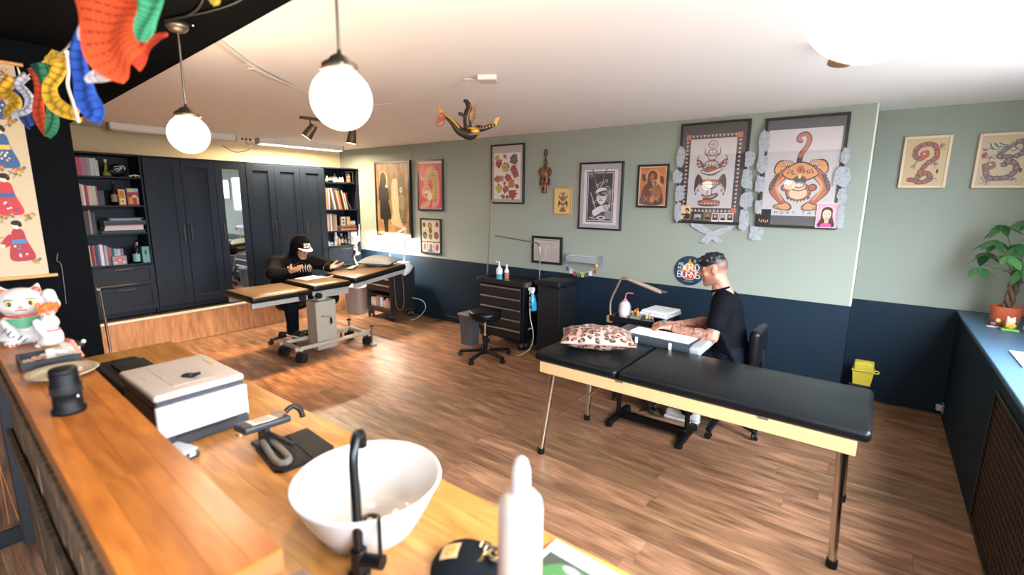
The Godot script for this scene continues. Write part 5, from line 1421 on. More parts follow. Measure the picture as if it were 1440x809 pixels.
	t = thing("floor_cable", "white cable looping from the brown trolley to the floor by the navy wall", "cable", Vector3(-5.3, 0, -4.6))
	obj("cord", mb().curve([Vector3(-0.1, 0.3, -0.05), Vector3(0.05, 0.26, -0.12), Vector3(0.12, 0.15, -0.1), Vector3(0.06, 0.03, 0.0), Vector3(0.02, 0.006, 0.1)], 0.006, 6, 6), hexm("b5b5b5", 0.5), t)
	# ---- black tool chest
	t = thing("tool_chest", "black wheeled tool chest with five drawers and a shallow tray on top", "tool chest", Vector3(-3.47, 0, -4.54))
	obj("chest_body", mb().box(Vector3(0, 0.445, -0.01), Vector3(0.66, 0.65, 0.4), 0.004), blk, t)
	obj("tray_rim", mb().box(Vector3(0, 0.8, 0.2), Vector3(0.7, 0.06, 0.02), 0.005).box(Vector3(0, 0.8, -0.22), Vector3(0.7, 0.06, 0.02), 0.005).box(Vector3(-0.34, 0.8, -0.01), Vector3(0.02, 0.06, 0.42), 0.005).box(Vector3(0.34, 0.8, -0.01), Vector3(0.02, 0.06, 0.42), 0.005).box(Vector3(0, 0.776, -0.01), Vector3(0.68, 0.012, 0.42)), hexm("1a1c20", 0.35), t)
	for k in 5:
		var y := 0.69 - k * 0.125
		var d := obj("drawer", mb().box(Vector3(-0.01, y, 0.195), Vector3(0.6, 0.118, 0.016), 0.003), hexm("181a1e", 0.4), t)
		obj("rail_handle", mb().box(Vector3(-0.01, y + 0.045, 0.208), Vector3(0.6, 0.016, 0.018), 0.004), hexm("8f9398", 0.3, 0.8), d)
	obj("side_handle", mb().tube([Vector3(0.36, 0.66, 0.1), Vector3(0.39, 0.66, 0.1), Vector3(0.39, 0.66, -0.14), Vector3(0.36, 0.66, -0.14)], 0.01, 8), hexm("8f9398", 0.3, 0.8), t)
	for c in [[-0.36, 0.8, 0.2], [0.36, 0.8, 0.2]]: obj("corner_bracket", mb().box(Vector3(c[0], c[1], c[2] - 0.05), Vector3(0.04, 0.05, 0.1), 0.005), hexm("6d675f", 0.4, 0.6), t)
	for x in [-0.28, 0.28]:
		for z in [-0.16, 0.14]: caster(t, Vector3(x, 0, z), 0.055, true, 0.9)
	t = thing("lamp_pole", "tall slim steel pole rising behind the left end of the black tool chest", "pole", Vector3(-3.93, 0, -4.7))
	obj("shaft", mb().tube([Vector3(-0.06, 0.03, 0), Vector3(-0.06, 0.75, 0), Vector3(0.02, 1.75, 0)], 0.009, 8), hexm("8d8278", 0.3, 0.8), t)
	obj("base_plate", mb().cyl(Vector3(-0.06, 0, 0), 0.09, 0.025, 20, 0.004), blk, t)
	t = thing("swing_arm", "steel swing arm bent left above the right end of the black tool chest", "lamp arm", Vector3(-3.15, 0.78, -4.68))
	obj("post", mb().curve([Vector3(0, 0, 0), Vector3(0, 0.3, 0), Vector3(-0.01, 0.44, 0), Vector3(-0.05, 0.475, 0)], 0.009, 8, 5), hexm("a39a92", 0.25, 0.8), t)
	obj("arm", mb().tube([Vector3(-0.04, 0.475, 0), Vector3(-0.68, 0.53, 0.01)], 0.008, 8), hexm("a39a92", 0.25, 0.8), t)
	t = thing("pump_bottle", "hand sanitizer pump bottle with blue gel on the black tool chest", "bottle", Vector3(-3.62, 0.783, -4.5))
	obj("body", mb().lathe([Vector2(0.001, 0), Vector2(0.036, 0.001), Vector2(0.038, 0.01), Vector2(0.038, 0.085), Vector2(0.038, 0.09)], 18), hexm("4f9fb8", 0.15), t)
	obj("upper_body", mb().lathe([Vector2(0.038, 0.09), Vector2(0.038, 0.14), Vector2(0.018, 0.165), Vector2(0.014, 0.18), Vector2(0.001, 0.181)], 18), hexm("c3d3d8", 0.2), t)
	obj("bottle_label", mb().lathe([Vector2(0.0386, 0.08), Vector2(0.0386, 0.13)], 18), hexm("d7dee0", 0.5), t)
	obj("pump", mb().tube([Vector3(0, 0.18, 0), Vector3(0, 0.225, 0), Vector3(-0.055, 0.222, 0)], 0.008, 8), hexm("dfe3e4", 0.4), t)
	bottle(Vector3(-3.545, 0.783, -4.55), [Vector2(0.001, 0), Vector2(0.03, 0.001), Vector2(0.03, 0.12), Vector2(0.013, 0.15), Vector2(0.012, 0.18), Vector2(0.001, 0.18)], hexm("cfc6c2", 0.3), "smaller white bottle with an orange label just right of the pump bottle", "soap_bottle", [0.03, 0.1, 0.03, hexm("a3684c", 0.6)], [0.165, 0.03, 0.014, hexm("d2d2d2", 0.4)])
	t = thing("spray_bottle", "blue trigger spray bottle hooked on the right side of the black tool chest", "spray bottle", Vector3(-3.045, 0.5, -4.42))
	obj("body", mb().lathe([Vector2(0.001, 0), Vector2(0.042, 0.002), Vector2(0.044, 0.02), Vector2(0.044, 0.1), Vector2(0.034, 0.16), Vector2(0.018, 0.2), Vector2(0.016, 0.22), Vector2(0.001, 0.221)], 18, Transform3D(), 0.8, 1.0), hexm("2f9ac4", 0.2), t)
	obj("bottle_label", mb().box(Vector3(-0.01, 0.075, 0.0445), Vector3(0.045, 0.075, 0.003), 0.001), hexm("1f3b4a", 0.5), t)
	obj("bottle_emblem", mb().ell(Vector3(-0.01, 0.08, 0.046), Vector3(0.016, 0.024, 0.002), 10, 5), hexm("6fa37a", 0.5), t)
	obj("trigger_head", mb().rbox(Vector3(-0.01, 0.25, 0.0), Vector3(0.085, 0.045, 0.03), 0.01, 2).tube([Vector3(-0.03, 0.235, 0), Vector3(-0.045, 0.19, 0)], 0.007, 6).tube([Vector3(0, 0.21, 0), Vector3(0, 0.235, 0)], 0.02, 12), hexm("d9dde0", 0.4), t)
	t.rotation.z = 0.1
	t = thing("power_cable", "white cable hanging from the chest down to the floor beside the spray bottle", "cord", Vector3(-3.05, 0, -4.34))
	obj("cord", mb().curve([Vector3(-0.04, 0.66, -0.06), Vector3(-0.01, 0.45, -0.03), Vector3(0.06, 0.25, -0.0), Vector3(0.05, 0.1, 0.03), Vector3(-0.02, 0.02, 0.08), Vector3(-0.06, 0.006, 0.14)], 0.006, 6, 6), hexm("b9b9b9", 0.5), t)
	obj("cord_hook", mb().curve([Vector3(0.045, 0.3, -0.01), Vector3(0.01, 0.31, -0.01), Vector3(-0.02, 0.28, -0.01)], 0.005, 6, 5), hexm("b9b9b9", 0.5), t)
	t = thing("side_cabinet", "black side cabinet with a padded top right of the black tool chest", "cabinet", Vector3(-2.86, 0, -4.6))
	obj("body", mb().box(Vector3(0, 0.4, -0.02), Vector3(0.3, 0.8, 0.36), 0.004), hexm("10141a", 0.6), t)
	obj("padded_top", mb().rbox(Vector3(0, 0.835, 0.0), Vector3(0.34, 0.07, 0.42), 0.03, 4), leather("191c22"), t)
	obj("top_stitching", mb().bar(Vector3(-0.171, 0.835, 0.14), Vector3(-0.171, 0.835, -0.14), 0.004, 0.004), hexm("3a3f48", 0.6), t)
	var b2 := bin(Vector3(-3.86, 0, -4.22), Vector3(0.2, 0.36, 0.2), "4c5056", "dark grey waste bin left of the round black stool")
	obj("lid", mb().rbox(Vector3(0, 0.375, 0), Vector3(0.215, 0.03, 0.215), 0.012, 2), hexm("7d8288", 0.35), b2)
	# ---- round black stool
	t = thing("round_stool", "round black wheeled stool in front of the black tool chest", "stool", Vector3(-3.36, 0, -3.93))
	star_base(t, 0.3, 0.07, blk, 0.15)
	obj("gas_lift", mb().tube([Vector3(0, 0.05, 0), Vector3(0, 0.26, 0)], 0.028, 12), blk, t)
	obj("piston", mb().tube([Vector3(0, 0.26, 0), Vector3(0, 0.45, 0)], 0.014, 12), chrome, t)
	obj("seat", mb().lathe([Vector2(0.001, 0.445), Vector2(0.14, 0.445), Vector2(0.17, 0.455), Vector2(0.18, 0.475), Vector2(0.182, 0.52), Vector2(0.17, 0.545), Vector2(0.13, 0.552), Vector2(0.001, 0.555)], 32), leather("0b0d10", 0.3), t)
	obj("lift_lever", mb().tube([Vector3(-0.02, 0.44, 0.02), Vector3(-0.17, 0.4, 0.09)], 0.005, 6), chrome, t)
	# ---- massage table in front
	t = thing("massage_table", "long black padded massage table with pale wooden frame and splayed chrome legs", "massage table", Vector3(-0.86, 0, -2.945))
	var wood := hexm("c9a87a", 0.45)
	for z in [0.31, -0.31]: obj("apron", mb().box(Vector3(0.005, 0.63, z), Vector3(1.79, 0.075, 0.02), 0.003), wood, t)
	for x in [0.89, -0.88]: obj("end_apron", mb().box(Vector3(x, 0.63, 0), Vector3(0.02, 0.075, 0.6), 0.003), wood, t)
	obj("deck", mb().box(Vector3(0, 0.664, 0), Vector3(1.8, 0.012, 0.62)), hexm("4a4038", 0.7), t)
	var vin := leather("0d1114", 0.3)
	obj("long_cushion", mb().rbox(Vector3(0.318, 0.701, 0), Vector3(1.262, 0.062, 0.66), 0.026, 4, Basis(), 0.008), vin, t)
	obj("head_cushion", mb().rbox(Vector3(-0.63, 0.701, 0), Vector3(0.615, 0.062, 0.66), 0.026, 4, Basis(), 0.01), vin, t)
	for sx in [-1, 1]:
		for sz in [-1, 1]:
			var a := Vector3(0.845 * sx + (0.0 if sx > 0 else 0.05), 0.62, 0.285 * sz)
			var b := Vector3(0.872 * sx + (0.0 if sx > 0 else 0.02), 0.03, 0.3 * sz + (0.035 * sz))
			var lg := obj("leg", mb().tube([a, b], [0.021, 0.0195], 14), chrome, t)
			obj("rubber_foot", mb().tube([b + Vector3(0, 0.012, 0), b + Vector3(0, -0.03, 0)], 0.025, 12), blk, lg)
	for z in [0.3, -0.3]: obj("diagonal_brace", mb().tube([Vector3(-0.76, 0.3, z), Vector3(-0.42, 0.6, z * 0.9)], 0.006, 6), chrome, t)
	for x in [-0.3, 0.5]: obj("hinge_tab", mb().box(Vector3(x, 0.668, 0.322), Vector3(0.05, 0.012, 0.006)), hexm("5a5248", 0.5), t)
	t = thing("leopard_pillow", "pink leopard-print pillow lying on the head end of the black massage table", "pillow", Vector3(-1.5, 0.808, -2.98), 0.5)
	var p := Pic.new(320, 256, Color("b08c7e"))
	var r := RandomNumberGenerator.new(); r.seed = 12
	for j in 9:
		for i in 11:
			var c := Vector2(16 + i * 29 + r.randf_range(-7, 7) + (j % 2) * 12, 16 + j * 28 + r.randf_range(-6, 6))
			p.ell(c.x, c.y, 8.5, 7, Color("7d5a4a"), r.randf() * 3)
			for k in 3:
				var a := r.randf() * TAU
				p.curve([c + Vector2.from_angle(a) * 9, c + Vector2.from_angle(a + 0.5) * 10, c + Vector2.from_angle(a + 1.1) * 8.5], 8, Color("1a171b"), 0.6)
	var lm := printed(p.done(), 0.75)
	cushion(t, 0.5, 0.4, 0.15, lm)
	# ---- arm rest desk
	t = thing("armrest_desk", "grey padded armrest desk on a black T-shaped stand behind the massage table", "desk", Vector3(-1.22, 0, -3.46))
	obj("pad", mb().rbox(Vector3(0, 0.74, 0.0), Vector3(0.68, 0.05, 0.36), 0.02, 3), leather("2c353c", 0.4), t)
	obj("pad_wrap", mb().rbox(Vector3(0.31, 0.742, 0.0), Vector3(0.09, 0.056, 0.366), 0.022, 3), hexm("8a9198", 0.2), t)
	obj("cross_beam", mb().bar(Vector3(-0.3, 0.05, -0.0), Vector3(0.25, 0.05, 0.0), 0.06, 0.05, 0.006), blk, t)
	for x in [-0.3, 0.25]:
		obj("foot_bar", mb().bar(Vector3(x, 0.03, 0.19), Vector3(x, 0.03, -0.2), 0.05, 0.045, 0.008), blk, t)
		for z in [0.17, -0.18]: obj("foot_cap", mb().cyl(Vector3(x, 0, z), 0.03, 0.03, 12, 0.004), blk, t)
		obj("post", mb().tube([Vector3(x, 0.05, 0), Vector3(x, 0.72, 0)], 0.018, 12), blk, t)
	t = thing("paper_towel_sheet", "white paper sheets laid along the grey armrest desk", "paper", Vector3(-1.2, 0.767, -3.47), -0.05)
	obj("sheet", mb().box(Vector3(0, 0, 0), Vector3(0.46, 0.003, 0.2)), hexm("e9e9ea", 0.8), t)
	obj("second_sheet", mb().box(Vector3(-0.02, 0.003, 0.005), Vector3(0.44, 0.003, 0.19)), hexm("efefef", 0.8), t)
	for s in [[-1.33, "left white tape tab on the near edge of the grey armrest desk"], [-1.08, "right white tape tab on the near edge of the grey armrest desk"]]:
		t = thing("tape_tab", s[1], "tape", Vector3(s[0], 0.735, -3.277))
		obj("tape", mb().rbox(Vector3(0, 0.012, 0), Vector3(0.022, 0.05, 0.008), 0.003, 1), hexm("d9d9dc", 0.5), t)
	# ---- tattoo trolley
	t = thing("instrument_trolley", "black instrument trolley with a tray beside the tattooing man's hands", "trolley", Vector3(-1.53, 0, -3.92))
	obj("tray", mb().box(Vector3(0, 0.745, 0), Vector3(0.46, 0.012, 0.4), 0.002).box(Vector3(0, 0.76, 0.2), Vector3(0.46, 0.05, 0.012), 0.003).box(Vector3(0, 0.76, -0.2), Vector3(0.46, 0.05, 0.012), 0.003).box(Vector3(-0.23, 0.76, 0), Vector3(0.012, 0.05, 0.4), 0.003).box(Vector3(0.23, 0.76, 0), Vector3(0.012, 0.05, 0.4), 0.003), blk, t)
	obj("cabinet_body", mb().box(Vector3(0, 0.4, 0), Vector3(0.42, 0.6, 0.36), 0.006), hexm("11151a", 0.5), t)
	for k in 3: obj("drawer", mb().box(Vector3(0, 0.6 - k * 0.19, 0.185), Vector3(0.38, 0.17, 0.014), 0.003), hexm("181c21", 0.4), t)
	obj("side_bar", mb().tube([Vector3(0.24, 0.72, 0.16), Vector3(0.27, 0.72, 0.14), Vector3(0.27, 0.74, -0.14), Vector3(0.24, 0.74, -0.16)], 0.008, 8), hexm("9aa0a5", 0.3, 0.8), t)
	for x in [-0.17, 0.17]:
		for z in [-0.14, 0.14]: caster(t, Vector3(x, 0, z), 0.04, true, 0.4)
	t = thing("folded_towel", "thick white folded pad on the right of the instrument trolley", "towel", Vector3(-1.42, 0.789, -4.0), -0.1)
	obj("pad_body", mb().rbox(Vector3(0, 0.016, 0), Vector3(0.26, 0.032, 0.28), 0.014, 3), hexm("d2d6da", 0.85), t)
	obj("top_fold", mb().rbox(Vector3(0.01, 0.042, 0.01), Vector3(0.24, 0.022, 0.26), 0.01, 3), hexm("dadde0", 0.85), t)
	t = thing("squeeze_bottle", "pink-capped squeeze bottle in a clear bag on the instrument trolley", "bottle", Vector3(-1.68, 0.752, -3.84))
	obj("body", mb().lathe([Vector2(0.001, 0), Vector2(0.036, 0.001), Vector2(0.037, 0.1), Vector2(0.03, 0.13), Vector2(0.018, 0.145), Vector2(0.001, 0.146)], 18), hexm("d8b4bb", 0.3), t)
	obj("cap", mb().cyl(Vector3(0, 0.14, 0), 0.022, 0.03, 16, 0.004, 0.012), hexm("c9727d", 0.4), t)
	obj("spout", mb().curve([Vector3(0, 0.165, 0), Vector3(0.005, 0.21, 0), Vector3(0.03, 0.225, 0), Vector3(0.07, 0.225, 0)], 0.005, 8, 5), hexm("c9727d", 0.4), t)
	obj("bottle_label", mb().lathe([Vector2(0.0378, 0.03), Vector2(0.0378, 0.085)], 18), hexm("d9dcde", 0.5), t)
	obj("bag", mb().lathe([Vector2(0.048, 0.01), Vector2(0.056, 0.06), Vector2(0.05, 0.12), Vector2(0.03, 0.15)], 14), clear(Color(0.9, 0.9, 0.95), 0.25, 0.2), t)
	n = 0
	for s in [[-1.55, -3.8, "ink_cup_holder", "grey holder with ink cups on the instrument trolley tray", "holder", "6d7468"], [-1.44, -3.77, "power_supply", "small dark tattoo power unit with coloured plugs at the tray's front corner", "power unit", "2a2d31"], [-1.6, -3.9, "clip_box", "small green-grey box behind the ink cups on the instrument trolley", "box", "4f6660"]]:
		t = thing(s[2], s[3], s[4], Vector3(s[0], 0.752, s[1]), 0.4 * n)
		obj("case", mb().rbox(Vector3(0, 0.022, 0), Vector3(0.1, 0.044, 0.07), 0.006, 2), hexm(s[5], 0.5), t)
		for k in 4: obj("cup" if n == 0 else "knob", mb().cyl(Vector3(-0.035 + k * 0.023, 0.044, 0.005 * (k % 2)), 0.009, 0.02 + 0.012 * (k % 3), 10, 0.002), hexm(["c9632e", "22262b", "c9a53a", "8a9298"][(k + n) % 4], 0.4), t)
		n += 1
	t = thing("arm_lamp", "unlit slim steel arm lamp clamped to the left corner of the instrument trolley", "lamp", Vector3(-1.775, 0.735, -3.76))
	obj("clamp", mb().box(Vector3(0, 0.01, 0.0), Vector3(0.05, 0.06, 0.05), 0.004), hexm("b98a4e", 0.5), t)
	obj("stem", mb().curve([Vector3(0, 0.03, 0), Vector3(-0.005, 0.16, 0), Vector3(0.05, 0.3, 0), Vector3(0.085, 0.375, 0), Vector3(0.12, 0.388, 0), Vector3(0.16, 0.378, 0)], 0.009, 10, 6), hexm("a9988c", 0.3, 0.8), t)
	obj("lamp_head", mb().bar(Vector3(0.15, 0.38, 0), Vector3(0.44, 0.3, 0), 0.06, 0.018, 0.005), hexm("b9a594", 0.35, 0.5), t)
	obj("diffuser", mb().bar(Vector3(0.16, 0.366, 0), Vector3(0.43, 0.29, 0), 0.045, 0.01, 0.002), hexm("2c2e33", 0.4), t)
	obj("head_tip", mb().tube([Vector3(0.43, 0.303, 0), Vector3(0.48, 0.305, 0)], [0.02, 0.006], 8), hexm("34373b", 0.4), t)
	t = thing("cable_heap", "dark cables in a heap on the floor under the massage table", "cables", Vector3(-1.35, 0, -3.72))
	for k in 3: obj("cable", mb().curve([Vector3(-0.12, 0.1 + 0.04 * k, -0.1), Vector3(0.02 * k, 0.02, 0.03), Vector3(0.1, 0.01, -0.02 * k), Vector3(0.02, 0.012, -0.1), Vector3(-0.08, 0.01, 0.02 * k)], 0.006, 6, 6), hexm("1b1e22", 0.5), t)
	# ---- chair of the tattooing man
	t = thing("office_chair", "black wheeled office chair with rounded backrest under the tattooing man", "chair", Vector3(-0.83, 0, -3.86))
	star_base(t, 0.3, 0.08, blk, 0.35)
	obj("gas_lift", mb().tube([Vector3(0, 0.06, 0), Vector3(0, 0.42, 0)], 0.026, 12), blk, t)
	obj("seat", mb().rbox(Vector3(0, 0.445, 0), Vector3(0.42, 0.07, 0.42), 0.03, 4), leather("0a0c10"), t)
	obj("back_support", mb().curve([Vector3(0.1, 0.42, 0), Vector3(0.24, 0.42, 0), Vector3(0.262, 0.5, 0), Vector3(0.245, 0.68, 0)], 0.02, 8, 5), blk, t)
	obj("backrest", mb().rbox(Vector3(0.215, 0.71, 0), Vector3(0.075, 0.28, 0.36), 0.037, 5), leather("0a0c10"), t)
	# ---- yellow sharps bin, wall socket
	t = thing("sharps_container", "yellow plastic sharps container by the wall corner behind the massage table", "container", Vector3(0.04, 0, -5.06))
	var ye := hexm("c9bb3e", 0.45)
	obj("stand", mb().box(Vector3(-0.02, 0.1, 0), Vector3(0.14, 0.2, 0.12), 0.004), hexm("1b2631", 0.5), t)
	obj("tub", mb().prism(PackedVector2Array([Vector2(-0.062, 0.2), Vector2(0.062, 0.2), Vector2(0.076, 0.32), Vector2(-0.076, 0.32)]), 0.12, Transform3D(Basis(), Vector3(0, 0, -0.06))), ye, t)
	obj("rim", mb().box(Vector3(0, 0.325, 0), Vector3(0.165, 0.014, 0.14), 0.004), ye, t)
	obj("lid", mb().rbox(Vector3(0, 0.362, 0), Vector3(0.142, 0.07, 0.12), 0.012, 2).rbox(Vector3(0, 0.398, 0.01), Vector3(0.09, 0.012, 0.05), 0.004, 1), ye, t)
	obj("carry_loop", mb().curve([Vector3(0.075, 0.335, 0.03), Vector3(0.105, 0.335, 0.03), Vector3(0.108, 0.315, 0.03), Vector3(0.08, 0.312, 0.03)], 0.005, 6, 4), ye, t)
	t = thing("wall_plug", "small white plug fitting low in the corner by the dark window wall", "plug", Vector3(0.604, 0.1, -5.12))
	obj("plate", mb().box(Vector3(-0.006, 0, 0), Vector3(0.012, 0.08, 0.08), 0.003), hexm("7a7a7c", 0.5), t)
	obj("plug_body", mb().rbox(Vector3(-0.03, 0, 0), Vector3(0.04, 0.05, 0.04), 0.008, 2), hexm("b9b9bb", 0.4), t)
	window_sill()

# pillow shape: two bulging sheets, seam all round
func cushion(t: Node3D, w: float, d: float, h: float, m: Material):
	for s in [1.0, -1.0]:
		var rows := []
		for i in 15:
			var ro := []
			for j in 15:
				var u := i / 7.0 - 1.0; var v := j / 7.0 - 1.0
				var k := pow(maxf(0, (1 - pow(absf(u), 2.2)) * (1 - pow(absf(v), 2.2))), 0.55)
				var pin := 1.0 - 0.06 * (1 - absf(u)) * absf(v) - 0.06 * (1 - absf(v)) * absf(u)
				ro.append(Vector3(u * w / 2 * pin, s * k * h / 2 + 0.006 * sin(u * 9 + v * 5) * k, v * d / 2 * pin))
			rows.append(ro)
		if s > 0:
			for ro in rows: ro.reverse()
		obj("top_cover" if s > 0 else "under_cover", mb().sheet(rows), m, t)
	var e := []
	for k in 33:
		var a := TAU * k / 32
		var q := Vector2(cos(a), sin(a)); q *= 1.0 / maxf(absf(q.x), absf(q.y))
		var pin := 1.0 - 0.06 * (1 - absf(q.x)) * absf(q.y) - 0.06 * (1 - absf(q.y)) * absf(q.x)
		e.append(Vector3(q.x * w / 2 * pin, 0, q.y * d / 2 * pin))
	obj("seam", mb().tube(e, 0.004, 6, false), m, t)

func window_sill():
	var t := thing("potted_plant", "money tree with braided trunk in a terracotta pot on the window sill", "plant", Vector3(0.8, 0.906, -4.83))
	obj("pot", mb().lathe([Vector2(0.001, 0), Vector2(0.072, 0), Vector2(0.078, 0.02), Vector2(0.086, 0.135), Vector2(0.088, 0.14), Vector2(0.08, 0.14), Vector2(0.076, 0.11)], 28), bumpy(hexm("b85a3c", 0.7), 0.1, 0.03, 0.2), t)
	obj("soil", mb().cyl(Vector3(0, 0.105, 0), 0.077, 0.012, 20), hexm("2e241c", 0.95), t)
	for k in 3:
		var pts := []
		for i in 9:
			var a := k * TAU / 3 + i * 0.9
			pts.append(Vector3(cos(a) * 0.018 + i * 0.002, 0.1 + i * 0.032, sin(a) * 0.018))
		obj("trunk", mb().tube(MB.smooth_path(pts, 3), 0.014, 8), hexm("5b4636", 0.8), t)
	var r := RandomNumberGenerator.new(); r.seed = 21
	var lf := []
	for k in 3:
		var m := hexm(["2f5a34", "3c6c3c", "4c7f45"][k], 0.4)
		m = m.duplicate(); m.backlight_enabled = true; m.backlight = Color(0.25, 0.4, 0.12)
		lf.append(m)
	# leaf: a bent lens
	var rows := []
	for i in 9:
		var u := i / 8.0
		var w := 0.24 * pow(sin(PI * pow(u, 0.8)), 0.9) + 0.004
		rows.append([Vector3(-w, -0.12 * u * u + 0.02 * w, u), Vector3(0, -0.12 * u * u - 0.035 * sin(PI * u), u), Vector3(w, -0.12 * u * u + 0.02 * w, u)])
	var leaf: ArrayMesh = mb().sheet(rows, 0.006).mesh()
	var stems := [[-0.13, 0.6, 0.02, 1], [0.03, 0.75, 0.05, 1], [-0.18, 0.4, 0.05, 1], [0.1, 0.62, -0.03, 1], [-0.06, 0.5, 0.12, 1], [0.16, 0.48, 0.05, 1], [-0.1, 0.7, -0.08, 1], [0.02, 0.42, 0.13, 1], [0.12, 0.36, 0.1, 1], [-0.15, 0.5, -0.08, 1], [0.0, 0.58, 0.02, 1]]
	for s in stems:
		var tip := Vector3(s[0], s[1] * 1.02, s[2])
		obj("stem", mb().curve([Vector3(0.016, 0.33, 0), Vector3(s[0] * 0.3, (s[1] + 0.4) / 2, s[2] * 0.3), tip], [0.005, 0.003], 6, 6), hexm("5d7a3e", 0.6), t)
		for k in 6:
			var a := TAU * k / 6 + r.randf() * 0.5
			var o := obj("leaf", leaf, lf[r.randi() % 3], t, tip)
			var l := r.randf_range(0.1, 0.155)
			o.basis = Basis(Vector3.UP, a) * Basis(Vector3.RIGHT, r.randf_range(0.1, 0.95)) * Basis.from_scale(Vector3.ONE * l)
	t = thing("sill_figurine", "little yellow and white cat figurine on a green base beside the terracotta pot", "figurine", Vector3(0.8, 0.906, -4.63))
	obj("green_base", mb().rbox(Vector3(0, 0.008, 0), Vector3(0.09, 0.016, 0.06), 0.006, 2), hexm("5aa545", 0.5), t)
	obj("body", mb().ell(Vector3(0, 0.04, 0), Vector3(0.032, 0.028, 0.024), 14, 10), hexm("d8ad3a", 0.4), t)
	obj("head", mb().ell(Vector3(0, 0.07, 0), Vector3(0.025, 0.021, 0.02), 14, 10).ell(Vector3(-0.016, 0.09, 0), Vector3(0.007, 0.01, 0.005), 8, 6).ell(Vector3(0.016, 0.09, 0), Vector3(0.007, 0.01, 0.005), 8, 6), hexm("e0d6c8", 0.4), t)
	obj("paw", mb().ell(Vector3(0.028, 0.06, 0.012), Vector3(0.008, 0.015, 0.008), 8, 6).ell(Vector3(-0.03, 0.045, 0.012), Vector3(0.008, 0.012, 0.008), 8, 6), hexm("2a2b30", 0.4), t)
	obj("belly_patch", mb().ell(Vector3(0, 0.04, 0.018), Vector3(0.012, 0.012, 0.008), 8, 6), hexm("d97f86", 0.4), t)
	t = thing("sill_figurine", "tiny dark toy figure with a yellow head left of the cat figurine", "figurine", Vector3(0.725, 0.906, -4.7))
	obj("body", mb().rbox(Vector3(0, 0.022, 0), Vector3(0.045, 0.04, 0.03), 0.01, 2), hexm("3a2a35", 0.4), t)
	obj("base", mb().rbox(Vector3(0, 0.005, 0), Vector3(0.06, 0.01, 0.04), 0.004, 1), hexm("c9a5a0", 0.5), t)
	obj("head", mb().ell(Vector3(0.024, 0.05, 0), Vector3(0.016, 0.018, 0.014), 10, 8), hexm("c9a04a", 0.4), t)
	t = thing("sill_ball", "pink and white round ornament right of the cat figurine on the sill", "ornament", Vector3(0.895, 0.906, -4.62))
	obj("ball", mb().ell(Vector3(0, 0.035, 0), Vector3(0.035, 0.035, 0.035), 16, 12), hexm("d58a94", 0.35), t)
	obj("stripe", mb().lathe([Vector2(0.0352, 0.03), Vector2(0.0352, 0.042)], 16), hexm("e6dcd8", 0.4), t)
	t = thing("sill_grille", "white perforated grille plate lying on the blue window sill", "grille", Vector3(0.82, 0.907, -3.78))
	obj("plate", mb().box(Vector3(0.02, 0.004, 0), Vector3(0.28, 0.008, 0.36), 0.002), hexm("c9cdd0", 0.5), t)
	for i in 7: obj("slot", mb().box(Vector3(0.02 - 0.11 + i * 0.036, 0.0085, 0), Vector3(0.014, 0.001, 0.31)), hexm("7d858c", 0.5), t)
	# perforated radiator screen in the low wall
	t = thing("radiator_screen", "dark perforated metal radiator screen in the low wall below the sill", "screen", Vector3(0.605, 0, -2.6))
	var fr := hexm("1a1613", 0.4, 0.3)
	obj("screen_frame", mb().box(Vector3(-0.006, 0.42, 0.86), Vector3(0.012, 0.76, 0.02), 0.002).box(Vector3(-0.006, 0.42, -0.86), Vector3(0.012, 0.76, 0.02), 0.002).box(Vector3(-0.006, 0.79, 0), Vector3(0.012, 0.02, 1.74), 0.002).box(Vector3(-0.006, 0.05, 0), Vector3(0.012, 0.02, 1.74), 0.002), fr, t)
	var g := mb()
	for k in 44: g.bar(Vector3(-0.003, 0.06, -0.86 + k * 0.04), Vector3(-0.003, 0.78, -0.86 + k * 0.04), 0.004, 0.003)
	for k in 18: g.bar(Vector3(-0.004, 0.06 + k * 0.04, -0.85), Vector3(-0.004, 0.06 + k * 0.04, 0.85), 0.004, 0.003)
	var gm := obj("wire_mesh", g, hexm("5a4132", 0.35, 0.5), t)
	gm.set_meta("kind", "stuff")

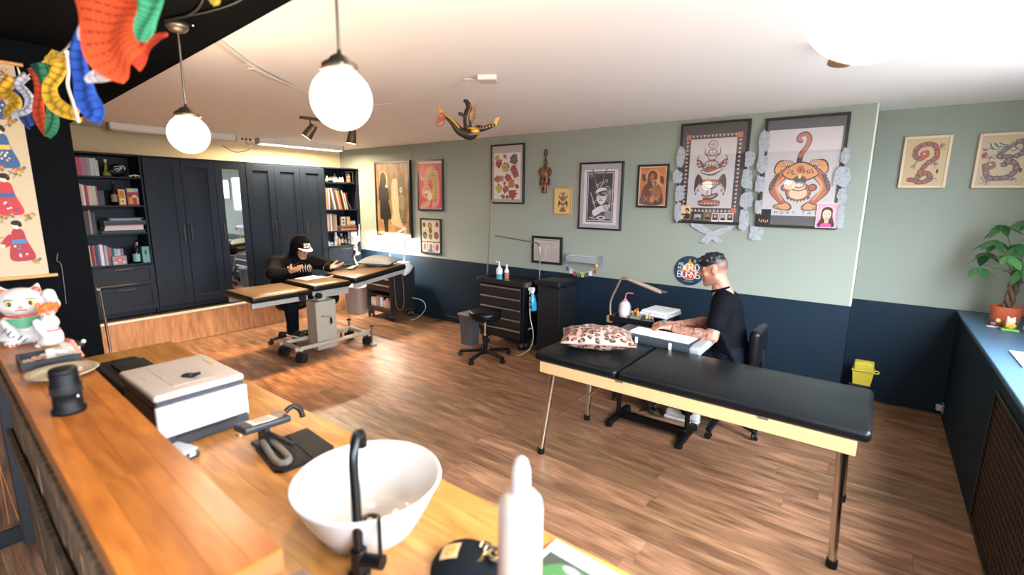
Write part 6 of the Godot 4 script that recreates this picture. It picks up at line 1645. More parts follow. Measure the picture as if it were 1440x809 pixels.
# ---------- bodies: a field of distances on a grid, meshed as surface nets ----------
class Field:
	var lo: Vector3
	var n: Vector3i
	var c: float
	var d := PackedFloat32Array()
	func _init(a: Vector3, b: Vector3, cell: float):
		c = cell
		lo = a
		n = Vector3i(((b - a) / cell).ceil()) + Vector3i(2, 2, 2)
		d.resize(n.x * n.y * n.z)
		d.fill(1.0)
	func _span(a: Vector3, b: Vector3, r: float) -> Array:
		var p := Vector3i(((a.min(b) - Vector3.ONE * r - lo) / c).floor()).clamp(Vector3i.ZERO, n - Vector3i.ONE)
		var q := Vector3i(((a.max(b) + Vector3.ONE * r - lo) / c).ceil()).clamp(Vector3i.ZERO, n - Vector3i.ONE)
		return [p, q]
	func cap(a: Vector3, b: Vector3, ra: float, rb: float, k := 0.03) -> Field:
		var s := _span(a, b, maxf(ra, rb) + k + 2.5 * c)
		var ab := b - a
		var l := maxf(ab.length_squared(), 1e-9)
		for z in range(s[0].z, s[1].z + 1):
			for y in range(s[0].y, s[1].y + 1):
				var i: int = (z * n.y + y) * n.x + s[0].x
				for x in range(s[0].x, s[1].x + 1):
					var p := lo + Vector3(x, y, z) * c - a
					var t := clampf(p.dot(ab) / l, 0.0, 1.0)
					_mix(i, (p - ab * t).length() - ra - (rb - ra) * t, k)
					i += 1
		return self
	func _mix(i: int, e: float, k: float):
		var o := d[i]
		var h := k - absf(o - e)
		d[i] = minf(o, e) - (h * h * 0.25 / k if h > 0.0 else 0.0)
	func ell(m: Vector3, r: Vector3, k := 0.02, bs := Basis(), cut := false) -> Field:
		var R := maxf(r.x, maxf(r.y, r.z))
		var s := _span(m, m, R + k + 2.5 * c)
		var inv := bs.transposed()
		var rm := minf(r.x, minf(r.y, r.z))
		for z in range(s[0].z, s[1].z + 1):
			for y in range(s[0].y, s[1].y + 1):
				var i: int = (z * n.y + y) * n.x + s[0].x
				for x in range(s[0].x, s[1].x + 1):
					var p := inv * (lo + Vector3(x, y, z) * c - m)
					var q := p / r
					var f := q.length()
					var g := (q / r).length()
					var e := f * (f - 1.0) / g if g > 1e-6 else -rm
					if cut:
						var o := -d[i]
						var h := k - absf(o - e)
						d[i] = -(minf(o, e) - (h * h * 0.25 / k if h > 0.0 else 0.0)) if false else maxf(d[i], -e)
					else: _mix(i, e, k)
					i += 1
		return self
	func at(p: Vector3) -> float:
		var g := (p - lo) / c
		var i := Vector3i(g.floor())
		if i.x < 0 or i.y < 0 or i.z < 0 or i.x >= n.x - 1 or i.y >= n.y - 1 or i.z >= n.z - 1: return 1.0
		var f := g - Vector3(i)
		var b := (i.z * n.y + i.y) * n.x + i.x
		var nx := n.x; var nz := n.x * n.y
		return lerpf(lerpf(lerpf(d[b], d[b + 1], f.x), lerpf(d[b + nx], d[b + nx + 1], f.x), f.y), lerpf(lerpf(d[b + nz], d[b + nz + 1], f.x), lerpf(d[b + nz + nx], d[b + nz + nx + 1], f.x), f.y), f.z)
	func grad(p: Vector3) -> Vector3:
		var e := c * 0.7
		return Vector3(at(p + Vector3(e, 0, 0)) - at(p - Vector3(e, 0, 0)), at(p + Vector3(0, e, 0)) - at(p - Vector3(0, e, 0)), at(p + Vector3(0, 0, e)) - at(p - Vector3(0, 0, e))).normalized()
	# appends the surface to a [positions, normals, colours, indices] set
	func net(out: Array, colour = null):
		var V: PackedVector3Array = out[0]; var N: PackedVector3Array = out[1]; var C: PackedColorArray = out[2]; var I: PackedInt32Array = out[3]
		var id := {}
		var nx := n.x; var nz := n.x * n.y
		var off := [0, 1, nx, nx + 1, nz, nz + 1, nz + nx, nz + nx + 1]
		var lim := 2.0 * c
		for z in n.z - 1:
			for y in n.y - 1:
				var b := (z * n.y + y) * nx
				for x in nx - 1:
					var i := b + x
					var d0 := d[i]
					if d0 > lim or d0 < -lim: continue
					var m := 0
					for k in 8:
						if d[i + off[k]] < 0.0: m += 1
					if m == 0 or m == 8: continue
					var s := Vector3.ZERO
					var w := 0.0
					for e in [[0, 1], [2, 3], [4, 5], [6, 7], [0, 2], [1, 3], [4, 6], [5, 7], [0, 4], [1, 5], [2, 6], [3, 7]]:
						var a := d[i + off[e[0]]]; var q := d[i + off[e[1]]]
						if (a < 0.0) != (q < 0.0):
							var t := a / (a - q)
							s += Vector3(e[0] & 1, (e[0] >> 1) & 1, e[0] >> 2).lerp(Vector3(e[1] & 1, (e[1] >> 1) & 1, e[1] >> 2), t)
							w += 1.0
					var p := lo + (Vector3(x, y, z) + s / w) * c
					id[i] = V.size()
					V.append(p)
					N.append(grad(p))
					C.append(colour.call(p) if colour != null else Color.WHITE)
		for i in id:
			for ax in 3:
				var st: int = [1, nx, nz][ax]
				var s1: int = [nx, nz, 1][ax]
				var s2: int = [nz, 1, nx][ax]
				var a := d[i] < 0.0
				if a == (d[i + st] < 0.0): continue
				if not (id.has(i - s1) and id.has(i - s2) and id.has(i - s1 - s2)): continue
				var q := [id[i], id[i - s1], id[i - s1 - s2], id[i - s2]]
				if not a: I.append_array(PackedInt32Array([q[0], q[1], q[2], q[0], q[2], q[3]]))
				else: I.append_array(PackedInt32Array([q[0], q[2], q[1], q[0], q[3], q[2]]))
		out[0] = V; out[1] = N; out[2] = C; out[3] = I
	static func blank() -> Array: return [PackedVector3Array(), PackedVector3Array(), PackedColorArray(), PackedInt32Array()]
	static func mesh_of(o: Array) -> ArrayMesh:
		var a := []
		a.resize(Mesh.ARRAY_MAX)
		a[Mesh.ARRAY_VERTEX] = o[0]; a[Mesh.ARRAY_NORMAL] = o[1]; a[Mesh.ARRAY_COLOR] = o[2]; a[Mesh.ARRAY_INDEX] = o[3]
		var m := ArrayMesh.new()
		m.add_surface_from_arrays(Mesh.PRIMITIVE_TRIANGLES, a)
		return m
	func solid() -> ArrayMesh:
		var o := blank()
		net(o)
		return mesh_of(o)

# a hand in its own fine grid. b: x to the thumb side, y out of the back of the hand, z along the fingers
func hand_field(w: Vector3, b: Basis, curls: Array, thumb_out: float, spread: float, s := 1.0) -> Field:
	var f := Field.new(w - Vector3.ONE * 0.21 * s, w + Vector3.ONE * 0.21 * s, 0.0036)
	var P := func(x, y, z): return w + b * (Vector3(x, y, z) * s)
	f.cap(P.call(0, 0, -0.05), P.call(0, 0, 0.015), 0.028 * s, 0.025 * s, 0.01)
	for k in 4:
		var x := 0.030 - k * 0.0195
		f.cap(P.call(x * 0.6, 0, 0.01), P.call(x, 0.002 - 0.003 * absf(k - 1.3), 0.088 - 0.004 * absf(k - 1.0)), 0.015 * s, 0.0115 * s, 0.012)
	f.cap(P.call(0.014, -0.006, 0.025), P.call(0.034, -0.008, 0.05), 0.017 * s, 0.013 * s, 0.012)
	var L := [[0.042, 0.026, 0.02], [0.046, 0.029, 0.022], [0.043, 0.027, 0.021], [0.034, 0.021, 0.019]]
	for k in 4:
		var x := 0.030 - k * 0.0195
		var p := Vector3(x, 0.002 - 0.003 * absf(k - 1.3), 0.09 - 0.004 * absf(k - 1.0))
		var a := 0.0
		var side := (1.5 - k) * spread
		for j in 3:
			a += curls[k] * [0.9, 1.15, 0.8][j]
			var q: Vector3 = p + Vector3(sin(side) * cos(a), -sin(a), cos(side) * cos(a)) * L[k][j]
			f.cap(P.call(p.x, p.y, p.z), P.call(q.x, q.y, q.z), (0.0096 - j * 0.0007) * s, (0.009 - j * 0.0009) * s, 0.004)
			p = q
	var t := Vector3(0.026, -0.008, 0.03)
	var dir := Vector3(sin(thumb_out), -0.25, cos(thumb_out)).normalized()
	for j in 3:
		var q: Vector3 = t + dir * [0.034, 0.03, 0.026][j]
		f.cap(P.call(t.x, t.y, t.z), P.call(q.x, q.y, q.z), [0.0145, 0.0112, 0.0105][j] * s, [0.0112, 0.0105, 0.0088][j] * s, 0.006)
		t = q
		dir = (dir + Vector3(-0.25, -0.08, 0.15)).normalized()
	return f

# a head in its own grid. b: x to the wearer's left, y up, z out of the face
func head_field(m: Vector3, b: Basis) -> Field:
	var f := Field.new(m - Vector3.ONE * 0.19, m + Vector3.ONE * 0.17, 0.0046)
	var P := func(x, y, z): return m + b * Vector3(x, y, z)
	f.ell(P.call(0, 0.032, -0.012), Vector3(0.073, 0.084, 0.094), 0.02, b)
	f.ell(P.call(0, -0.035, 0.028), Vector3(0.058, 0.075, 0.064), 0.03, b)
	for s in [-1, 1]:
		f.cap(P.call(s * 0.05, -0.06, -0.01), P.call(s * 0.02, -0.1, 0.062), 0.022, 0.019, 0.025)
		f.ell(P.call(s * 0.043, -0.022, 0.062), Vector3(0.022, 0.018, 0.02), 0.02, b)
		f.cap(P.call(s * 0.012, 0.024, 0.086), P.call(s * 0.048, 0.022, 0.066), 0.01, 0.009, 0.014)
	f.cap(P.call(-0.012, -0.1, 0.07), P.call(0.012, -0.1, 0.07), 0.02, 0.02, 0.015)
	for s in [-1, 1]: f.ell(P.call(s * 0.032, 0.002, 0.094), Vector3(0.017, 0.011, 0.016), 0.01, b, true)
	for s in [-1, 1]: f.ell(P.call(s * 0.031, 0.002, 0.074), Vector3(0.013, 0.012, 0.012), 0.006, b)
	f.cap(P.call(0, 0.015, 0.09), P.call(0, -0.025, 0.112), 0.0085, 0.012, 0.012)
	for s in [-1, 1]: f.ell(P.call(s * 0.012, -0.03, 0.1), Vector3(0.009, 0.008, 0.01), 0.008, b)
	f.ell(P.call(0, -0.058, 0.09), Vector3(0.024, 0.0065, 0.01), 0.008, b)
	f.ell(P.call(0, -0.07, 0.089), Vector3(0.021, 0.0075, 0.01), 0.006, b)
	for s in [-1, 1]:
		f.ell(P.call(s * 0.076, -0.006, -0.012), Vector3(0.008, 0.031, 0.019), 0.01, b)
		f.ell(P.call(s * 0.086, -0.004, -0.01), Vector3(0.006, 0.019, 0.01), 0.004, b, true)
	f.cap(P.call(0, -0.06, -0.025), P.call(0, -0.2, -0.06), 0.054, 0.06, 0.03)
	return f

func cloth_mat(h: String, rough := 0.85) -> Material:
	var m := bumpy(hexm(h, rough, 0.0, 0.2), 0.06, 0.35, 0.35, 31)
	return m

# a printed patch that lies on the surface of a field: marched from outside along -dir
func patch(f: Field, mid: Vector3, right: Vector3, up: Vector3, w: float, h: float, lift: float) -> ArrayMesh:
	var dir := right.cross(up).normalized()
	var rows := []
	for i in 15:
		var ro := []
		for j in 15:
			var p := mid + right * (j / 14.0 - 0.5) * w - up * (i / 14.0 - 0.5) * h + dir * 0.15
			for k in 90:
				var e := f.at(p)
				if e < 0.001: break
				p -= dir * clampf(e * 0.7, 0.001, 0.012)
			ro.append(p + dir * lift)
		rows.append(ro)
	for ro in rows: ro.reverse()
	var m := MB.new()
	m.soft()
	for i in 14:
		for j in 14:
			var T := func(a, c): return Vector2(1 - c / 14.0, a / 14.0)
			m.quad(rows[i][j], rows[i][j + 1], rows[i + 1][j + 1], rows[i + 1][j], T.call(i, j), T.call(i, j + 1), T.call(i + 1, j + 1), T.call(i + 1, j))
	return m.mesh()

func shoe(t: Node3D, at: Vector3, turn: float, c: String, sole: String):
	var b := Basis(Vector3.UP, turn)
	var f := Field.new(at - Vector3(0.19, 0.02, 0.19), at + Vector3(0.19, 0.16, 0.19), 0.007)
	f.cap(at + b * Vector3(0, 0.045, 0.13), at + b * Vector3(0, 0.05, -0.06), 0.038, 0.042, 0.03).cap(at + b * Vector3(0, 0.06, -0.06), at + b * Vector3(0, 0.115, -0.07), 0.042, 0.04, 0.02)
	var s := obj("shoe", f.solid(), hexm(c, 0.6), t)
	var so := mb()
	so.rbox(at + b * Vector3(0, 0.014, 0.035), Vector3(0.088, 0.026, 0.275), 0.013, 3, b)
	obj("sole", so, hexm(sole, 0.6), s)
	for k in 3: obj("lace", mb().tube([at + b * Vector3(-0.022, 0.086 - k * 0.004, 0.03 + k * 0.026), at + b * Vector3(0.022, 0.086 - k * 0.004, 0.034 + k * 0.026)], 0.004, 6), hexm(sole, 0.6), s)

func skin_mat() -> StandardMaterial3D:
	var m := StandardMaterial3D.new()
	m.vertex_color_use_as_albedo = true
	m.roughness = 0.5
	m.subsurf_scatter_enabled = true
	m.subsurf_scatter_strength = 0.04
	return m

func people():
	man_tattooing()
	man_in_cap()

func man_tattooing():
	var t := thing("person", "man in black T-shirt with short dark hair and tattooed arms at the armrest desk", "person")
	var hb := Basis(Vector3(0, 0, -1), Vector3.UP, Vector3(-1, 0, 0)).rotated(Vector3(0, 0, 1), 0.2).rotated(Vector3.UP, 0.12)
	var hm := Vector3(-0.975, 1.245, -3.86)
	var skin := Color("a8755f").srgb_to_linear()
	var stub := Color("3a302c").srgb_to_linear()
	var lip := Color("a8625a").srgb_to_linear()
	var ink := Color("3b3f45").srgb_to_linear()
	var inv := hb.inverse()
	var nz := noise(77, 16.0, 3); var nz2 := noise(78, 42.0, 2)
	var face := func(p: Vector3) -> Color:
		var q: Vector3 = inv * (p - hm)
		var c: Color = skin
		if q.y > -0.01 and q.z < 0.035 and q.y - q.z * 0.5 > 0.0: c = c.lerp(stub, clampf((q.y - q.z * 0.5) * 13.0, 0, 0.75) * (1.0 if absf(absf(q.x) - 0.085) > 0.014 or q.z < -0.035 else 0.0))
		if q.y < -0.045 and q.z > -0.03: c = c.lerp(stub, 0.22 * clampf((-0.045 - q.y) * 30, 0, 1))
		if absf(q.y + 0.064) < 0.011 and absf(q.x) < 0.024 and q.z > 0.08: c = c.lerp(lip, 0.7)
		if absf(q.y - 0.026) < 0.007 and absf(q.x) > 0.012 and absf(q.x) < 0.05 and q.z > 0.06: c = c.lerp(stub, 0.8)
		if absf(q.y - 0.0) < 0.005 and absf(absf(q.x) - 0.031) < 0.012 and q.z > 0.07: c = c.lerp(stub, 0.7)
		if absf(q.x) > 0.07 and q.y > -0.04 and q.y < 0.03: c = c.lerp(Color(0.6, 0.25, 0.2), 0.18)
		return c
	var arm := func(p: Vector3) -> Color:
		var a := nz.get_noise_3d(p.x, p.y, p.z); var b := nz2.get_noise_3d(p.x, p.y, p.z)
		var on := clampf((0.085 - absf(a)) * 30.0, 0, 1) * 0.8 + clampf((b - 0.05) * 6.0, 0, 1) * 0.7 * clampf(a * 5 + 0.7, 0, 1)
		if p.x < -1.18: on *= 0.15
		return skin.lerp(ink, clampf(on, 0, 0.82))
	# body joints
	var hip := Vector3(-0.79, 0.57, -3.86)
	var chest := Vector3(-0.855, 0.93, -3.86)
	var shL := Vector3(-0.85, 1.0, -3.672); var shR := Vector3(-0.885, 0.99, -4.02)
	var elL := Vector3(-0.88, 0.785, -3.58); var elR := Vector3(-0.975, 0.80, -4.0)
	var wrL := Vector3(-1.155, 0.80, -3.575); var wrR := Vector3(-1.185, 0.805, -3.70)
	var o := Field.blank()
	var body := Field.new(Vector3(-1.35, 0.02, -4.2), Vector3(-0.5, 1.2, -3.5), 0.013)
	for s in [-1, 1]:
		var z := Vector3(0, 0, s * 0.075)
		body.cap(hip + z, chest + z, 0.1, 0.085, 0.05).cap(hip + z, Vector3(-1.14, 0.54, -3.86 + s * 0.11), 0.085, 0.06, 0.04).cap(Vector3(-1.14, 0.54, -3.86 + s * 0.11), Vector3(-1.06, 0.1, -3.86 + s * 0.11), 0.055, 0.04, 0.02)
	body.cap(chest, Vector3(-0.93, 1.12, -3.86), 0.09, 0.05, 0.04).cap(shL, shR, 0.06, 0.06, 0.05)
	body.net(o, func(_p): return skin)
	for a in [[shL, elL, wrL], [shR, elR, wrR]]:
		var q0: Vector3 = a[0].min(a[1]).min(a[2]) - Vector3.ONE * 0.08
		var q1: Vector3 = a[0].max(a[1]).max(a[2]) + Vector3.ONE * 0.08
		var f := Field.new(q0, q1, 0.0065)
		f.cap(a[0], a[1], 0.052, 0.043, 0.02).cap(a[1], a[1].lerp(a[2], 0.35), 0.043, 0.044, 0.02).cap(a[1].lerp(a[2], 0.35), a[2], 0.044, 0.027, 0.02)
		f.net(o, arm)
	head_field(hm, hb).net(o, face)
	var dL := (wrL - elL).normalized()
	var bL := Basis(Vector3(0, 0, -1), Vector3.UP, Vector3(-1, 0, 0)).rotated(Vector3.UP, 0.35)
	hand_field(wrL + Vector3(-0.03, 0.008, -0.005), bL, [0.55, 0.6, 0.65, 0.7], 0.5, 0.03, 0.95).net(o, arm)
	var bR := Basis(Vector3(0, 0, 1), Vector3.UP, Vector3(-1, 0, 0)).rotated(Vector3.UP, 0.25)
	# right hand: the thumb side is towards +z
	bR = Basis(Vector3(0, 0.35, 0.94).normalized(), Vector3(0, 0.94, -0.35).normalized(), Vector3(-1, 0, 0))
	hand_field(wrR + Vector3(-0.03, 0.0, 0.01), bR, [0.5, 0.6, 0.7, 0.75], 0.55, 0.03, 0.95).net(o, arm)
	obj("body", Field.mesh_of(o), skin_mat(), t)
	# hair: short at the sides, longer and curly on top
	var hf := Field.new(hm - Vector3.ONE * 0.16, hm + Vector3.ONE * 0.18, 0.006)
	hf.ell(hm + hb * Vector3(0, 0.062, 0.0), Vector3(0.074, 0.066, 0.095), 0.02, hb)
	var r := RandomNumberGenerator.new(); r.seed = 5
	for k in 60:
		var a := r.randf() * TAU; var e := r.randf_range(0.15, 1.3)
		var q := Vector3(sin(a) * cos(e) * 0.072, 0.066 + sin(e) * 0.062, cos(a) * cos(e) * 0.092)
		hf.ell(hm + hb * q, Vector3.ONE * r.randf_range(0.009, 0.016), 0.006)
	for k in 10: hf.ell(hm + hb * Vector3(-0.05 + k * 0.011, 0.085 + 0.012 * sin(k * 2.1), 0.092), Vector3.ONE * 0.014, 0.008)
	obj("hair", hf.solid(), hexm("17161a", 0.4), t)
	for s in [-1, 1]: obj("eye", mb().ell(hm + hb * Vector3(s * 0.031, 0.0, 0.0795), Vector3(0.008, 0.005, 0.008), 10, 6), hexm("2a2220", 0.2), t)
	# shirt
	var sf := Field.new(Vector3(-1.15, 0.48, -4.2), Vector3(-0.5, 1.2, -3.5), 0.011)
	for s in [-1, 1]:
		var z := Vector3(0, 0, s * 0.07)
		sf.cap(hip + z + Vector3(0.005, -0.02, 0), chest + z, 0.118, 0.1, 0.05)
	sf.cap(shL, shR, 0.078, 0.078, 0.06).cap(chest, Vector3(-0.9, 1.07, -3.86), 0.1, 0.062, 0.05)
	sf.cap(shL, shL.lerp(elL, 0.56), 0.074, 0.068, 0.02).cap(shR, shR.lerp(elR, 0.62), 0.076, 0.07, 0.03)
	for k in 7: sf.cap(Vector3(-0.72 - 0.02 * k, 0.60 + 0.035 * k, -3.66), Vector3(-0.86 - 0.012 * k, 0.55 + 0.05 * k, -3.7), 0.012, 0.006, 0.03)
	obj("t_shirt", sf.solid(), cloth_mat("090b10"), t)
	obj("collar", mb().tube(mb().ring(Vector3(-0.915, 1.1, -3.86), Vector3(-0.35, 0.93, 0).normalized(), 0.066, 24) + [mb().ring(Vector3(-0.915, 1.1, -3.86), Vector3(-0.35, 0.93, 0).normalized(), 0.066, 24)[0]], 0.009, 8, false), cloth_mat("080a0e"), t)
	var p := Pic.new(110, 130, Color("090b10"))
	for k in 6: p.curve([Vector2(20 + k * 12, 20 + (k % 2) * 14), Vector2(26 + k * 10, 50), Vector2(18 + k * 13, 84 + (k % 3) * 8)], 9, Color("b5382c"), 0.3)
	p.curve([Vector2(16, 40), Vector2(50, 30), Vector2(92, 44)], 7, Color("b5382c")).blob([Vector2(40, 96), Vector2(62, 88), Vector2(80, 100), Vector2(70, 124), Vector2(48, 124)], Color("6e6158")).ell(54, 104, 5, 5, Color("201c1c")).ell(70, 104, 5, 5, Color("201c1c"))
	obj("shirt_print", patch(sf, Vector3(-0.965, 0.93, -3.8), Vector3(0.72, 0, 0.69).normalized(), Vector3.UP, 0.15, 0.19, 0.003), printed(p.done(), 0.9, 0.15), t)
	# trousers and shoes
	var tf := Field.new(Vector3(-1.35, 0.03, -4.2), Vector3(-0.5, 0.75, -3.55), 0.013)
	for s in [-1, 1]:
		var z := Vector3(0, 0, s * 0.08); var kn := Vector3(-1.14, 0.545, -3.86 + s * 0.11)
		tf.cap(hip + z + Vector3(0, -0.02, 0), hip + z + Vector3(0, 0.05, 0), 0.122, 0.12, 0.04).cap(hip + z, kn, 0.1, 0.078, 0.04).cap(kn, Vector3(-1.05, 0.11, -3.86 + s * 0.11), 0.074, 0.062, 0.02)
	obj("trousers", tf.solid(), cloth_mat("0e151f"), t)
	for s in [-1, 1]: shoe(t, Vector3(-1.06, 0.0, -3.86 + s * 0.11), -PI / 2, "d2d2d2" if s > 0 else "cfcfcf", "e2e2e2")
	var tool := thing("tattoo_machine", "small wrapped tattoo machine held in the tattooing man's hands", "tattoo machine", Vector3(-1.27, 0.80, -3.60))
	obj("grip", mb().tube([Vector3(0.01, 0.03, 0.0), Vector3(-0.02, -0.02, 0.0)], [0.014, 0.01], 10), hexm("8f98a0", 0.3), tool)
	obj("motor", mb().rbox(Vector3(0.015, 0.045, 0.0), Vector3(0.03, 0.035, 0.03), 0.008, 2), hexm("5a6268", 0.3), tool)
	obj("needle", mb().tube([Vector3(-0.02, -0.02, 0), Vector3(-0.027, -0.032, 0)], [0.006, 0.001], 8), hexm("b9bec2", 0.3, 0.7), tool)
	tool.rotation.z = -0.3

func man_in_cap():
	var t := thing("person", "man in black hooded sweatshirt, cap and glasses gesturing at the treatment table", "person")
	var hb := Basis(Vector3(0, 0, -1), Vector3.UP, Vector3(1, 0, 0))
	hb = Basis(Vector3.UP, 0.02) * hb
	hb = hb * Basis(Vector3.RIGHT, 0.42)
	var hm := Vector3(-5.44, 1.165, -3.0)
	var inv := hb.inverse()
	var skin := Color("a87a66").srgb_to_linear()
	var dark := Color("4a3a34").srgb_to_linear()
	var lip := Color("a5655c").srgb_to_linear()
	var face := func(p: Vector3) -> Color:
		var q: Vector3 = inv * (p - hm)
		var c: Color = skin
		if q.y < -0.048 and q.z > 0.0: c = c.lerp(dark, 0.3 * clampf((-0.048 - q.y) * 30, 0, 1))
		if absf(q.y + 0.064) < 0.011 and absf(q.x) < 0.024 and q.z > 0.08: c = c.lerp(lip, 0.7)
		if absf(q.y - 0.026) < 0.007 and absf(q.x) > 0.012 and absf(q.x) < 0.05 and q.z > 0.06: c = c.lerp(dark, 0.8)
		return c
	var plain_ := func(_p): return skin
	var hip := Vector3(-5.72, 0.58, -2.95)
	var chest := Vector3(-5.62, 0.90, -2.97)
	var shR := Vector3(-5.6, 0.985, -2.76); var shL := Vector3(-5.6, 0.97, -3.19)
	var elR := Vector3(-5.42, 0.905, -2.63); var elL := Vector3(-5.45, 0.91, -3.36)
	var wrR := Vector3(-5.37, 0.905, -2.77); var wrL := Vector3(-5.35, 0.905, -3.27)
	var o := Field.blank()
	var body := Field.new(Vector3(-5.95, 0.05, -3.5), Vector3(-5.1, 1.2, -2.5), 0.016)
	for s in [-1, 1]:
		var z := Vector3(0, 0, s * 0.08); var kn := Vector3(-5.33, 0.53, -2.95 + s * 0.19 if s > 0 else -3.29); var ft: Vector3 = Vector3(-5.47, 0.14, -2.98 + s * 0.14)
		body.cap(hip + z, chest + z, 0.12, 0.11, 0.05).cap(hip + z, kn, 0.085, 0.06, 0.04).cap(kn, ft, 0.055, 0.04, 0.02)
	body.cap(chest, Vector3(-5.5, 1.08, -2.99), 0.09, 0.05, 0.04).cap(shL, shR, 0.06, 0.06, 0.05)
	for a in [[shR, elR, wrR], [shL, elL, wrL]]: body.cap(a[0], a[1], 0.05, 0.042, 0.02).cap(a[1], a[2], 0.042, 0.03, 0.02)
	body.net(o, plain_)
	head_field(hm, hb).net(o, face)
	# open palms turned up: the back of the hand looks down
	var bR := Basis(Vector3(0.15, 0.55, 0.82).normalized(), Vector3(0.2, -0.8, 0.5).normalized(), Vector3.ZERO)
	var zR := Vector3(0.82, 0.28, -0.5).normalized()
	var yR := (Vector3(0.3, -0.86, 0.35) - zR * zR.dot(Vector3(0.3, -0.86, 0.35))).normalized()
	bR = Basis(yR.cross(zR), yR, zR)
	if bR.x.z < 0: bR.x = -bR.x
	hand_field(wrR + zR * 0.02, bR, [0.12, 0.2, 0.28, 0.34], 1.0, 0.09, 1.0).net(o, plain_)
	var zL := Vector3(0.72, 0.12, -0.62).normalized()
	var yL := (Vector3(0.1, -0.75, -0.6) - zL * zL.dot(Vector3(0.1, -0.75, -0.6))).normalized()
	var bL := Basis(yL.cross(zL), yL, zL)
	if bL.x.y < 0: bL.x = -bL.x
	hand_field(wrL + zL * 0.02, bL, [0.15, 0.2, 0.24, 0.3], 0.9, 0.1, 1.0).net(o, plain_)
	obj("body", Field.mesh_of(o), skin_mat(), t)
	for s in [-1, 1]: obj("eye", mb().ell(hm + hb * Vector3(s * 0.031, 0.0, 0.0795), Vector3(0.008, 0.005, 0.008), 10, 6), hexm("2a2220", 0.2), t)
	# sweatshirt with the hood up
	var hood := cloth_mat("07090d")
	var sf := Field.new(Vector3(-5.95, 0.48, -3.5), Vector3(-5.22, 1.22, -2.5), 0.013)
	for s in [-1, 1]:
		var z := Vector3(0, 0, s * 0.085)
		sf.cap(hip + z, chest + z, 0.15, 0.14, 0.06)
	sf.cap(shL, shR, 0.085, 0.085, 0.07).cap(chest + Vector3(0.02, 0.02, 0), Vector3(-5.52, 1.06, -2.99), 0.13, 0.095, 0.06)
	for a in [[shR, elR, wrR], [shL, elL, wrL]]: sf.cap(a[0], a[1], 0.085, 0.07, 0.04).cap(a[1], a[2], 0.068, 0.048, 0.03)
	for k in 5: sf.cap(elR + Vector3(-0.12 + 0.03 * k, 0.06 - 0.02 * k, -0.02), elR + Vector3(-0.02 + 0.015 * k, -0.03, 0.05), 0.012, 0.006, 0.03)
	obj("sweatshirt", sf.solid(), hood, t)
	var hf := Field.new(hm - Vector3.ONE * 0.2, hm + Vector3.ONE * 0.19, 0.008)
	hf.ell(hm + hb * Vector3(0, 0.015, -0.03), Vector3(0.112, 0.142, 0.125), 0.02, hb).cap(hm + hb * Vector3(0, -0.1, -0.04), hm + hb * Vector3(0, -0.16, -0.06), 0.1, 0.11, 0.05)
	hf.ell(hm + hb * Vector3(0, -0.02, 0.1), Vector3(0.078, 0.125, 0.105), 0.01, hb, true)
	hf.ell(hm + hb * Vector3(0, 0.0, 0.0), Vector3(0.088, 0.11, 0.105), 0.01, hb, true)
	obj("hood", hf.solid(), hood, t)
	# cap: crown, flat brim, white lettering patch
	var cf := Field.new(hm - Vector3.ONE * 0.15, hm + Vector3.ONE * 0.18, 0.007)
	cf.ell(hm + hb * Vector3(0, 0.058, 0.005), Vector3(0.087, 0.085, 0.107), 0.01, hb).ell(hm + hb * Vector3(0, -0.07, 0.0), Vector3(0.2, 0.112, 0.2), 0.01, hb, true)
	var cap_ := obj("cap", cf.solid(), cloth_mat("0a0c10"), t)
	var brim := []
	for i in 7:
		var ro := []
		for j in 13:
			var a := -1.25 + 2.5 * j / 12.0
			var rr := Vector2(sin(a) * 0.084, cos(a) * 0.1)
			var q := rr * (1.0 + 0.0 * i) + Vector2(0, i / 6.0 * 0.072 * pow(cos(a * 0.9), 0.6) if absf(a) < 1.7 else 0.0)
			ro.append(hm + hb * Vector3(q.x, 0.044 - 0.012 * pow(q.x / 0.084, 2) - 0.004 * i / 6.0, q.y))
		brim.append(ro)
	obj("brim", mb().sheet(brim, 0.005), hexm("b9bbc0", 0.7), cap_).set_meta("label", "pale grey flat brim")
	var p := Pic.new(128, 76, Color("0a0c10"))
	p.text("STAR", 12, 6, 28, 7, Color("d6d9de"), 0.98, 1.0).text("WARS", 12, 42, 28, 7, Color("d6d9de"), 1.06, 1.1)
	obj("cap_patch", patch(cf, hm + hb * Vector3(0, 0.082, 0.1), hb.x, hb * Vector3(0, 0.93, -0.37), 0.1, 0.058, 0.003), printed(p.done(), 0.9, 0.15), cap_)
	# glasses
	var g := mb()
	for s in [-1, 1]:
		var lp := []
		for k in 17:
			var a := TAU * k / 16
			lp.append(hm + hb * Vector3(s * 0.034 + cos(a) * 0.025, 0.0 + sin(a) * 0.019, 0.1 - absf(s * 0.034 + cos(a) * 0.025) * 0.12))
		g.tube(lp, 0.003, 6, false)
		g.tube([hm + hb * Vector3(s * 0.059, 0.004, 0.092), hm + hb * Vector3(s * 0.08, 0.006, 0.0)], 0.0028, 6)
	g.tube([hm + hb * Vector3(-0.01, 0.004, 0.1), hm + hb * Vector3(0.01, 0.004, 0.1)], 0.003, 6)
	var gl := obj("glasses", g, hexm("14161a", 0.3), t)
	for s in [-1, 1]: obj("lens", mb().ell(hm + hb * Vector3(s * 0.034, 0.0, 0.0965), Vector3(0.024, 0.018, 0.001), 14, 6, hb), clear(Color(0.95, 0.97, 1), 0.08, 0.02), gl)
	# chest lettering
	p = Pic.new(256, 120, Color("07090d"))
	var W := Color("cfcab2")
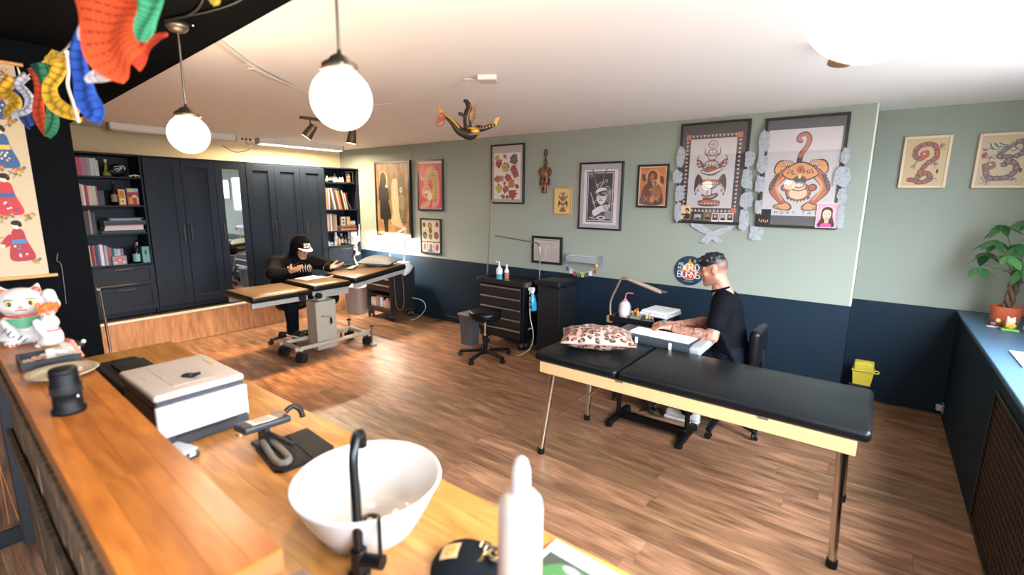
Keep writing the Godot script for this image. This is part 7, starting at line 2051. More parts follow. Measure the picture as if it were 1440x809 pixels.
	for k in 9:
		var x := 22.0 + k * 25
		p.curve([Vector2(x, 30 + (k % 3) * 6), Vector2(x - 5, 56), Vector2(x + 3, 88)], 7, W, 0.5)
		p.curve([Vector2(x - 6, 40 + (k % 2) * 10), Vector2(x + 8, 46), Vector2(x + 12, 60 + (k % 4) * 5)], 4, W, 0.4)
	for s in [-1, 1]:
		for k in 4: p.curve([Vector2(128 + s * (70 + k * 10), 40), Vector2(128 + s * (96 + k * 8), 30 + k * 14), Vector2(128 + s * (86 + k * 11), 96 - k * 4)], 4, W, 0.3)
	p.curve([Vector2(60, 30), Vector2(128, 8), Vector2(196, 30)], 4, Color("4f5a4a"), 0.5)
	obj("shirt_print", patch(sf, Vector3(-5.46, 0.915, -2.985), Vector3(0.12, 0, -0.99).normalized(), Vector3(-0.25, 0.97, 0).normalized(), 0.35, 0.17, 0.004), printed(p.done(), 0.9, 0.15), t)
	var tf := Field.new(Vector3(-5.95, 0.06, -3.5), Vector3(-5.1, 0.75, -2.5), 0.014)
	for s in [-1, 1]:
		var z := Vector3(0, 0, s * 0.085); var kn := Vector3(-5.33, 0.53, -2.95 + s * 0.19 if s > 0 else -3.29); var ft: Vector3 = Vector3(-5.47, 0.17, -2.98 + s * 0.14)
		tf.cap(hip + z, hip + z + Vector3(0, 0.05, 0), 0.14, 0.14, 0.04).cap(hip + z, kn, 0.105, 0.085, 0.04).cap(kn, ft, 0.082, 0.062, 0.02)
	obj("trousers", tf.solid(), cloth_mat("0d1017"), t)
	for s in [-1, 1]: shoe(t, Vector3(-5.46, 0.10 if s > 0 else 0.06, -2.98 + s * 0.14), PI / 2 + 0.15, "1a1c20", "d9d9d6")

const WT := 0.9
const BT := 1.2

func bar_counter():
	var blk := hexm("14161a", 0.4)
	# worktop of glued staves on a dark base
	var im := wood_image(512, 384, 41, Color("96602c"), Color("cf9650"), 0.7, 0.5)
	var wm := woods(im, 8, 0.9, 0.32, 0.14)
	var t := thing("worktop", "light oak worktop of glued staves running under the sink and printer", "worktop")
	obj("base_cabinet", mb().box(Vector3(-1.5, 0.43, -0.64), Vector3(3.6, 0.86, 0.56), 0.004), hexm("1a1c1f", 0.6), t)
	obj("core", mb().box(Vector3(-1.51, 0.878, -0.65), Vector3(3.63, 0.034, 0.606)), hexm("8a5a2c", 0.6), t)
	var sm := {}
	for r in 8:
		var x := -3.325 - rng.randf() * 0.4
		while x < 0.3:
			var l := [0.42, 0.55, 0.68, 0.8][rng.randi() % 4] as float
			var a := maxf(x, -3.325); var b := minf(x + l, 0.3)
			x += l
			if b - a < 0.04: continue
			var key := "%.3f" % (b - a)
			if not sm.has(key): sm[key] = mb().box(Vector3.ZERO, Vector3(b - a - 0.0003, 0.008, 0.0766), 0.0004).mesh()
			obj("stave", sm[key], wm[rng.randi() % 8], t, Vector3((a + b) / 2, WT - 0.004, -0.345 - 0.0385 - r * 0.0767))
	obj("front_edge", mb().box(Vector3(-1.51, 0.879, -0.956), Vector3(3.63, 0.04, 0.006), 0.002), wm[1], t)
	# raised bar with a staved top; its customer side is clad in rough boards
	t = thing("bar_counter", "raised bar with honey-coloured wooden top and rough boards below", "bar", Vector3(0, 0, -0.2), -0.028)
	var bm := woods(im, 6, 0.7, 0.3, 0.12, Color(0.86, 0.72, 0.6))
	obj("carcass", mb().box(Vector3(-2.02, 0.575, -0.035), Vector3(2.6, 1.15, 0.09), 0.003), hexm("16181b", 0.6), t)
	obj("top_core", mb().box(Vector3(-2.02, 1.172, -0.012), Vector3(2.6, 0.04, 0.186)), hexm("7a4a22", 0.6), t)
	for r in 4:
		var x := -3.32 - rng.randf() * 0.3
		while x < -0.7:
			var l := [0.34, 0.46, 0.6][rng.randi() % 3] as float
			var a := maxf(x, -3.32); var b := minf(x + l, -0.72)
			x += l
			if -0.72 - b < 0.06: b = -0.72; x = 0.0
			if b - a < 0.03: continue
			obj("stave", mb().box(Vector3.ZERO, Vector3(b - a - 0.0002, 0.01, 0.0465), 0.0004), bm[rng.randi() % 6], t, Vector3((a + b) / 2, BT - 0.005, -0.0825 + r * 0.0467))
	var im2 := wood_image(384, 256, 51, Color("2c2119"), Color("8a6a4c"), 1.0, 0.8, true)
	var rm := woods(im2, 6, 0.6, 0.7, 0.3)
	var k := 0
	var x := -3.3
	while x < -0.75:
		var w := 0.11
		var jut := rng.randf() * 0.008
		obj("board", mb().box(Vector3(x + w / 2, 0.58, 0.024 + jut), Vector3(w - 0.012, 1.1, 0.022), 0.003), rm[rng.randi() % 6], t)
		x += w
		k += 1
	for y in [0.98, 0.62]: obj("rail_board", mb().box(Vector3(-2.0, y, 0.056), Vector3(2.5, 0.06, 0.02), 0.003), rm[int(y * 10) % 6], t)
	obj("corner_post", mb().box(Vector3(-3.27, 0.58, 0.04), Vector3(0.07, 1.14, 0.07), 0.004), hexm("22252a", 0.6), t)
	# engraved wooden panel on the black wall behind the bar
	t = thing("wall_panel", "dark wooden panel with orange incised vertical lines on the black wall left of the bar", "panel", Vector3(PX + 0.012, 0, 0.2))
	obj("panel_board", mb().box(Vector3(0, 0.62, 0), Vector3(0.02, 1.06, 0.9), 0.003), woods(im2, 1, 0.9, 0.5, 0.0, Color(0.9, 0.75, 0.7))[0], t)
	var r := RandomNumberGenerator.new(); r.seed = 9
	for q in 26:
		var z := -0.43 + q * 0.033 + r.randf_range(-0.008, 0.008)
		var bend := r.randf_range(-0.03, 0.03)
		obj("incised_line", mb().tube([Vector3(0.0095, 1.14, z), Vector3(0.0095, 0.8, z + bend * 0.3), Vector3(0.0095, 0.4, z + bend), Vector3(0.0095, 0.12, z + bend * 1.8)], 0.0022, 5), hexm("b87432", 0.5), t)
	obj("skirting", mb().box(Vector3(0.006, 0.05, 0), Vector3(0.03, 0.09, 0.95), 0.004), hexm("121417", 0.6), t)
	sink_things()
	printer_things()
	bar_things()

func sink_things():
	var blk := hexm("121316", 0.28, 0.4)
	var por := hexm("bebbb9", 0.12)
	var t := thing("wash_basin", "white round vessel sink standing on the oak worktop", "sink", Vector3(-1.0, WT, -0.69), 0.0)
	obj("bowl", mb().lathe([Vector2(0.001, 0.0), Vector2(0.118, 0.0), Vector2(0.128, 0.006), Vector2(0.15, 0.05), Vector2(0.176, 0.1), Vector2(0.190, 0.13), Vector2(0.194, 0.138), Vector2(0.192, 0.143), Vector2(0.186, 0.142), Vector2(0.18, 0.132), Vector2(0.166, 0.1), Vector2(0.142, 0.05), Vector2(0.122, 0.022), Vector2(0.1, 0.012), Vector2(0.03, 0.008), Vector2(0.028, 0.004), Vector2(0.001, 0.004)], 56), por, t)
	var dr := obj("drain", mb().lathe([Vector2(0.03, 0.009), Vector2(0.028, 0.013), Vector2(0.02, 0.013), Vector2(0.018, 0.006), Vector2(0.001, 0.006)], 24).bar(Vector3(-0.017, 0.01, 0), Vector3(0.017, 0.01, 0), 0.004, 0.004).bar(Vector3(0, 0.01, -0.017), Vector3(0, 0.01, 0.017), 0.004, 0.004), hexm("6a625a", 0.25, 1.0), t)
	obj("plug", mb().cyl(Vector3(0, 0.008, 0), 0.009, 0.006, 14, 0.002), hexm("b9aea0", 0.2, 1.0), dr)
	t = thing("tap", "tall matt black mixer tap with bent spout beside the white sink", "tap", Vector3(-0.868, WT, -0.565))
	obj("base_flange", mb().cyl(Vector3.ZERO, 0.026, 0.012, 24, 0.003), blk, t)
	obj("body", mb().cyl(Vector3(0, 0.01, 0), 0.019, 0.06, 20, 0.003), blk, t)
	obj("spout", mb().curve([Vector3(0, 0.06, 0), Vector3(-0.006, 0.18, -0.004), Vector3(-0.014, 0.27, -0.008), Vector3(-0.022, 0.308, -0.018), Vector3(-0.036, 0.326, -0.035), Vector3(-0.05, 0.316, -0.055), Vector3(-0.055, 0.282, -0.062)], 0.0115, 14, 7), blk, t)
	obj("valve", mb().tube([Vector3(0.005, 0.045, 0.0), Vector3(0.06, 0.05, -0.022)], [0.015, 0.017], 18), blk, t)
	obj("lever", mb().tube([Vector3(0.054, 0.055, -0.02), Vector3(0.048, 0.155, -0.025)], [0.0055, 0.005], 10), blk, t)
	t = thing("taupe_box", "dark taupe box with a flat plain top at the end of the honey-coloured bar", "box", Vector3(-0.572, 0, -0.262))
	obj("box_body", mb().box(Vector3(0.02, 0.575, 0), Vector3(0.28, 1.15, 0.162), 0.004), hexm("4a3f38", 0.6), t)
	obj("lid", mb().box(Vector3(0.02, 1.157, 0), Vector3(0.286, 0.014, 0.168), 0.003), hexm("54483f", 0.55), t)
	# bottle out of focus in front
	t = thing("nozzle_bottle", "white translucent nozzle bottle in the near foreground on the oak worktop", "bottle", Vector3(-0.503, WT, -0.697))
	obj("body", mb().lathe([Vector2(0.001, 0), Vector2(0.042, 0.001), Vector2(0.045, 0.008), Vector2(0.045, 0.262), Vector2(0.042, 0.28), Vector2(0.033, 0.292), Vector2(0.02, 0.298)], 32), hexm("a79d97", 0.35), t)
	obj("nozzle", mb().lathe([Vector2(0.02, 0.297), Vector2(0.0185, 0.31), Vector2(0.019, 0.325), Vector2(0.018, 0.345), Vector2(0.012, 0.366), Vector2(0.006, 0.372), Vector2(0.001, 0.373)], 24), hexm("b3adad", 0.3), t)
	# cap, keys, magazine
	t = thing("baseball_hat", "black cloth hat with a beige square patch lying on the worktop by the bottle", "cap", Vector3(-0.68, WT, -0.725))
	var f := Field.new(Vector3(-0.12, -0.02, -0.12), Vector3(0.12, 0.1, 0.12), 0.006)
	f.ell(Vector3(0, 0.0, 0), Vector3(0.086, 0.06, 0.082), 0.02).ell(Vector3(0, -0.06, 0), Vector3(0.2, 0.06, 0.2), 0.01, Basis(), true)
	obj("crown", f.solid(), cloth_mat("14181d"), t)
	var p := Pic.new(64, 64, Color("c9a57c"))
	p.blob([Vector2(14, 34), Vector2(22, 14), Vector2(44, 12), Vector2(52, 30), Vector2(40, 50), Vector2(20, 50)], Color("d8942c")).curve([Vector2(40, 24), Vector2(30, 20), Vector2(24, 32), Vector2(32, 42), Vector2(42, 38)], 5, Color("c9a57c"))
	obj("patch", patch(f, Vector3(-0.03, 0.045, 0.015), Vector3(0.85, 0.28, -0.45), Vector3(-0.531, 0.45, -0.7225), 0.045, 0.042, 0.002), printed(p.done(), 0.8), t)
	obj("peak", mb().sheet([[Vector3(0.05, 0.006, 0.07), Vector3(0.085, 0.008, 0.04), Vector3(0.09, 0.006, 0.0)], [Vector3(0.08, 0.006, 0.11), Vector3(0.125, 0.01, 0.075), Vector3(0.14, 0.006, 0.02)], [Vector3(0.1, 0.004, 0.14), Vector3(0.15, 0.006, 0.1), Vector3(0.17, 0.004, 0.03)]], 0.004), cloth_mat("14181d"), t)
	t = thing("key_bunch", "bunch of keys with metal clips and a red tag on the black hat", "keys", Vector3(-0.625, WT + 0.045, -0.775))
	for k in 4:
		var a := k * 0.7
		var c := Vector3(cos(a) * 0.02, 0.004 * k, sin(a) * 0.02)
		obj("clip", mb().curve([c + Vector3(-0.025, 0, 0.005), c + Vector3(-0.028, 0.004, -0.012), c + Vector3(0.0, 0.004, -0.017), c + Vector3(0.026, 0.002, -0.01), c + Vector3(0.026, 0, 0.008), c + Vector3(0.0, 0, 0.012)], 0.0032, 8, 5), hexm(["c9a86a", "b9b6b0", "a8a49e", "c4b08a"][k], 0.25, 1.0), t)
	obj("tag", mb().rbox(Vector3(0.02, 0.012, 0.0), Vector3(0.022, 0.005, 0.034), 0.002, 1), hexm("b83a34", 0.4), t)
	obj("key", mb().box(Vector3(-0.02, 0.006, 0.02), Vector3(0.008, 0.003, 0.04), 0.001).cyl(Vector3(-0.02, 0.004, 0.045), 0.012, 0.004, 14), hexm("b59a5a", 0.3, 1.0), t)
	t = thing("magazine", "white-covered magazine with green picture at the near edge of the worktop", "magazine", Vector3(-0.44, WT, -0.84), -0.05)
	obj("pages", mb().box(Vector3(0, 0.004, 0), Vector3(0.26, 0.008, 0.19), 0.002), hexm("dcdad8", 0.5), t)
	p = Pic.new(260, 190, Color("b8b5b3"))
	p.rect(14, 44, 232, 132, Color("3a4038")).blob([Vector2(20, 120), Vector2(60, 60), Vector2(130, 54), Vector2(200, 80), Vector2(240, 170), Vector2(20, 172)], Color("3f6a3c")).ell(90, 66, 24, 12, Color("8f7d9c")).ell(150, 70, 20, 10, Color("b8403a")).blob([Vector2(60, 110), Vector2(120, 84), Vector2(160, 120), Vector2(110, 150)], Color("6a8a5c")).curve([Vector2(118, 18), Vector2(128, 14), Vector2(130, 26), Vector2(120, 32)], 4, Color("c8503a"))
	var m := mb()
	m.quad(Vector3(-0.13, 0.0086, 0.095), Vector3(0.13, 0.0086, 0.095), Vector3(0.13, 0.0086, -0.095), Vector3(-0.13, 0.0086, -0.095), Vector2(0, 1), Vector2(1, 1), Vector2(1, 0), Vector2(0, 0))
	obj("front_cover", m, printed(p.done(), 0.3), t)

func printer_things():
	var t := thing("printer", "white and dark grey all-in-one printer on the oak worktop", "printer", Vector3(-2.06, WT, -0.62))
	var dk := hexm("2b333a", 0.4)
	var wh := hexm("b9b6b8", 0.4)
	obj("base", mb().box(Vector3(0, 0.025, 0), Vector3(0.4, 0.05, 0.29), 0.006), dk, t)
	obj("body", mb().box(Vector3(-0.008, 0.09, 0), Vector3(0.372, 0.1, 0.28), 0.004), hexm("22282e", 0.45), t)
	obj("front_panel", mb().box(Vector3(0.188, 0.095, 0.0), Vector3(0.02, 0.125, 0.296), 0.004), wh, t)
	obj("scanner_band", mb().box(Vector3(-0.01, 0.158, 0), Vector3(0.385, 0.032, 0.284), 0.005), dk, t)
	for z in [-0.09, 0.1]: obj("band_seam", mb().box(Vector3(0.183, 0.158, z), Vector3(0.004, 0.026, 0.003)), hexm("171b1f", 0.5), t)
	obj("lid", mb().rbox(Vector3(-0.008, 0.185, 0), Vector3(0.39, 0.026, 0.296), 0.012, 3), hexm("a89e98", 0.45), t)
	obj("lid_panel", mb().box(Vector3(-0.02, 0.1985, 0.0), Vector3(0.3, 0.0016, 0.14), 0.0006), hexm("a49a94", 0.45), t)
	obj("lid_grip", mb().box(Vector3(-0.06, 0.199, -0.118), Vector3(0.1, 0.003, 0.014), 0.001), hexm("b59f78", 0.5), t)
	for q in [[-0.03, 0.105], [-0.045, 0.11], [0.01, 0.065]]: obj("speck", mb().ell(Vector3(q[0], 0.2, q[1]), Vector3(0.006, 0.002, 0.004), 8, 4), hexm("b5a48a", 0.7), t)
	obj("output_slot", mb().box(Vector3(0.2, 0.04, 0), Vector3(0.006, 0.012, 0.2)), hexm("0f1114", 0.5), t)
	t = thing("paper_tray", "black rounded device with a paper flap just behind the white printer", "paper tray", Vector3(-2.52, WT, -0.57))
	obj("tray_body", mb().rbox(Vector3(0, 0.06, 0), Vector3(0.46, 0.12, 0.18), 0.03, 4), hexm("15181c", 0.45), t)
	obj("flap", mb().rbox(Vector3(0.04, 0.126, -0.02), Vector3(0.3, 0.012, 0.12), 0.005, 2), hexm("1c2024", 0.4), t)
	obj("badge", mb().box(Vector3(0.12, 0.133, -0.02), Vector3(0.03, 0.002, 0.008)), hexm("6a6e72", 0.5), t)
	t = thing("spring_clip", "black spring clip lying on the printer lid", "clip", Vector3(-1.99, 1.0985, -0.62), 0.5)
	obj("jaw", mb().prism(PackedVector2Array([Vector2(-0.03, 0), Vector2(0.02, 0), Vector2(0.03, 0.008), Vector2(0.01, 0.016), Vector2(-0.02, 0.012)]), 0.016, Transform3D(Basis(), Vector3(0, 0, -0.008))), hexm("17181b", 0.4), t)
	obj("grip", mb().prism(PackedVector2Array([Vector2(0.012, 0.004), Vector2(0.045, 0.012), Vector2(0.042, 0.022), Vector2(0.02, 0.016)]), 0.016, Transform3D(Basis(), Vector3(0, 0, -0.008))), hexm("17181b", 0.4), t)
	obj("spring", mb().tube([Vector3(0.016, 0.012, -0.009), Vector3(0.016, 0.012, 0.009)], 0.005, 10), hexm("8a8a8a", 0.3, 1.0), t)
	t = thing("plastic_case", "small grey clear-lidded case on the worktop in front of the printer", "case", Vector3(-1.78, WT, -0.505), 0.3)
	obj("case_base", mb().rbox(Vector3(0, 0.012, 0), Vector3(0.11, 0.024, 0.06), 0.008, 2), hexm("3a4046", 0.4), t)
	obj("case_lid", mb().rbox(Vector3(0, 0.03, 0), Vector3(0.1, 0.014, 0.055), 0.006, 2), hexm("9aa5ad", 0.2), t)
	obj("latch", mb().box(Vector3(0.056, 0.022, 0), Vector3(0.006, 0.014, 0.02), 0.001), hexm("b9bec2", 0.4), t)
	t = thing("card_terminal", "dark label-topped handheld terminal raised on a small stand", "terminal", Vector3(-1.645, WT, -0.72), 0.1)
	obj("foot", mb().box(Vector3(0, 0.006, 0.0), Vector3(0.08, 0.012, 0.06), 0.003), hexm("17181b", 0.4), t)
	obj("stem", mb().box(Vector3(0, 0.04, 0), Vector3(0.05, 0.06, 0.02), 0.003), hexm("17181b", 0.4), t)
	var b := Basis(Vector3.RIGHT, -0.1)
	obj("handset", mb().rbox(Vector3(0, 0.082, 0), Vector3(0.075, 0.024, 0.17), 0.007, 2, b), hexm("26292e", 0.35), t)
	obj("sticker", mb().box(Vector3(0, 0.0955, 0.005), Vector3(0.05, 0.0015, 0.09), 0.0, b), hexm("c4b5a5", 0.7), t)
	for k in 4: obj("sticker_line", mb().box(Vector3(-0.016 + k * 0.011, 0.0968, 0.005), Vector3(0.003, 0.0008, 0.06), 0.0, b), hexm("6e6258", 0.7), t)
	obj("front_button", mb().box(Vector3(0.0, 0.075, 0.088), Vector3(0.03, 0.012, 0.01), 0.002), hexm("b59a76", 0.5), t)
	obj("holder_claw", mb().curve([Vector3(0.0, 0.09, -0.085), Vector3(0.01, 0.105, -0.11), Vector3(0.03, 0.09, -0.125), Vector3(0.05, 0.07, -0.12)], 0.01, 8, 5), hexm("17181b", 0.4), t)
	obj("arm", mb().tube([Vector3(0.02, 0.05, 0.0), Vector3(0.14, 0.03, -0.02)], 0.009, 10), hexm("1b1e22", 0.4), t)
	t = thing("black_pouch", "flat black pouch with a grey looped pull lying between the terminal and the sink", "pouch", Vector3(-1.5, WT, -0.765))
	var o := PackedVector2Array([Vector2(-0.12, -0.1), Vector2(0.08, -0.085), Vector2(0.105, -0.06), Vector2(0.085, 0.1), Vector2(0.06, 0.115), Vector2(-0.13, 0.085)])
	obj("pouch_body", mb().prism(o, 0.014, Transform3D(Basis(Vector3(1, 0, 0), Vector3(0, 0, 1), Vector3(0, 1, 0)), Vector3(0, 0, 0))), leather("17191d", 0.5), t)
	obj("grey_pull", mb().curve([Vector3(-0.13, 0.02, 0.06), Vector3(-0.07, 0.024, 0.075), Vector3(0.03, 0.022, 0.095), Vector3(0.06, 0.02, 0.085), Vector3(0.05, 0.02, 0.06), Vector3(-0.03, 0.02, 0.045), Vector3(-0.1, 0.02, 0.038)], 0.012, 8, 6), hexm("6d665e", 0.6), t)
	obj("fold_crease", mb().tube([Vector3(-0.11, 0.0145, -0.02), Vector3(0.09, 0.0145, 0.0)], 0.003, 6), hexm("0e1013", 0.5), t)

func lucky_cat(called: String, label: String, at: Vector3, turn: float, s: float, big: bool):
	var t := thing(called, label, "cat figurine", at, turn)
	var w := hexm("bdb7b3", 0.22); var red := hexm("b23c34", 0.4); var K := hexm("1d1b1c", 0.35)
	var f := Field.new(Vector3(-0.5, -0.02, -0.42) * s, Vector3(0.5, 1.08, 0.42) * s, 0.022 * s)
	f.ell(Vector3(0, 0.26, 0) * s, Vector3(0.32, 0.34, 0.27) * s, 0.04 * s).ell(Vector3(0, 0.13, 0.04) * s, Vector3(0.36, 0.16, 0.3) * s, 0.05 * s)
	f.ell(Vector3(0, 0.70, 0.03) * s, Vector3(0.31, 0.25, 0.25) * s, 0.03 * s).ell(Vector3(0, 0.62, 0.2) * s, Vector3(0.15, 0.1, 0.1) * s, 0.05 * s)
	for q in [-1, 1]:
		f.cap(Vector3(q * 0.19, 0.86, 0.0) * s, Vector3(q * 0.235, 0.985, -0.01) * s, 0.1 * s, 0.025 * s, 0.03 * s)
		f.ell(Vector3(q * 0.17, 0.05, 0.25) * s, Vector3(0.11, 0.07, 0.12) * s, 0.02 * s)
	f.cap(Vector3(-0.2, 0.4, 0.14) * s, Vector3(-0.13, 0.22, 0.28) * s, 0.09 * s, 0.08 * s, 0.03 * s)
	f.cap(Vector3(0.28, 0.4, 0.05) * s, Vector3(0.4, 0.62, 0.1) * s, 0.09 * s, 0.085 * s, 0.03 * s)
	f.cap(Vector3(0.4, 0.62, 0.1) * s, Vector3(0.36, 0.82, 0.16) * s, 0.085 * s, 0.09 * s, 0.03 * s)
	obj("body", f.solid(), w, t)
	obj("collar", mb().tube(_loop(Vector3(0, 0.49, 0.015) * s, 0.235 * s, 0.215 * s), 0.024 * s, 8, false), red, t)
	if not big: return
	for q in [-1, 1]:
		obj("inner_ear", mb().ell(Vector3(q * 0.205, 0.885, 0.07) * s, Vector3(0.058, 0.075, 0.03) * s, 12, 8, Basis(Vector3.BACK, -q * 0.25)), red, t)
		var e := obj("eye", mb().ell(Vector3(q * 0.125, 0.715, 0.25) * s, Vector3(0.055, 0.05, 0.03) * s, 14, 8), hexm("c9b23c", 0.2), t)
		obj("pupil", mb().ell(Vector3(q * 0.125, 0.715, 0.275) * s, Vector3(0.024, 0.04, 0.014) * s, 10, 8), K, e)
		obj("brow", mb().curve([Vector3(q * 0.07, 0.77, 0.262) * s, Vector3(q * 0.13, 0.79, 0.25) * s, Vector3(q * 0.19, 0.765, 0.225) * s], 0.009 * s, 6, 4), K, t)
		for k in 3: obj("claw", mb().ell(Vector3(q * 0.17 - 0.05 + k * 0.05, 0.04, 0.365) * Vector3(s, s, s * 0.98), Vector3(0.02, 0.025, 0.015) * s, 8, 6), red, t)
	obj("nose", mb().ell(Vector3(0, 0.655, 0.3) * s, Vector3(0.03, 0.022, 0.02) * s, 10, 6), hexm("c46a60", 0.4), t)
	obj("mouth", mb().curve([Vector3(-0.07, 0.6, 0.285) * s, Vector3(0, 0.612, 0.305) * s, Vector3(0.07, 0.6, 0.285) * s], 0.011 * s, 6, 4), red, t)
	obj("green_bib", mb().sheet(_bib(s, 0.0), 0.012 * s), hexm("2f7a52", 0.5), t)
	obj("bell", mb().ell(Vector3(-0.02, 0.45, 0.25) * s, Vector3(0.04, 0.04, 0.035) * s, 12, 8), hexm("c9a53c", 0.3, 0.8), t)
	var b := Basis(Vector3.BACK, 0.75)
	for k in 5: obj("lettering", mb().bar(Vector3(-0.26 + k * 0.055, 0.27 - k * 0.05, 0.345 + 0.012 * (k % 2)) * s, Vector3(-0.2 + k * 0.055, 0.33 - k * 0.05, 0.335) * s, 0.028 * s, 0.012 * s), K, t)
	for k in 3: obj("lettering", mb().bar(Vector3(-0.08 + k * 0.05, 0.36, 0.305) * s, Vector3(-0.09 + k * 0.055, 0.43, 0.275) * s, 0.018 * s, 0.012 * s), K, t)

func _loop(c: Vector3, rx: float, rz: float) -> Array:
	var o := []
	for k in 25: o.append(c + Vector3(cos(TAU * k / 24) * rx, 0, sin(TAU * k / 24) * rz))
	return o
func _bib(s: float, _q: float) -> Array:
	var rows := []
	for i in 5:
		var ro := []
		for j in 9:
			var u := j / 4.0 - 1.0
			var y := 0.47 - i * 0.045 * (1 - 0.5 * u * u)
			var x := u * (0.21 - 0.02 * i)
			ro.append(Vector3(x, y, 0.03 + 0.255 * sqrt(maxf(0, 1 - pow(x / 0.33, 2))) + 0.012 + 0.01 * i) * s)
		ro.reverse()
		rows.append(ro)
	for ro in rows: ro.reverse()
	rows.reverse()
	for ro in rows: ro.reverse()
	for ro in rows: ro.reverse()
	return rows

func bar_things():
	var K := hexm("16171a", 0.35)
	lucky_cat("lucky_cat", "large white lucky cat with red ears, green bib and black lettering on the bar", Vector3(-2.6, BT, -0.285), 1.4, 0.225, true)
	lucky_cat("lucky_cat", "smaller plain white lucky cat turned away, carrying an orange figure on its head", Vector3(-2.46, BT, -0.335), -0.5, 0.125, false)
	# orange creature on the smaller cat
	var t := thing("orange_figure", "orange animal figure with curled tail lying on the smaller white cat's head", "figurine", Vector3(-2.46, 1.326, -0.335), -0.6)
	var og := hexm("c4602a", 0.45)
	obj("body", mb().curve([Vector3(-0.04, 0.018, 0), Vector3(-0.015, 0.024, 0), Vector3(0.02, 0.022, 0), Vector3(0.035, 0.016, 0)], [0.012, 0.015, 0.014, 0.011], 10, 5), og, t)
	obj("head", mb().ell(Vector3(-0.052, 0.016, 0), Vector3(0.016, 0.014, 0.013), 12, 8).ell(Vector3(-0.048, 0.03, 0.008), Vector3(0.005, 0.006, 0.004), 8, 6).ell(Vector3(-0.048, 0.03, -0.008), Vector3(0.005, 0.006, 0.004), 8, 6), og, t)
	obj("tail", mb().curve([Vector3(0.038, 0.018, 0), Vector3(0.055, 0.024, 0), Vector3(0.06, 0.04, 0), Vector3(0.048, 0.046, 0), Vector3(0.044, 0.036, 0)], [0.006, 0.004], 8, 5), og, t)
	for x in [-0.03, 0.025]:
		for z in [-0.014, 0.014]: obj("leg", mb().tube([Vector3(x, 0.016, z * 0.6), Vector3(x + 0.004, 0.0, z)], [0.006, 0.005], 8), og, t)
	t = thing("dark_figure", "dark figurine with a round white face beside the large white cat", "figurine", Vector3(-2.545, BT, -0.34), 0.9)
	obj("robe", mb().lathe([Vector2(0.001, 0), Vector2(0.026, 0.001), Vector2(0.028, 0.03), Vector2(0.02, 0.075), Vector2(0.012, 0.09), Vector2(0.001, 0.092)], 14), K, t)
	obj("head", mb().ell(Vector3(0, 0.105, 0), Vector3(0.019, 0.02, 0.019), 12, 8), hexm("d2c9c2", 0.4), t)
	obj("hair_bun", mb().ell(Vector3(0, 0.122, -0.006), Vector3(0.018, 0.013, 0.016), 10, 6), hexm("c47a3a", 0.5), t)
	var toys := [[-2.345, -0.345, "c9a23c", "2a2a2e", "tiny yellow and black dog toy at the tray's back left corner"], [-2.325, -0.372, "d6d2cc", "20232a", "tiny white cow-spotted toy behind the black tray"], [-2.36, -0.39, "22252a", "d6d2cc", "tiny dark toy beside the smaller white cat's feet"]]
	for s in toys:
		t = thing("tiny_toy", s[4], "toy", Vector3(s[0], BT, s[1]), 0.8, "tiny toys behind the tray")
		obj("body", mb().ell(Vector3(0, 0.013, 0), Vector3(0.018, 0.009, 0.009), 10, 6), hexm(s[2], 0.4), t)
		obj("head", mb().ell(Vector3(0.018, 0.02, 0), Vector3(0.008, 0.008, 0.007), 8, 6), hexm(s[3], 0.4), t)
		for x in [-0.011, 0.011]:
			for z in [-0.006, 0.006]: obj("leg", mb().tube([Vector3(x, 0.01, z), Vector3(x, 0, z)], 0.003, 6), hexm(s[2], 0.4), t)
	# tray of pins and cards
	t = thing("pin_tray", "black rectangular tray of pins and folded cards on the bar", "tray", Vector3(-2.21, BT, -0.285), -0.05)
	obj("tray_floor", mb().box(Vector3(0, 0.004, 0), Vector3(0.14, 0.008, 0.15), 0.002), K, t)
	for s in [-1, 1]:
		obj("rim", mb().box(Vector3(s * 0.068, 0.015, 0), Vector3(0.006, 0.03, 0.15), 0.002), K, t)
		obj("rim", mb().box(Vector3(0, 0.015, s * 0.073), Vector3(0.13, 0.03, 0.006), 0.002), K, t)
	var r := RandomNumberGenerator.new(); r.seed = 30
	var pc := [["d6d0c8", "white"], ["cf9a8f", "pink"], ["cfc4b0", "cream"], ["22252b", "black"], ["d2cfca", "pale grey"], ["c98a7a", "rose"], ["d9d4ce", "ivory"], ["a3483f", "red"], ["d4cec4", "chalk-white"], ["8f6a58", "brown"]]
	var place := ["nearest the left rim", "in the left corner", "left of the middle", "at the front", "near the front rim", "in the middle", "beside the cards", "right of the middle", "at the back left", "against the cards"]
	for k in 10:
		t = thing("enamel_pin", "%s enamel pin %s of the heap in the black tray" % [pc[k][1], place[k]], "pin", Vector3(-2.21 - 0.045 + 0.018 * (k % 4), BT + 0.0085 + 0.004 * (k / 4), -0.285 + 0.05 - 0.024 * (k / 3)), r.randf() * TAU, "enamel pins in the black tray")
		obj("plate", mb().cyl(Vector3.ZERO, 0.010 + 0.003 * (k % 3), 0.0035, 10, 0.001), hexm(pc[k][0], 0.35), t)
		obj("dot", mb().ell(Vector3(0.002, 0.0036, 0), Vector3(0.0045, 0.001, 0.003), 8, 4), hexm(pc[(k + 3) % 10][0], 0.35), t)
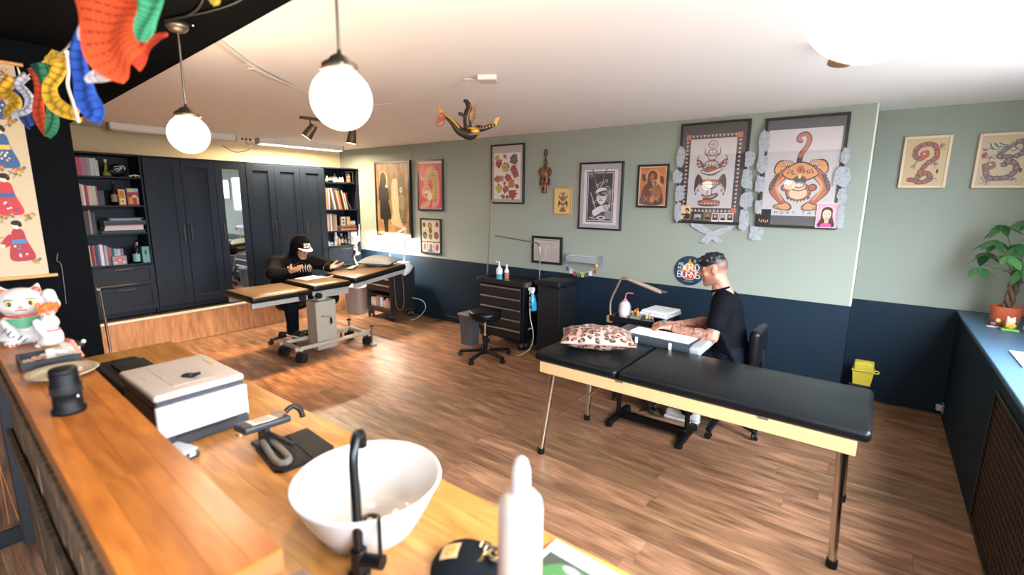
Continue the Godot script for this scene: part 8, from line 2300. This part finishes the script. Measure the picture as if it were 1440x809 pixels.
	for s in [[-2.185, -0.32, 0.0, "a39582", 0.9, "grey-beige block eraser standing at the back of the black tray"], [-2.17, -0.335, 0.02, "c2b8a8", 0.6, "tall cream folded card leaning in the black tray"], [-2.165, -0.345, 0.03, "c96a56", 0.2, "red-topped folded card sticking up highest from the black tray"], [-2.2, -0.3, 0.0, "b5a898", 1.4, "low beige folded card by the pins in the black tray"]]:
		t = thing("folded_card", s[5], "card", Vector3(s[0], BT + 0.009, s[1]), s[4], "cards in the black tray")
		obj("card", mb().box(Vector3(0, 0.022 + s[2] * 0.5, 0), Vector3(0.045, 0.04 + s[2], 0.012), 0.002, Basis(Vector3.RIGHT, 0.35)), hexm(s[3], 0.6), t)
		obj("print_band", mb().box(Vector3(0, 0.03 + s[2] * 0.5, 0.009), Vector3(0.035, 0.012, 0.002), 0.0, Basis(Vector3.RIGHT, 0.35)), hexm("ddd6cc", 0.6), t)
	# plate with stickers
	t = thing("stoneware_plate", "beige speckled plate of stickers at the edge of the bar", "plate", Vector3(-2.01, BT, -0.285))
	obj("plate_dish", mb().lathe([Vector2(0.001, 0), Vector2(0.05, 0), Vector2(0.058, 0.004), Vector2(0.085, 0.014), Vector2(0.09, 0.018), Vector2(0.087, 0.0195), Vector2(0.07, 0.012), Vector2(0.055, 0.007), Vector2(0.001, 0.006)], 40), bumpy(hexm("988c74", 0.5), 0.2, 0.02, 0.1, 41), t)
	obj("rim_line", mb().tube(_loop(Vector3(0, 0.0145, 0), 0.078, 0.078), 0.0012, 5, false), hexm("6e604c", 0.6), t)
	for k in 6:
		t = thing("sticker", "%s on the beige plate" % ["round white sticker nearest the rim", "red and white sticker", "dark star sticker in the middle", "cream oval sticker", "pale sticker with brown edge", "small pink sticker at the back"][k], "sticker", Vector3(-2.01 + 0.03 * cos(k * 1.1), BT + 0.0075 + 0.0012 * k, -0.285 + 0.03 * sin(k * 1.1) - 0.006), k * 0.7, "stickers on the beige plate")
		obj("paper", mb().cyl(Vector3.ZERO, 0.015 + 0.003 * (k % 2), 0.001, 12), hexm(["dcd8d2", "c4584a", "4a4440", "d2c4a8", "cfc5ba", "cf9a94"][k], 0.5), t)
		obj("motif", mb().cyl(Vector3(0, 0.001, 0), 0.007, 0.0006, 8), hexm(["a8483c", "e0dad4", "c9b89a", "7d6a58", "8f5a42", "e2d5d0"][k], 0.5), t)
	# camera lens
	t = thing("camera_lens", "black camera lens standing upright on the bar, nearest the viewer", "camera lens", Vector3(-1.655, BT, -0.235))
	t.scale = Vector3(0.82, 1.03, 0.82)
	obj("barrel", mb().lathe([Vector2(0.001, 0), Vector2(0.043, 0), Vector2(0.044, 0.006), Vector2(0.044, 0.012), Vector2(0.038, 0.016), Vector2(0.037, 0.05), Vector2(0.039, 0.052), Vector2(0.039, 0.075), Vector2(0.036, 0.078), Vector2(0.036, 0.104), Vector2(0.034, 0.107), Vector2(0.001, 0.107)], 36), hexm("08090b", 0.5, 0.0, 0.3), t)
	obj("cap", mb().lathe([Vector2(0.0355, 0.1075), Vector2(0.0355, 0.116), Vector2(0.033, 0.118), Vector2(0.001, 0.118)], 32), hexm("0c0d0f", 0.55, 0.0, 0.3), t)
	var g := mb()
	for k in 40:
		var a := TAU * k / 40
		g.box(Vector3(cos(a) * 0.0392, 0.0635, sin(a) * 0.0392), Vector3(0.0025, 0.02, 0.003), 0.0, Basis(Vector3.UP, -a))
	obj("ribbed_ring", g, hexm("0f1012", 0.6), t)
	obj("index_dot", mb().ell(Vector3(0.031, 0.044, -0.0205), Vector3(0.003, 0.003, 0.003), 8, 6), hexm("c9c9c9", 0.4), t)
	obj("white_line", mb().lathe([Vector2(0.0373, 0.034), Vector2(0.0373, 0.0355)], 32), hexm("7a7d80", 0.5), t)
	# instrument stand by the step
	t = thing("instrument_stand", "slim chrome stand with a flat black tray before the wooden step", "stand", Vector3(-5.4, 0, -1.1))
	obj("pole", mb().tube([Vector3(0, 0.33, 0), Vector3(0, 0.95, 0.012)], 0.011, 10), hexm("b9b4ae", 0.2, 1.0), t)
	obj("lower_tube", mb().tube([Vector3(0, 0.02, 0), Vector3(0, 0.33, 0)], 0.018, 12), hexm("17191c", 0.4), t)
	obj("clamp", mb().cyl(Vector3(0, 0.31, 0), 0.028, 0.04, 14, 0.005), hexm("17191c", 0.4), t)
	obj("tray", mb().rbox(Vector3(-0.02, 0.972, -0.1), Vector3(0.24, 0.016, 0.27), 0.006, 2), hexm("1b2027", 0.35), t)
	obj("bracket", mb().box(Vector3(0, 0.95, 0.02), Vector3(0.03, 0.03, 0.03), 0.004), hexm("b5aa92", 0.4), t)
	for k in 4: obj("foot", mb().bar(Vector3(0, 0.02, 0), Vector3(cos(k * PI / 2) * 0.22, 0.012, sin(k * PI / 2) * 0.22), 0.03, 0.02, 0.004), hexm("17191c", 0.4), t)

func ribbon(called: String, label: String, pts: Array, w0: float, w1: float, col: String, twist := 0.0, group := "prayer flags"):
	var t := thing(called, label, "prayer flag", pts[0], 0.0, group)
	var q := MB.smooth_path(pts, 5)
	var side := Vector3(0.795, 0.0, -0.607)
	var rows := []
	for i in q.size():
		var u := float(i) / (q.size() - 1)
		var d: Vector3 = (q[mini(i + 1, q.size() - 1)] - q[maxi(i - 1, 0)]).normalized()
		var s := (side - d * side.dot(d)).normalized().rotated(d, twist * (u - 0.5))
		var nrm := s.cross(d)
		var w := lerpf(w0, w1, u) * (1.0 + 0.1 * sin(u * 11.0))
		var ro := []
		for j in 9:
			var v := j / 8.0 - 0.5
			ro.append(q[i] - pts[0] + s * v * w + nrm * 0.006 * sin(v * 9.0 + u * 5.0) * (0.5 + w * 6))
		rows.append(ro)
	if not mats.has("flagtex"):
		var p := Pic.new(96, 128, Color.WHITE)
		var r := RandomNumberGenerator.new(); r.seed = 2
		for k in 11: p.lines(6, 8 + k * 10.5, 84, 1, 5, Color(0.7, 0.66, 0.66), r, 3)
		mats["flagtex"] = tex(p.done())
	var key := "flag" + col
	if not mats.has(key):
		var m := StandardMaterial3D.new()
		m.albedo_texture = mats["flagtex"]
		m.albedo_color = Color(col)
		m.roughness = 0.85
		m.backlight_enabled = true
		m.backlight = Color(0.3, 0.3, 0.3)
		mats[key] = m
	obj("cloth", mb().sheet(rows, 0.0012), mats[key], t)
	obj("hem", mb().tube([rows[0][0], rows[0][4], rows[0][8]], 0.003, 6), mats[key], t)

func V(a: float, b: float, c: float) -> Vector3: return Vector3(a, b, c)

func overhead():
	var t := thing("flag_cord", "thin cord from the scroll up along the black soffit carrying the prayer flags", "cord")
	obj("cord", mb().curve([V(-3.345, 2.30, -0.426), V(-3.043, 2.249, -0.417), V(-2.831, 2.242, -0.446), V(-2.665, 2.255, -0.45), V(-2.419, 2.243, -0.443), V(-2.233, 2.240, -0.45), V(-1.809, 2.231, -0.419), V(-1.545, 2.226, -0.402), V(-1.286, 2.21, -0.402), V(-0.95, 2.24, -0.43), V(-0.7, 2.48, -0.45)], 0.003, 6, 5), hexm("cfc6b8", 0.8), t)
	ribbon("prayer_flag", "twisted yellow prayer flag nearest the hanging scroll", [V(-2.969, 2.246, -0.42), V(-2.977, 2.191, -0.389), V(-2.945, 2.162, -0.407), V(-2.933, 2.138, -0.411), V(-2.957, 2.103, -0.384), V(-2.964, 2.077, -0.373)], 0.045, 0.055, "dba92e", 1.2)
	ribbon("prayer_flag", "dark blue prayer flag between the twisted yellow and curled white ones", [V(-3.019, 2.248, -0.42), V(-2.996, 2.181, -0.437), V(-2.972, 2.106, -0.437), V(-2.942, 2.052, -0.448)], 0.045, 0.05, "24488c", 0.5)
	ribbon("prayer_flag", "small curled white prayer flag with blue print", [V(-2.835, 2.242, -0.443), V(-2.860, 2.209, -0.419), V(-2.833, 2.175, -0.432), V(-2.813, 2.141, -0.439), V(-2.824, 2.104, -0.422), V(-2.864, 2.089, -0.388)], 0.03, 0.04, "c9c6d2", 0.9)
	ribbon("prayer_flag", "narrow orange-red prayer flag hanging straight down", [V(-2.682, 2.25, -0.44), V(-2.655, 2.209, -0.447), V(-2.644, 2.155, -0.443), V(-2.640, 2.087, -0.430), V(-2.621, 2.033, -0.432), V(-2.603, 1.998, -0.437)], 0.035, 0.045, "cf4a22", 0.8)
	ribbon("prayer_flag", "knotted short green prayer flag at the cord right of the orange-red one", [V(-2.6, 2.252, -0.442), V(-2.563, 2.203, -0.452), V(-2.544, 2.158, -0.456)], 0.04, 0.06, "1f5a44", 1.4)
	ribbon("prayer_flag", "long green prayer flag hanging behind the S-shaped yellow one", [V(-2.55, 2.248, -0.446), V(-2.545, 2.171, -0.454), V(-2.525, 2.066, -0.449), V(-2.523, 2.013, -0.438), V(-2.531, 1.982, -0.424)], 0.035, 0.05, "2f7a54", 0.6)
	ribbon("prayer_flag", "S-shaped yellow prayer flag with red print", [V(-2.348, 2.238, -0.43), V(-2.316, 2.216, -0.451), V(-2.318, 2.172, -0.439), V(-2.333, 2.133, -0.419), V(-2.320, 2.085, -0.418), V(-2.285, 2.054, -0.437), V(-2.240, 2.038, -0.468)], 0.05, 0.05, "e0b030", 0.9)
	t = thing("hanging_ribbon", "thin cream ribbon hanging from the knot between yellow and blue flags", "ribbon", V(-2.233, 2.240, -0.456))
	obj("ribbon_cord", mb().curve([V(0, 0, 0), V(0.013, -0.066, 0.005), V(0.017, -0.113, 0.013), V(0.039, -0.171, 0.01), V(0.063, -0.236, 0.008)], 0.005, 8, 5), hexm("d6cabc", 0.8), t)
	obj("knot", mb().ell(V(0, -0.004, 0), V(0.009, 0.01, 0.009), 8, 6), hexm("d6cabc", 0.8), t)
	ribbon("prayer_flag", "long royal blue prayer flag hanging lowest", [V(-1.778, 2.229, -0.416), V(-1.788, 2.171, -0.395), V(-1.785, 2.127, -0.387), V(-1.768, 2.070, -0.387), V(-1.754, 2.023, -0.386), V(-1.735, 1.989, -0.393), V(-1.738, 1.966, -0.385)], 0.035, 0.065, "2352b0", 0.5)
	ribbon("prayer_flag", "large bright orange prayer flag with dark print, nearest the pendant canopy", [V(-1.393, 2.221, -0.388), V(-1.394, 2.175, -0.376), V(-1.390, 2.121, -0.367), V(-1.370, 2.080, -0.372), V(-1.345, 2.055, -0.386)], 0.165, 0.12, "e2501e", 0.3)
	ribbon("prayer_flag", "small red-orange pointed flag corner right of the large orange flag", [V(-1.365, 2.065, -0.385), V(-1.339, 2.088, -0.402), V(-1.317, 2.106, -0.419), V(-1.294, 2.117, -0.439)], 0.055, 0.006, "c43a1c", 0.2)
	ribbon("prayer_flag", "white prayer flag tail below the large orange flag", [V(-1.45, 2.11, -0.372), V(-1.442, 2.082, -0.372), V(-1.454, 2.052, -0.366), V(-1.468, 2.041, -0.353), V(-1.5, 2.03, -0.332)], 0.08, 0.014, "d8d0d2", 0.5)
	ribbon("prayer_flag", "white prayer flag strip between the blue and large orange flags", [V(-1.544, 2.225, -0.401), V(-1.552, 2.196, -0.389), V(-1.574, 2.154, -0.362), V(-1.574, 2.132, -0.357)], 0.04, 0.03, "d2ccd2", 0.7)
	ribbon("prayer_flag", "green prayer flag in front of the large orange flag's right side", [V(-1.255, 2.21, -0.41), V(-1.258, 2.149, -0.400), V(-1.263, 2.112, -0.388), V(-1.264, 2.083, -0.38)], 0.055, 0.03, "3f9a6c", 0.5)
	ribbon("prayer_flag", "yellow prayer flag tip at the top edge above the pendant canopy", [V(-1.165, 2.2, -0.488), V(-1.161, 2.178, -0.488), V(-1.159, 2.162, -0.488)], 0.03, 0.012, "c9a53c", 0.3)
	# hanging scroll
	t = thing("hanging_scroll", "cream embroidered hanging scroll of women in kimonos, birds and flowers on the black wall", "scroll", V(PX + 0.004, 1.36, -0.33))
	obj("scroll_cloth", mb().box(V(0.001, 0.505, 0), V(0.003, 1.01, 0.31)), hexm("a89a84", 0.85), t)
	var p := Pic.new(220, 716, Color("a8997f"))
	var r := RandomNumberGenerator.new(); r.seed = 61
	for k in 4:
		var y := 60.0 + k * 165
		var x := 160.0 if k % 2 == 1 or k == 0 else 150.0
		var robe: Color = [Color("2f4a78"), Color("34507a"), Color("a3343a"), Color("8f2f38")][k]
		var acc: Color = [Color("b8423a"), Color("c9a04a"), Color("34507a"), Color("3f6a8a")][k]
		p.blob([Vector2(x - 10, y), Vector2(x + 14, y + 4), Vector2(x + 22, y + 44), Vector2(x + 38, y + 104), Vector2(x + 10, y + 116), Vector2(x - 28, y + 108), Vector2(x - 22, y + 50)], robe)
		p.blob([Vector2(x - 22, y + 18), Vector2(x - 46, y + 50), Vector2(x - 34, y + 64), Vector2(x - 8, y + 40)], robe).poly([Vector2(x - 18, y + 38), Vector2(x + 20, y + 36), Vector2(x + 20, y + 52), Vector2(x - 18, y + 54)], acc)
		for j in 9: p.ell(x - 14 + r.randf() * 34, y + 60 + r.randf() * 44, 3.2, 3.2, Color("d8c9b0") if j % 2 else acc)
		p.ell(x, y - 12, 10, 12, Color("dcc2a4")).ell(x, y - 22, 13, 9, Color("1e1a1c")).ell(x + 9, y - 16, 6, 9, Color("1e1a1c")).ell(x - 42, y + 58, 6, 5, Color("dcc2a4"))
		for j in 7:
			var fx := 84 + r.randf() * 120; var fy := y - 52 + r.randf() * 24
			if j > 4: fx = x - 62 + r.randf() * 14; fy = y + 20 + r.randf() * 70
			p.curve([Vector2(fx - 16, fy + 16), Vector2(fx, fy), Vector2(fx + 16, fy - 8)], 2, Color("6e5a3e"))
			for q in 3: p.leaf(fx, fy, 13, r.randf() * TAU, Color("4f6a48"), 0.3)
			p.flower(fx + 4, fy - 4, 6, [Color("c2564a"), Color("cf8a6e"), Color("c9a04a")][j % 3], Color("e0cf9a"), Color("8a3a34"), 5)
		p.ell(196, y + 118, 12, 7, Color("8a6a3a")).ell(207, y + 112, 5, 5, Color("4a5a7a")).line([Vector2(186, y + 128), Vector2(206, y + 128)], 2, Color("8a6a3a"))
	obj("embroidery", mb().quad_x(0.003, 0.02, 0.99, 0.148), printed(p.done(), 0.85), t)
	for y in [0.0, 1.012]: obj("bamboo_rod", mb().tube([V(0.006, y, 0.2), V(0.006, y, -0.185)], 0.009, 10), hexm("b9864a", 0.5), t)
	obj("rod_tassel", mb().tube([V(0.008, 1.0, -0.165), V(0.009, 0.96, -0.17)], [0.003, 0.006], 6), hexm("d2c6b2", 0.8), t)
	t = thing("pull_string", "thin white string hanging beside the scroll's lower rod", "cord", V(PX + 0.008, 1.2, -0.53))
	obj("cord", mb().curve([V(0, 0.27, 0.0), V(0, 0.23, 0.008), V(0, 0.2, -0.006), V(0, 0.0, 0.0)], 0.0013, 6, 4), hexm("6a6a6a", 0.7), t)
	# cables and casings on the ceiling
	var wh := hexm("d9cfc8", 0.5)
	t = thing("cable_casing", "two white cable casings with a cable between the first pendant's canopy and the ceiling", "cable casing", V(-2.95, TOP, -1.38))
	obj("casing", mb().bar(V(0.3, -0.012, 0.3), V(-0.05, -0.012, -0.02), 0.036, 0.018, 0.002), wh, t)
	obj("casing", mb().bar(V(-0.05, -0.014, -0.02), V(-0.3, -0.014, -0.3), 0.034, 0.018, 0.002), wh, t)
	obj("casing_lid", mb().bar(V(-0.07, -0.03, -0.05), V(-0.36, -0.02, -0.44), 0.03, 0.008, 0.001), wh, t)
	obj("cable", mb().curve([V(0.56, -0.06, 0.47), V(0.45, -0.03, 0.42), V(0.3, -0.012, 0.3)], 0.004, 6, 5), wh, t)
	t = thing("ceiling_cable", "long thin white cable sagging across the ceiling to the small white box", "cable", V(0, TOP, 0))
	obj("cable", mb().curve([V(-3.3, -0.01, -1.8), V(-3.516, -0.006, -2.074), V(-3.7, -0.03, -2.4), V(-3.477, -0.006, -2.631), V(-2.85, -0.008, -2.65), V(-2.5, -0.006, -2.55), V(-2.243, -0.005, -2.41)], 0.004, 6, 6), wh, t)
	obj("branch_wire", mb().curve([V(-2.243, -0.005, -2.41), V(-2.2, -0.005, -2.45), V(-2.12, -0.02, -2.5)], 0.003, 6, 4), wh, t)
	t = thing("router_box", "small flat white box on the ceiling near the hanging dragon", "box", V(-2.09, TOP - 0.03, -2.47), 0.6)
	obj("housing", mb().rbox(V(0, 0.015, 0), V(0.12, 0.03, 0.12), 0.006, 2), wh, t)
	obj("status_dot", mb().ell(V(-0.02, 0.001, 0.04), V(0.004, 0.002, 0.004), 8, 4), hexm("6a6460", 0.5), t)
	t = thing("black_cables", "black cables running over the soffit from the first pendant's canopy", "cables", V(-2.3, TOP - 0.055, -0.85))
	obj("cable", mb().curve([V(-0.12, 0, 0.03), V(0.0, -0.002, 0.0), V(0.15, 0, -0.04), V(0.35, 0, -0.06), V(0.6, 0, -0.02)], 0.006, 6, 5), hexm("0c0d0f", 0.5), t)
	obj("cable", mb().curve([V(-0.02, -0.002, 0.0), V(0.12, -0.002, 0.0), V(0.3, -0.002, 0.04), V(0.5, -0.002, 0.1)], 0.006, 6, 5), hexm("0c0d0f", 0.5), t)
	# strip lights over the cabinets
	for s in [[-1.63, -2.9, "unlit white strip light over the left wardrobe, half hidden by the first pendant", 0], [-3.2, -4.45, "lit white strip light over the right wardrobe near the green wall", 1]]:
		var zc: float = (s[0] + s[1]) / 2; var l: float = absf(s[1] - s[0])
		t = thing("strip_light", s[2], "strip light", V(-6.72, TOP - 0.085, zc))
		obj("housing", mb().box(V(0, 0.05, 0), V(0.12, 0.07, l), 0.004), hexm("d8d4d0", 0.5), t)
		for q in [-1, 1]: obj("end_cap", mb().box(V(0, 0.045, q * (l / 2 + 0.006)), V(0.125, 0.08, 0.012), 0.003), hexm("a99a86", 0.5), t)
		if s[3]:
			obj("light_tube", mb().box(V(0, 0.009, 0), V(0.09, 0.014, l - 0.04), 0.003), glow(Color(1, 0.95, 0.88), 3.0), t)
			var al := AreaLight3D.new()
			al.name = "strip_light_glow"
			al.area_size = Vector2(0.09, l - 0.05)
			al.light_energy = STRIP_E
			al.light_color = Color(1, 0.9, 0.76)
			al.position = V(0, -0.004, 0)
			al.rotation = Vector3(-PI / 2, 0, 0)
			al.shadow_enabled = true
			t.add_child(al)
		else: obj("light_tube", mb().box(V(0, 0.009, 0), V(0.09, 0.014, l - 0.04), 0.003), hexm("bdb6ae", 0.4), t)
	t = thing("wire_joint", "bare wire joint with coloured connectors on the ceiling between the two strip lights", "wiring", V(-6.72, TOP - 0.005, -3.05))
	obj("wire", mb().curve([V(0, 0, 0), V(0.02, -0.06, 0.02), V(0.0, -0.14, -0.05), V(-0.04, -0.2, 0.12), V(-0.04, -0.13, 0.28)], 0.005, 6, 5), hexm("6a5a48", 0.6), t)
	for k in 3: obj("connector", mb().box(V(0.01, -0.03, -0.05 + k * 0.05), V(0.025, 0.03, 0.02), 0.003), hexm(["2a2826", "a3402c", "5a5450"][k], 0.5), t)
	# spot bar behind the second pendant
	t = thing("spot_bar", "ceiling bar with two small bronze spotlights behind the second globe lamp", "spotlight", V(-4.55, TOP, -2.9))
	var bz := hexm("6a5a4a", 0.4, 0.7)
	obj("rail", mb().box(V(0, -0.012, 0), V(0.05, 0.024, 0.62), 0.004), bz, t)
	for s in [[0.22, V(-0.35, -0.8, 0.45)], [-0.24, V(-0.1, -0.95, 0.1)]]:
		var a := V(0.01, -0.03, s[0]); var d: Vector3 = s[1].normalized()
		var h := a + V(0.01, -0.09, 0)
		obj("stalk", mb().tube([a + V(0, 0.02, 0), h], 0.007, 8), bz, t)
		obj("spot_head", mb().tube([h - d * 0.055, h + d * 0.085], [0.036, 0.052], 16), bz, t)
		obj("spot_lens", mb().tube([h + d * 0.085, h + d * 0.087], [0.044, 0.044], 16), glow(Color(1, 0.85, 0.6), 8.0), t)
		var sl := SpotLight3D.new()
		sl.name = "spot_glow"
		sl.light_color = Color(1.0, 0.8, 0.54)
		sl.light_energy = SPOT_E
		sl.light_size = 0.15
		sl.spot_angle = 42.0
		sl.spot_range = 12.0
		sl.spot_attenuation = 2.0
		sl.shadow_enabled = true
		t.add_child(sl)
		sl.position = h + d * 0.095
		sl.basis = Basis.looking_at(d, V(0, 0, 1))
	t = thing("ceiling_spot", "small bronze ceiling spotlight peeping out below the globe lamp at the top edge", "spotlight", V(-0.242, TOP, -2.95))
	obj("mount", mb().cyl(V(0, -0.02, 0), 0.03, 0.02, 16, 0.003), bz, t)
	obj("stalk", mb().tube([V(0, -0.015, 0), V(0, -0.05, 0)], 0.007, 8), bz, t)
	obj("spot_head", mb().tube([V(0.0, -0.03, 0), V(-0.01, -0.1, 0.01)], [0.045, 0.05], 16), hexm("a07a48", 0.4, 0.6), t)
	# hanging winged dragon: a carved, painted wooden figure
	t = thing("hanging_dragon", "carved black and gold winged dragon hanging on a thread from the ceiling", "ornament", V(-2.3, 2.27, -2.49), 0.65)
	var bk := hexm("1d1614", 0.4); var gd := hexm("b8862e", 0.35, 0.4); var rd := hexm("8a3a22", 0.4); var tn := hexm("8f6a44", 0.5)
	obj("body", mb().curve([V(-0.13, 0.035, 0), V(-0.09, 0.0, 0), V(-0.04, -0.055, 0), V(0.03, -0.075, 0), V(0.08, -0.04, 0), V(0.12, -0.035, 0), V(0.17, -0.02, 0), V(0.2, -0.012, 0)], [0.012, 0.02, 0.03, 0.04, 0.026, 0.018, 0.014, 0.011], 12, 5), bk, t)
	obj("neck_stripe", mb().curve([V(-0.13, 0.045, 0.008), V(-0.085, 0.01, 0.014), V(-0.04, -0.04, 0.022)], [0.005, 0.009, 0.006], 8, 5), gd, t)
	obj("belly_plate", mb().ell(V(0.06, -0.055, 0.01), V(0.035, 0.03, 0.034), 14, 8), gd, t)
	obj("saddle_ring", mb().tube(_loop(V(0.045, -0.04, 0), 0.036, 0.036), 0.006, 8, false), gd, t)
	obj("head", mb().prism(PackedVector2Array([Vector2(-0.135, 0.04), Vector2(-0.15, 0.012), Vector2(-0.19, -0.012), Vector2(-0.205, -0.005), Vector2(-0.19, 0.012), Vector2(-0.18, 0.032), Vector2(-0.17, 0.06), Vector2(-0.145, 0.062)]), 0.036, Transform3D(Basis(), V(0, 0, -0.018))), rd, t)
	obj("crest", mb().prism(PackedVector2Array([Vector2(-0.175, 0.055), Vector2(-0.185, 0.105), Vector2(-0.15, 0.075), Vector2(-0.135, 0.05)]), 0.02, Transform3D(Basis(), V(0, 0, -0.01))), gd, t)
	obj("jaw", mb().prism(PackedVector2Array([Vector2(-0.15, 0.012), Vector2(-0.2, -0.018), Vector2(-0.165, -0.02), Vector2(-0.145, 0.0)]), 0.026, Transform3D(Basis(), V(0, 0, -0.013))), tn, t)
	obj("eye", mb().ell(V(-0.165, 0.04, 0.019), V(0.006, 0.006, 0.003), 8, 6), gd, t)
	obj("tail_tip", mb().prism(PackedVector2Array([Vector2(0.19, -0.025), Vector2(0.205, -0.02), Vector2(0.215, 0.01), Vector2(0.235, 0.04), Vector2(0.2, 0.03), Vector2(0.19, 0.0)]), 0.018, Transform3D(Basis(), V(0, 0, -0.009))), gd, t)
	for k in 5: obj("tail_band", mb().tube(mb().ring(V(0.1 + k * 0.02, -0.034 + k * 0.005, 0), V(1, 0.2, 0).normalized(), 0.019 - k * 0.0012, 12) + [mb().ring(V(0.1 + k * 0.02, -0.034 + k * 0.005, 0), V(1, 0.2, 0).normalized(), 0.019 - k * 0.0012, 12)[0]], 0.003, 6, false), gd, t)
	obj("rider_torso", mb().curve([V(0.015, -0.04, 0), V(0.008, 0.01, 0), V(0.012, 0.06, 0), V(0.02, 0.1, 0), V(0.005, 0.135, 0), V(-0.015, 0.14, 0)], [0.03, 0.028, 0.026, 0.02, 0.015, 0.008], 10, 5), bk, t)
	obj("rider_arm", mb().curve([V(0.0, 0.03, 0.018), V(-0.025, 0.05, 0.02), V(-0.045, 0.055, 0.015)], [0.009, 0.012], 8, 4), bk, t)
	obj("gold_trim", mb().curve([V(0.02, -0.02, 0.024), V(0.012, 0.02, 0.028), V(0.022, 0.06, 0.024), V(0.032, 0.1, 0.014), V(0.01, 0.145, 0.004)], 0.004, 6, 6), tn, t)
	for s in [-1, 1]:
		for k in 4:
			var b := Basis(Vector3.UP, s * 0.5)
			obj("wing_feather", mb().prism(PackedVector2Array([Vector2(0.02, 0.0 + k * 0.004), Vector2(0.055 + k * 0.004, 0.005 + k * 0.03), Vector2(0.085 - k * 0.006, 0.03 + k * 0.03), Vector2(0.05, 0.03 + k * 0.024), Vector2(0.02, 0.02 + k * 0.012)]), 0.006, Transform3D(b, V(0.008, 0, s * (0.012 + 0.004 * k)))), tn, t)
	obj("thread", mb().tube([V(0.01, 0.14, 0), V(0.01, TOP - 2.27, 0)], 0.0012, 5), hexm("c9bfb4", 0.8), t)
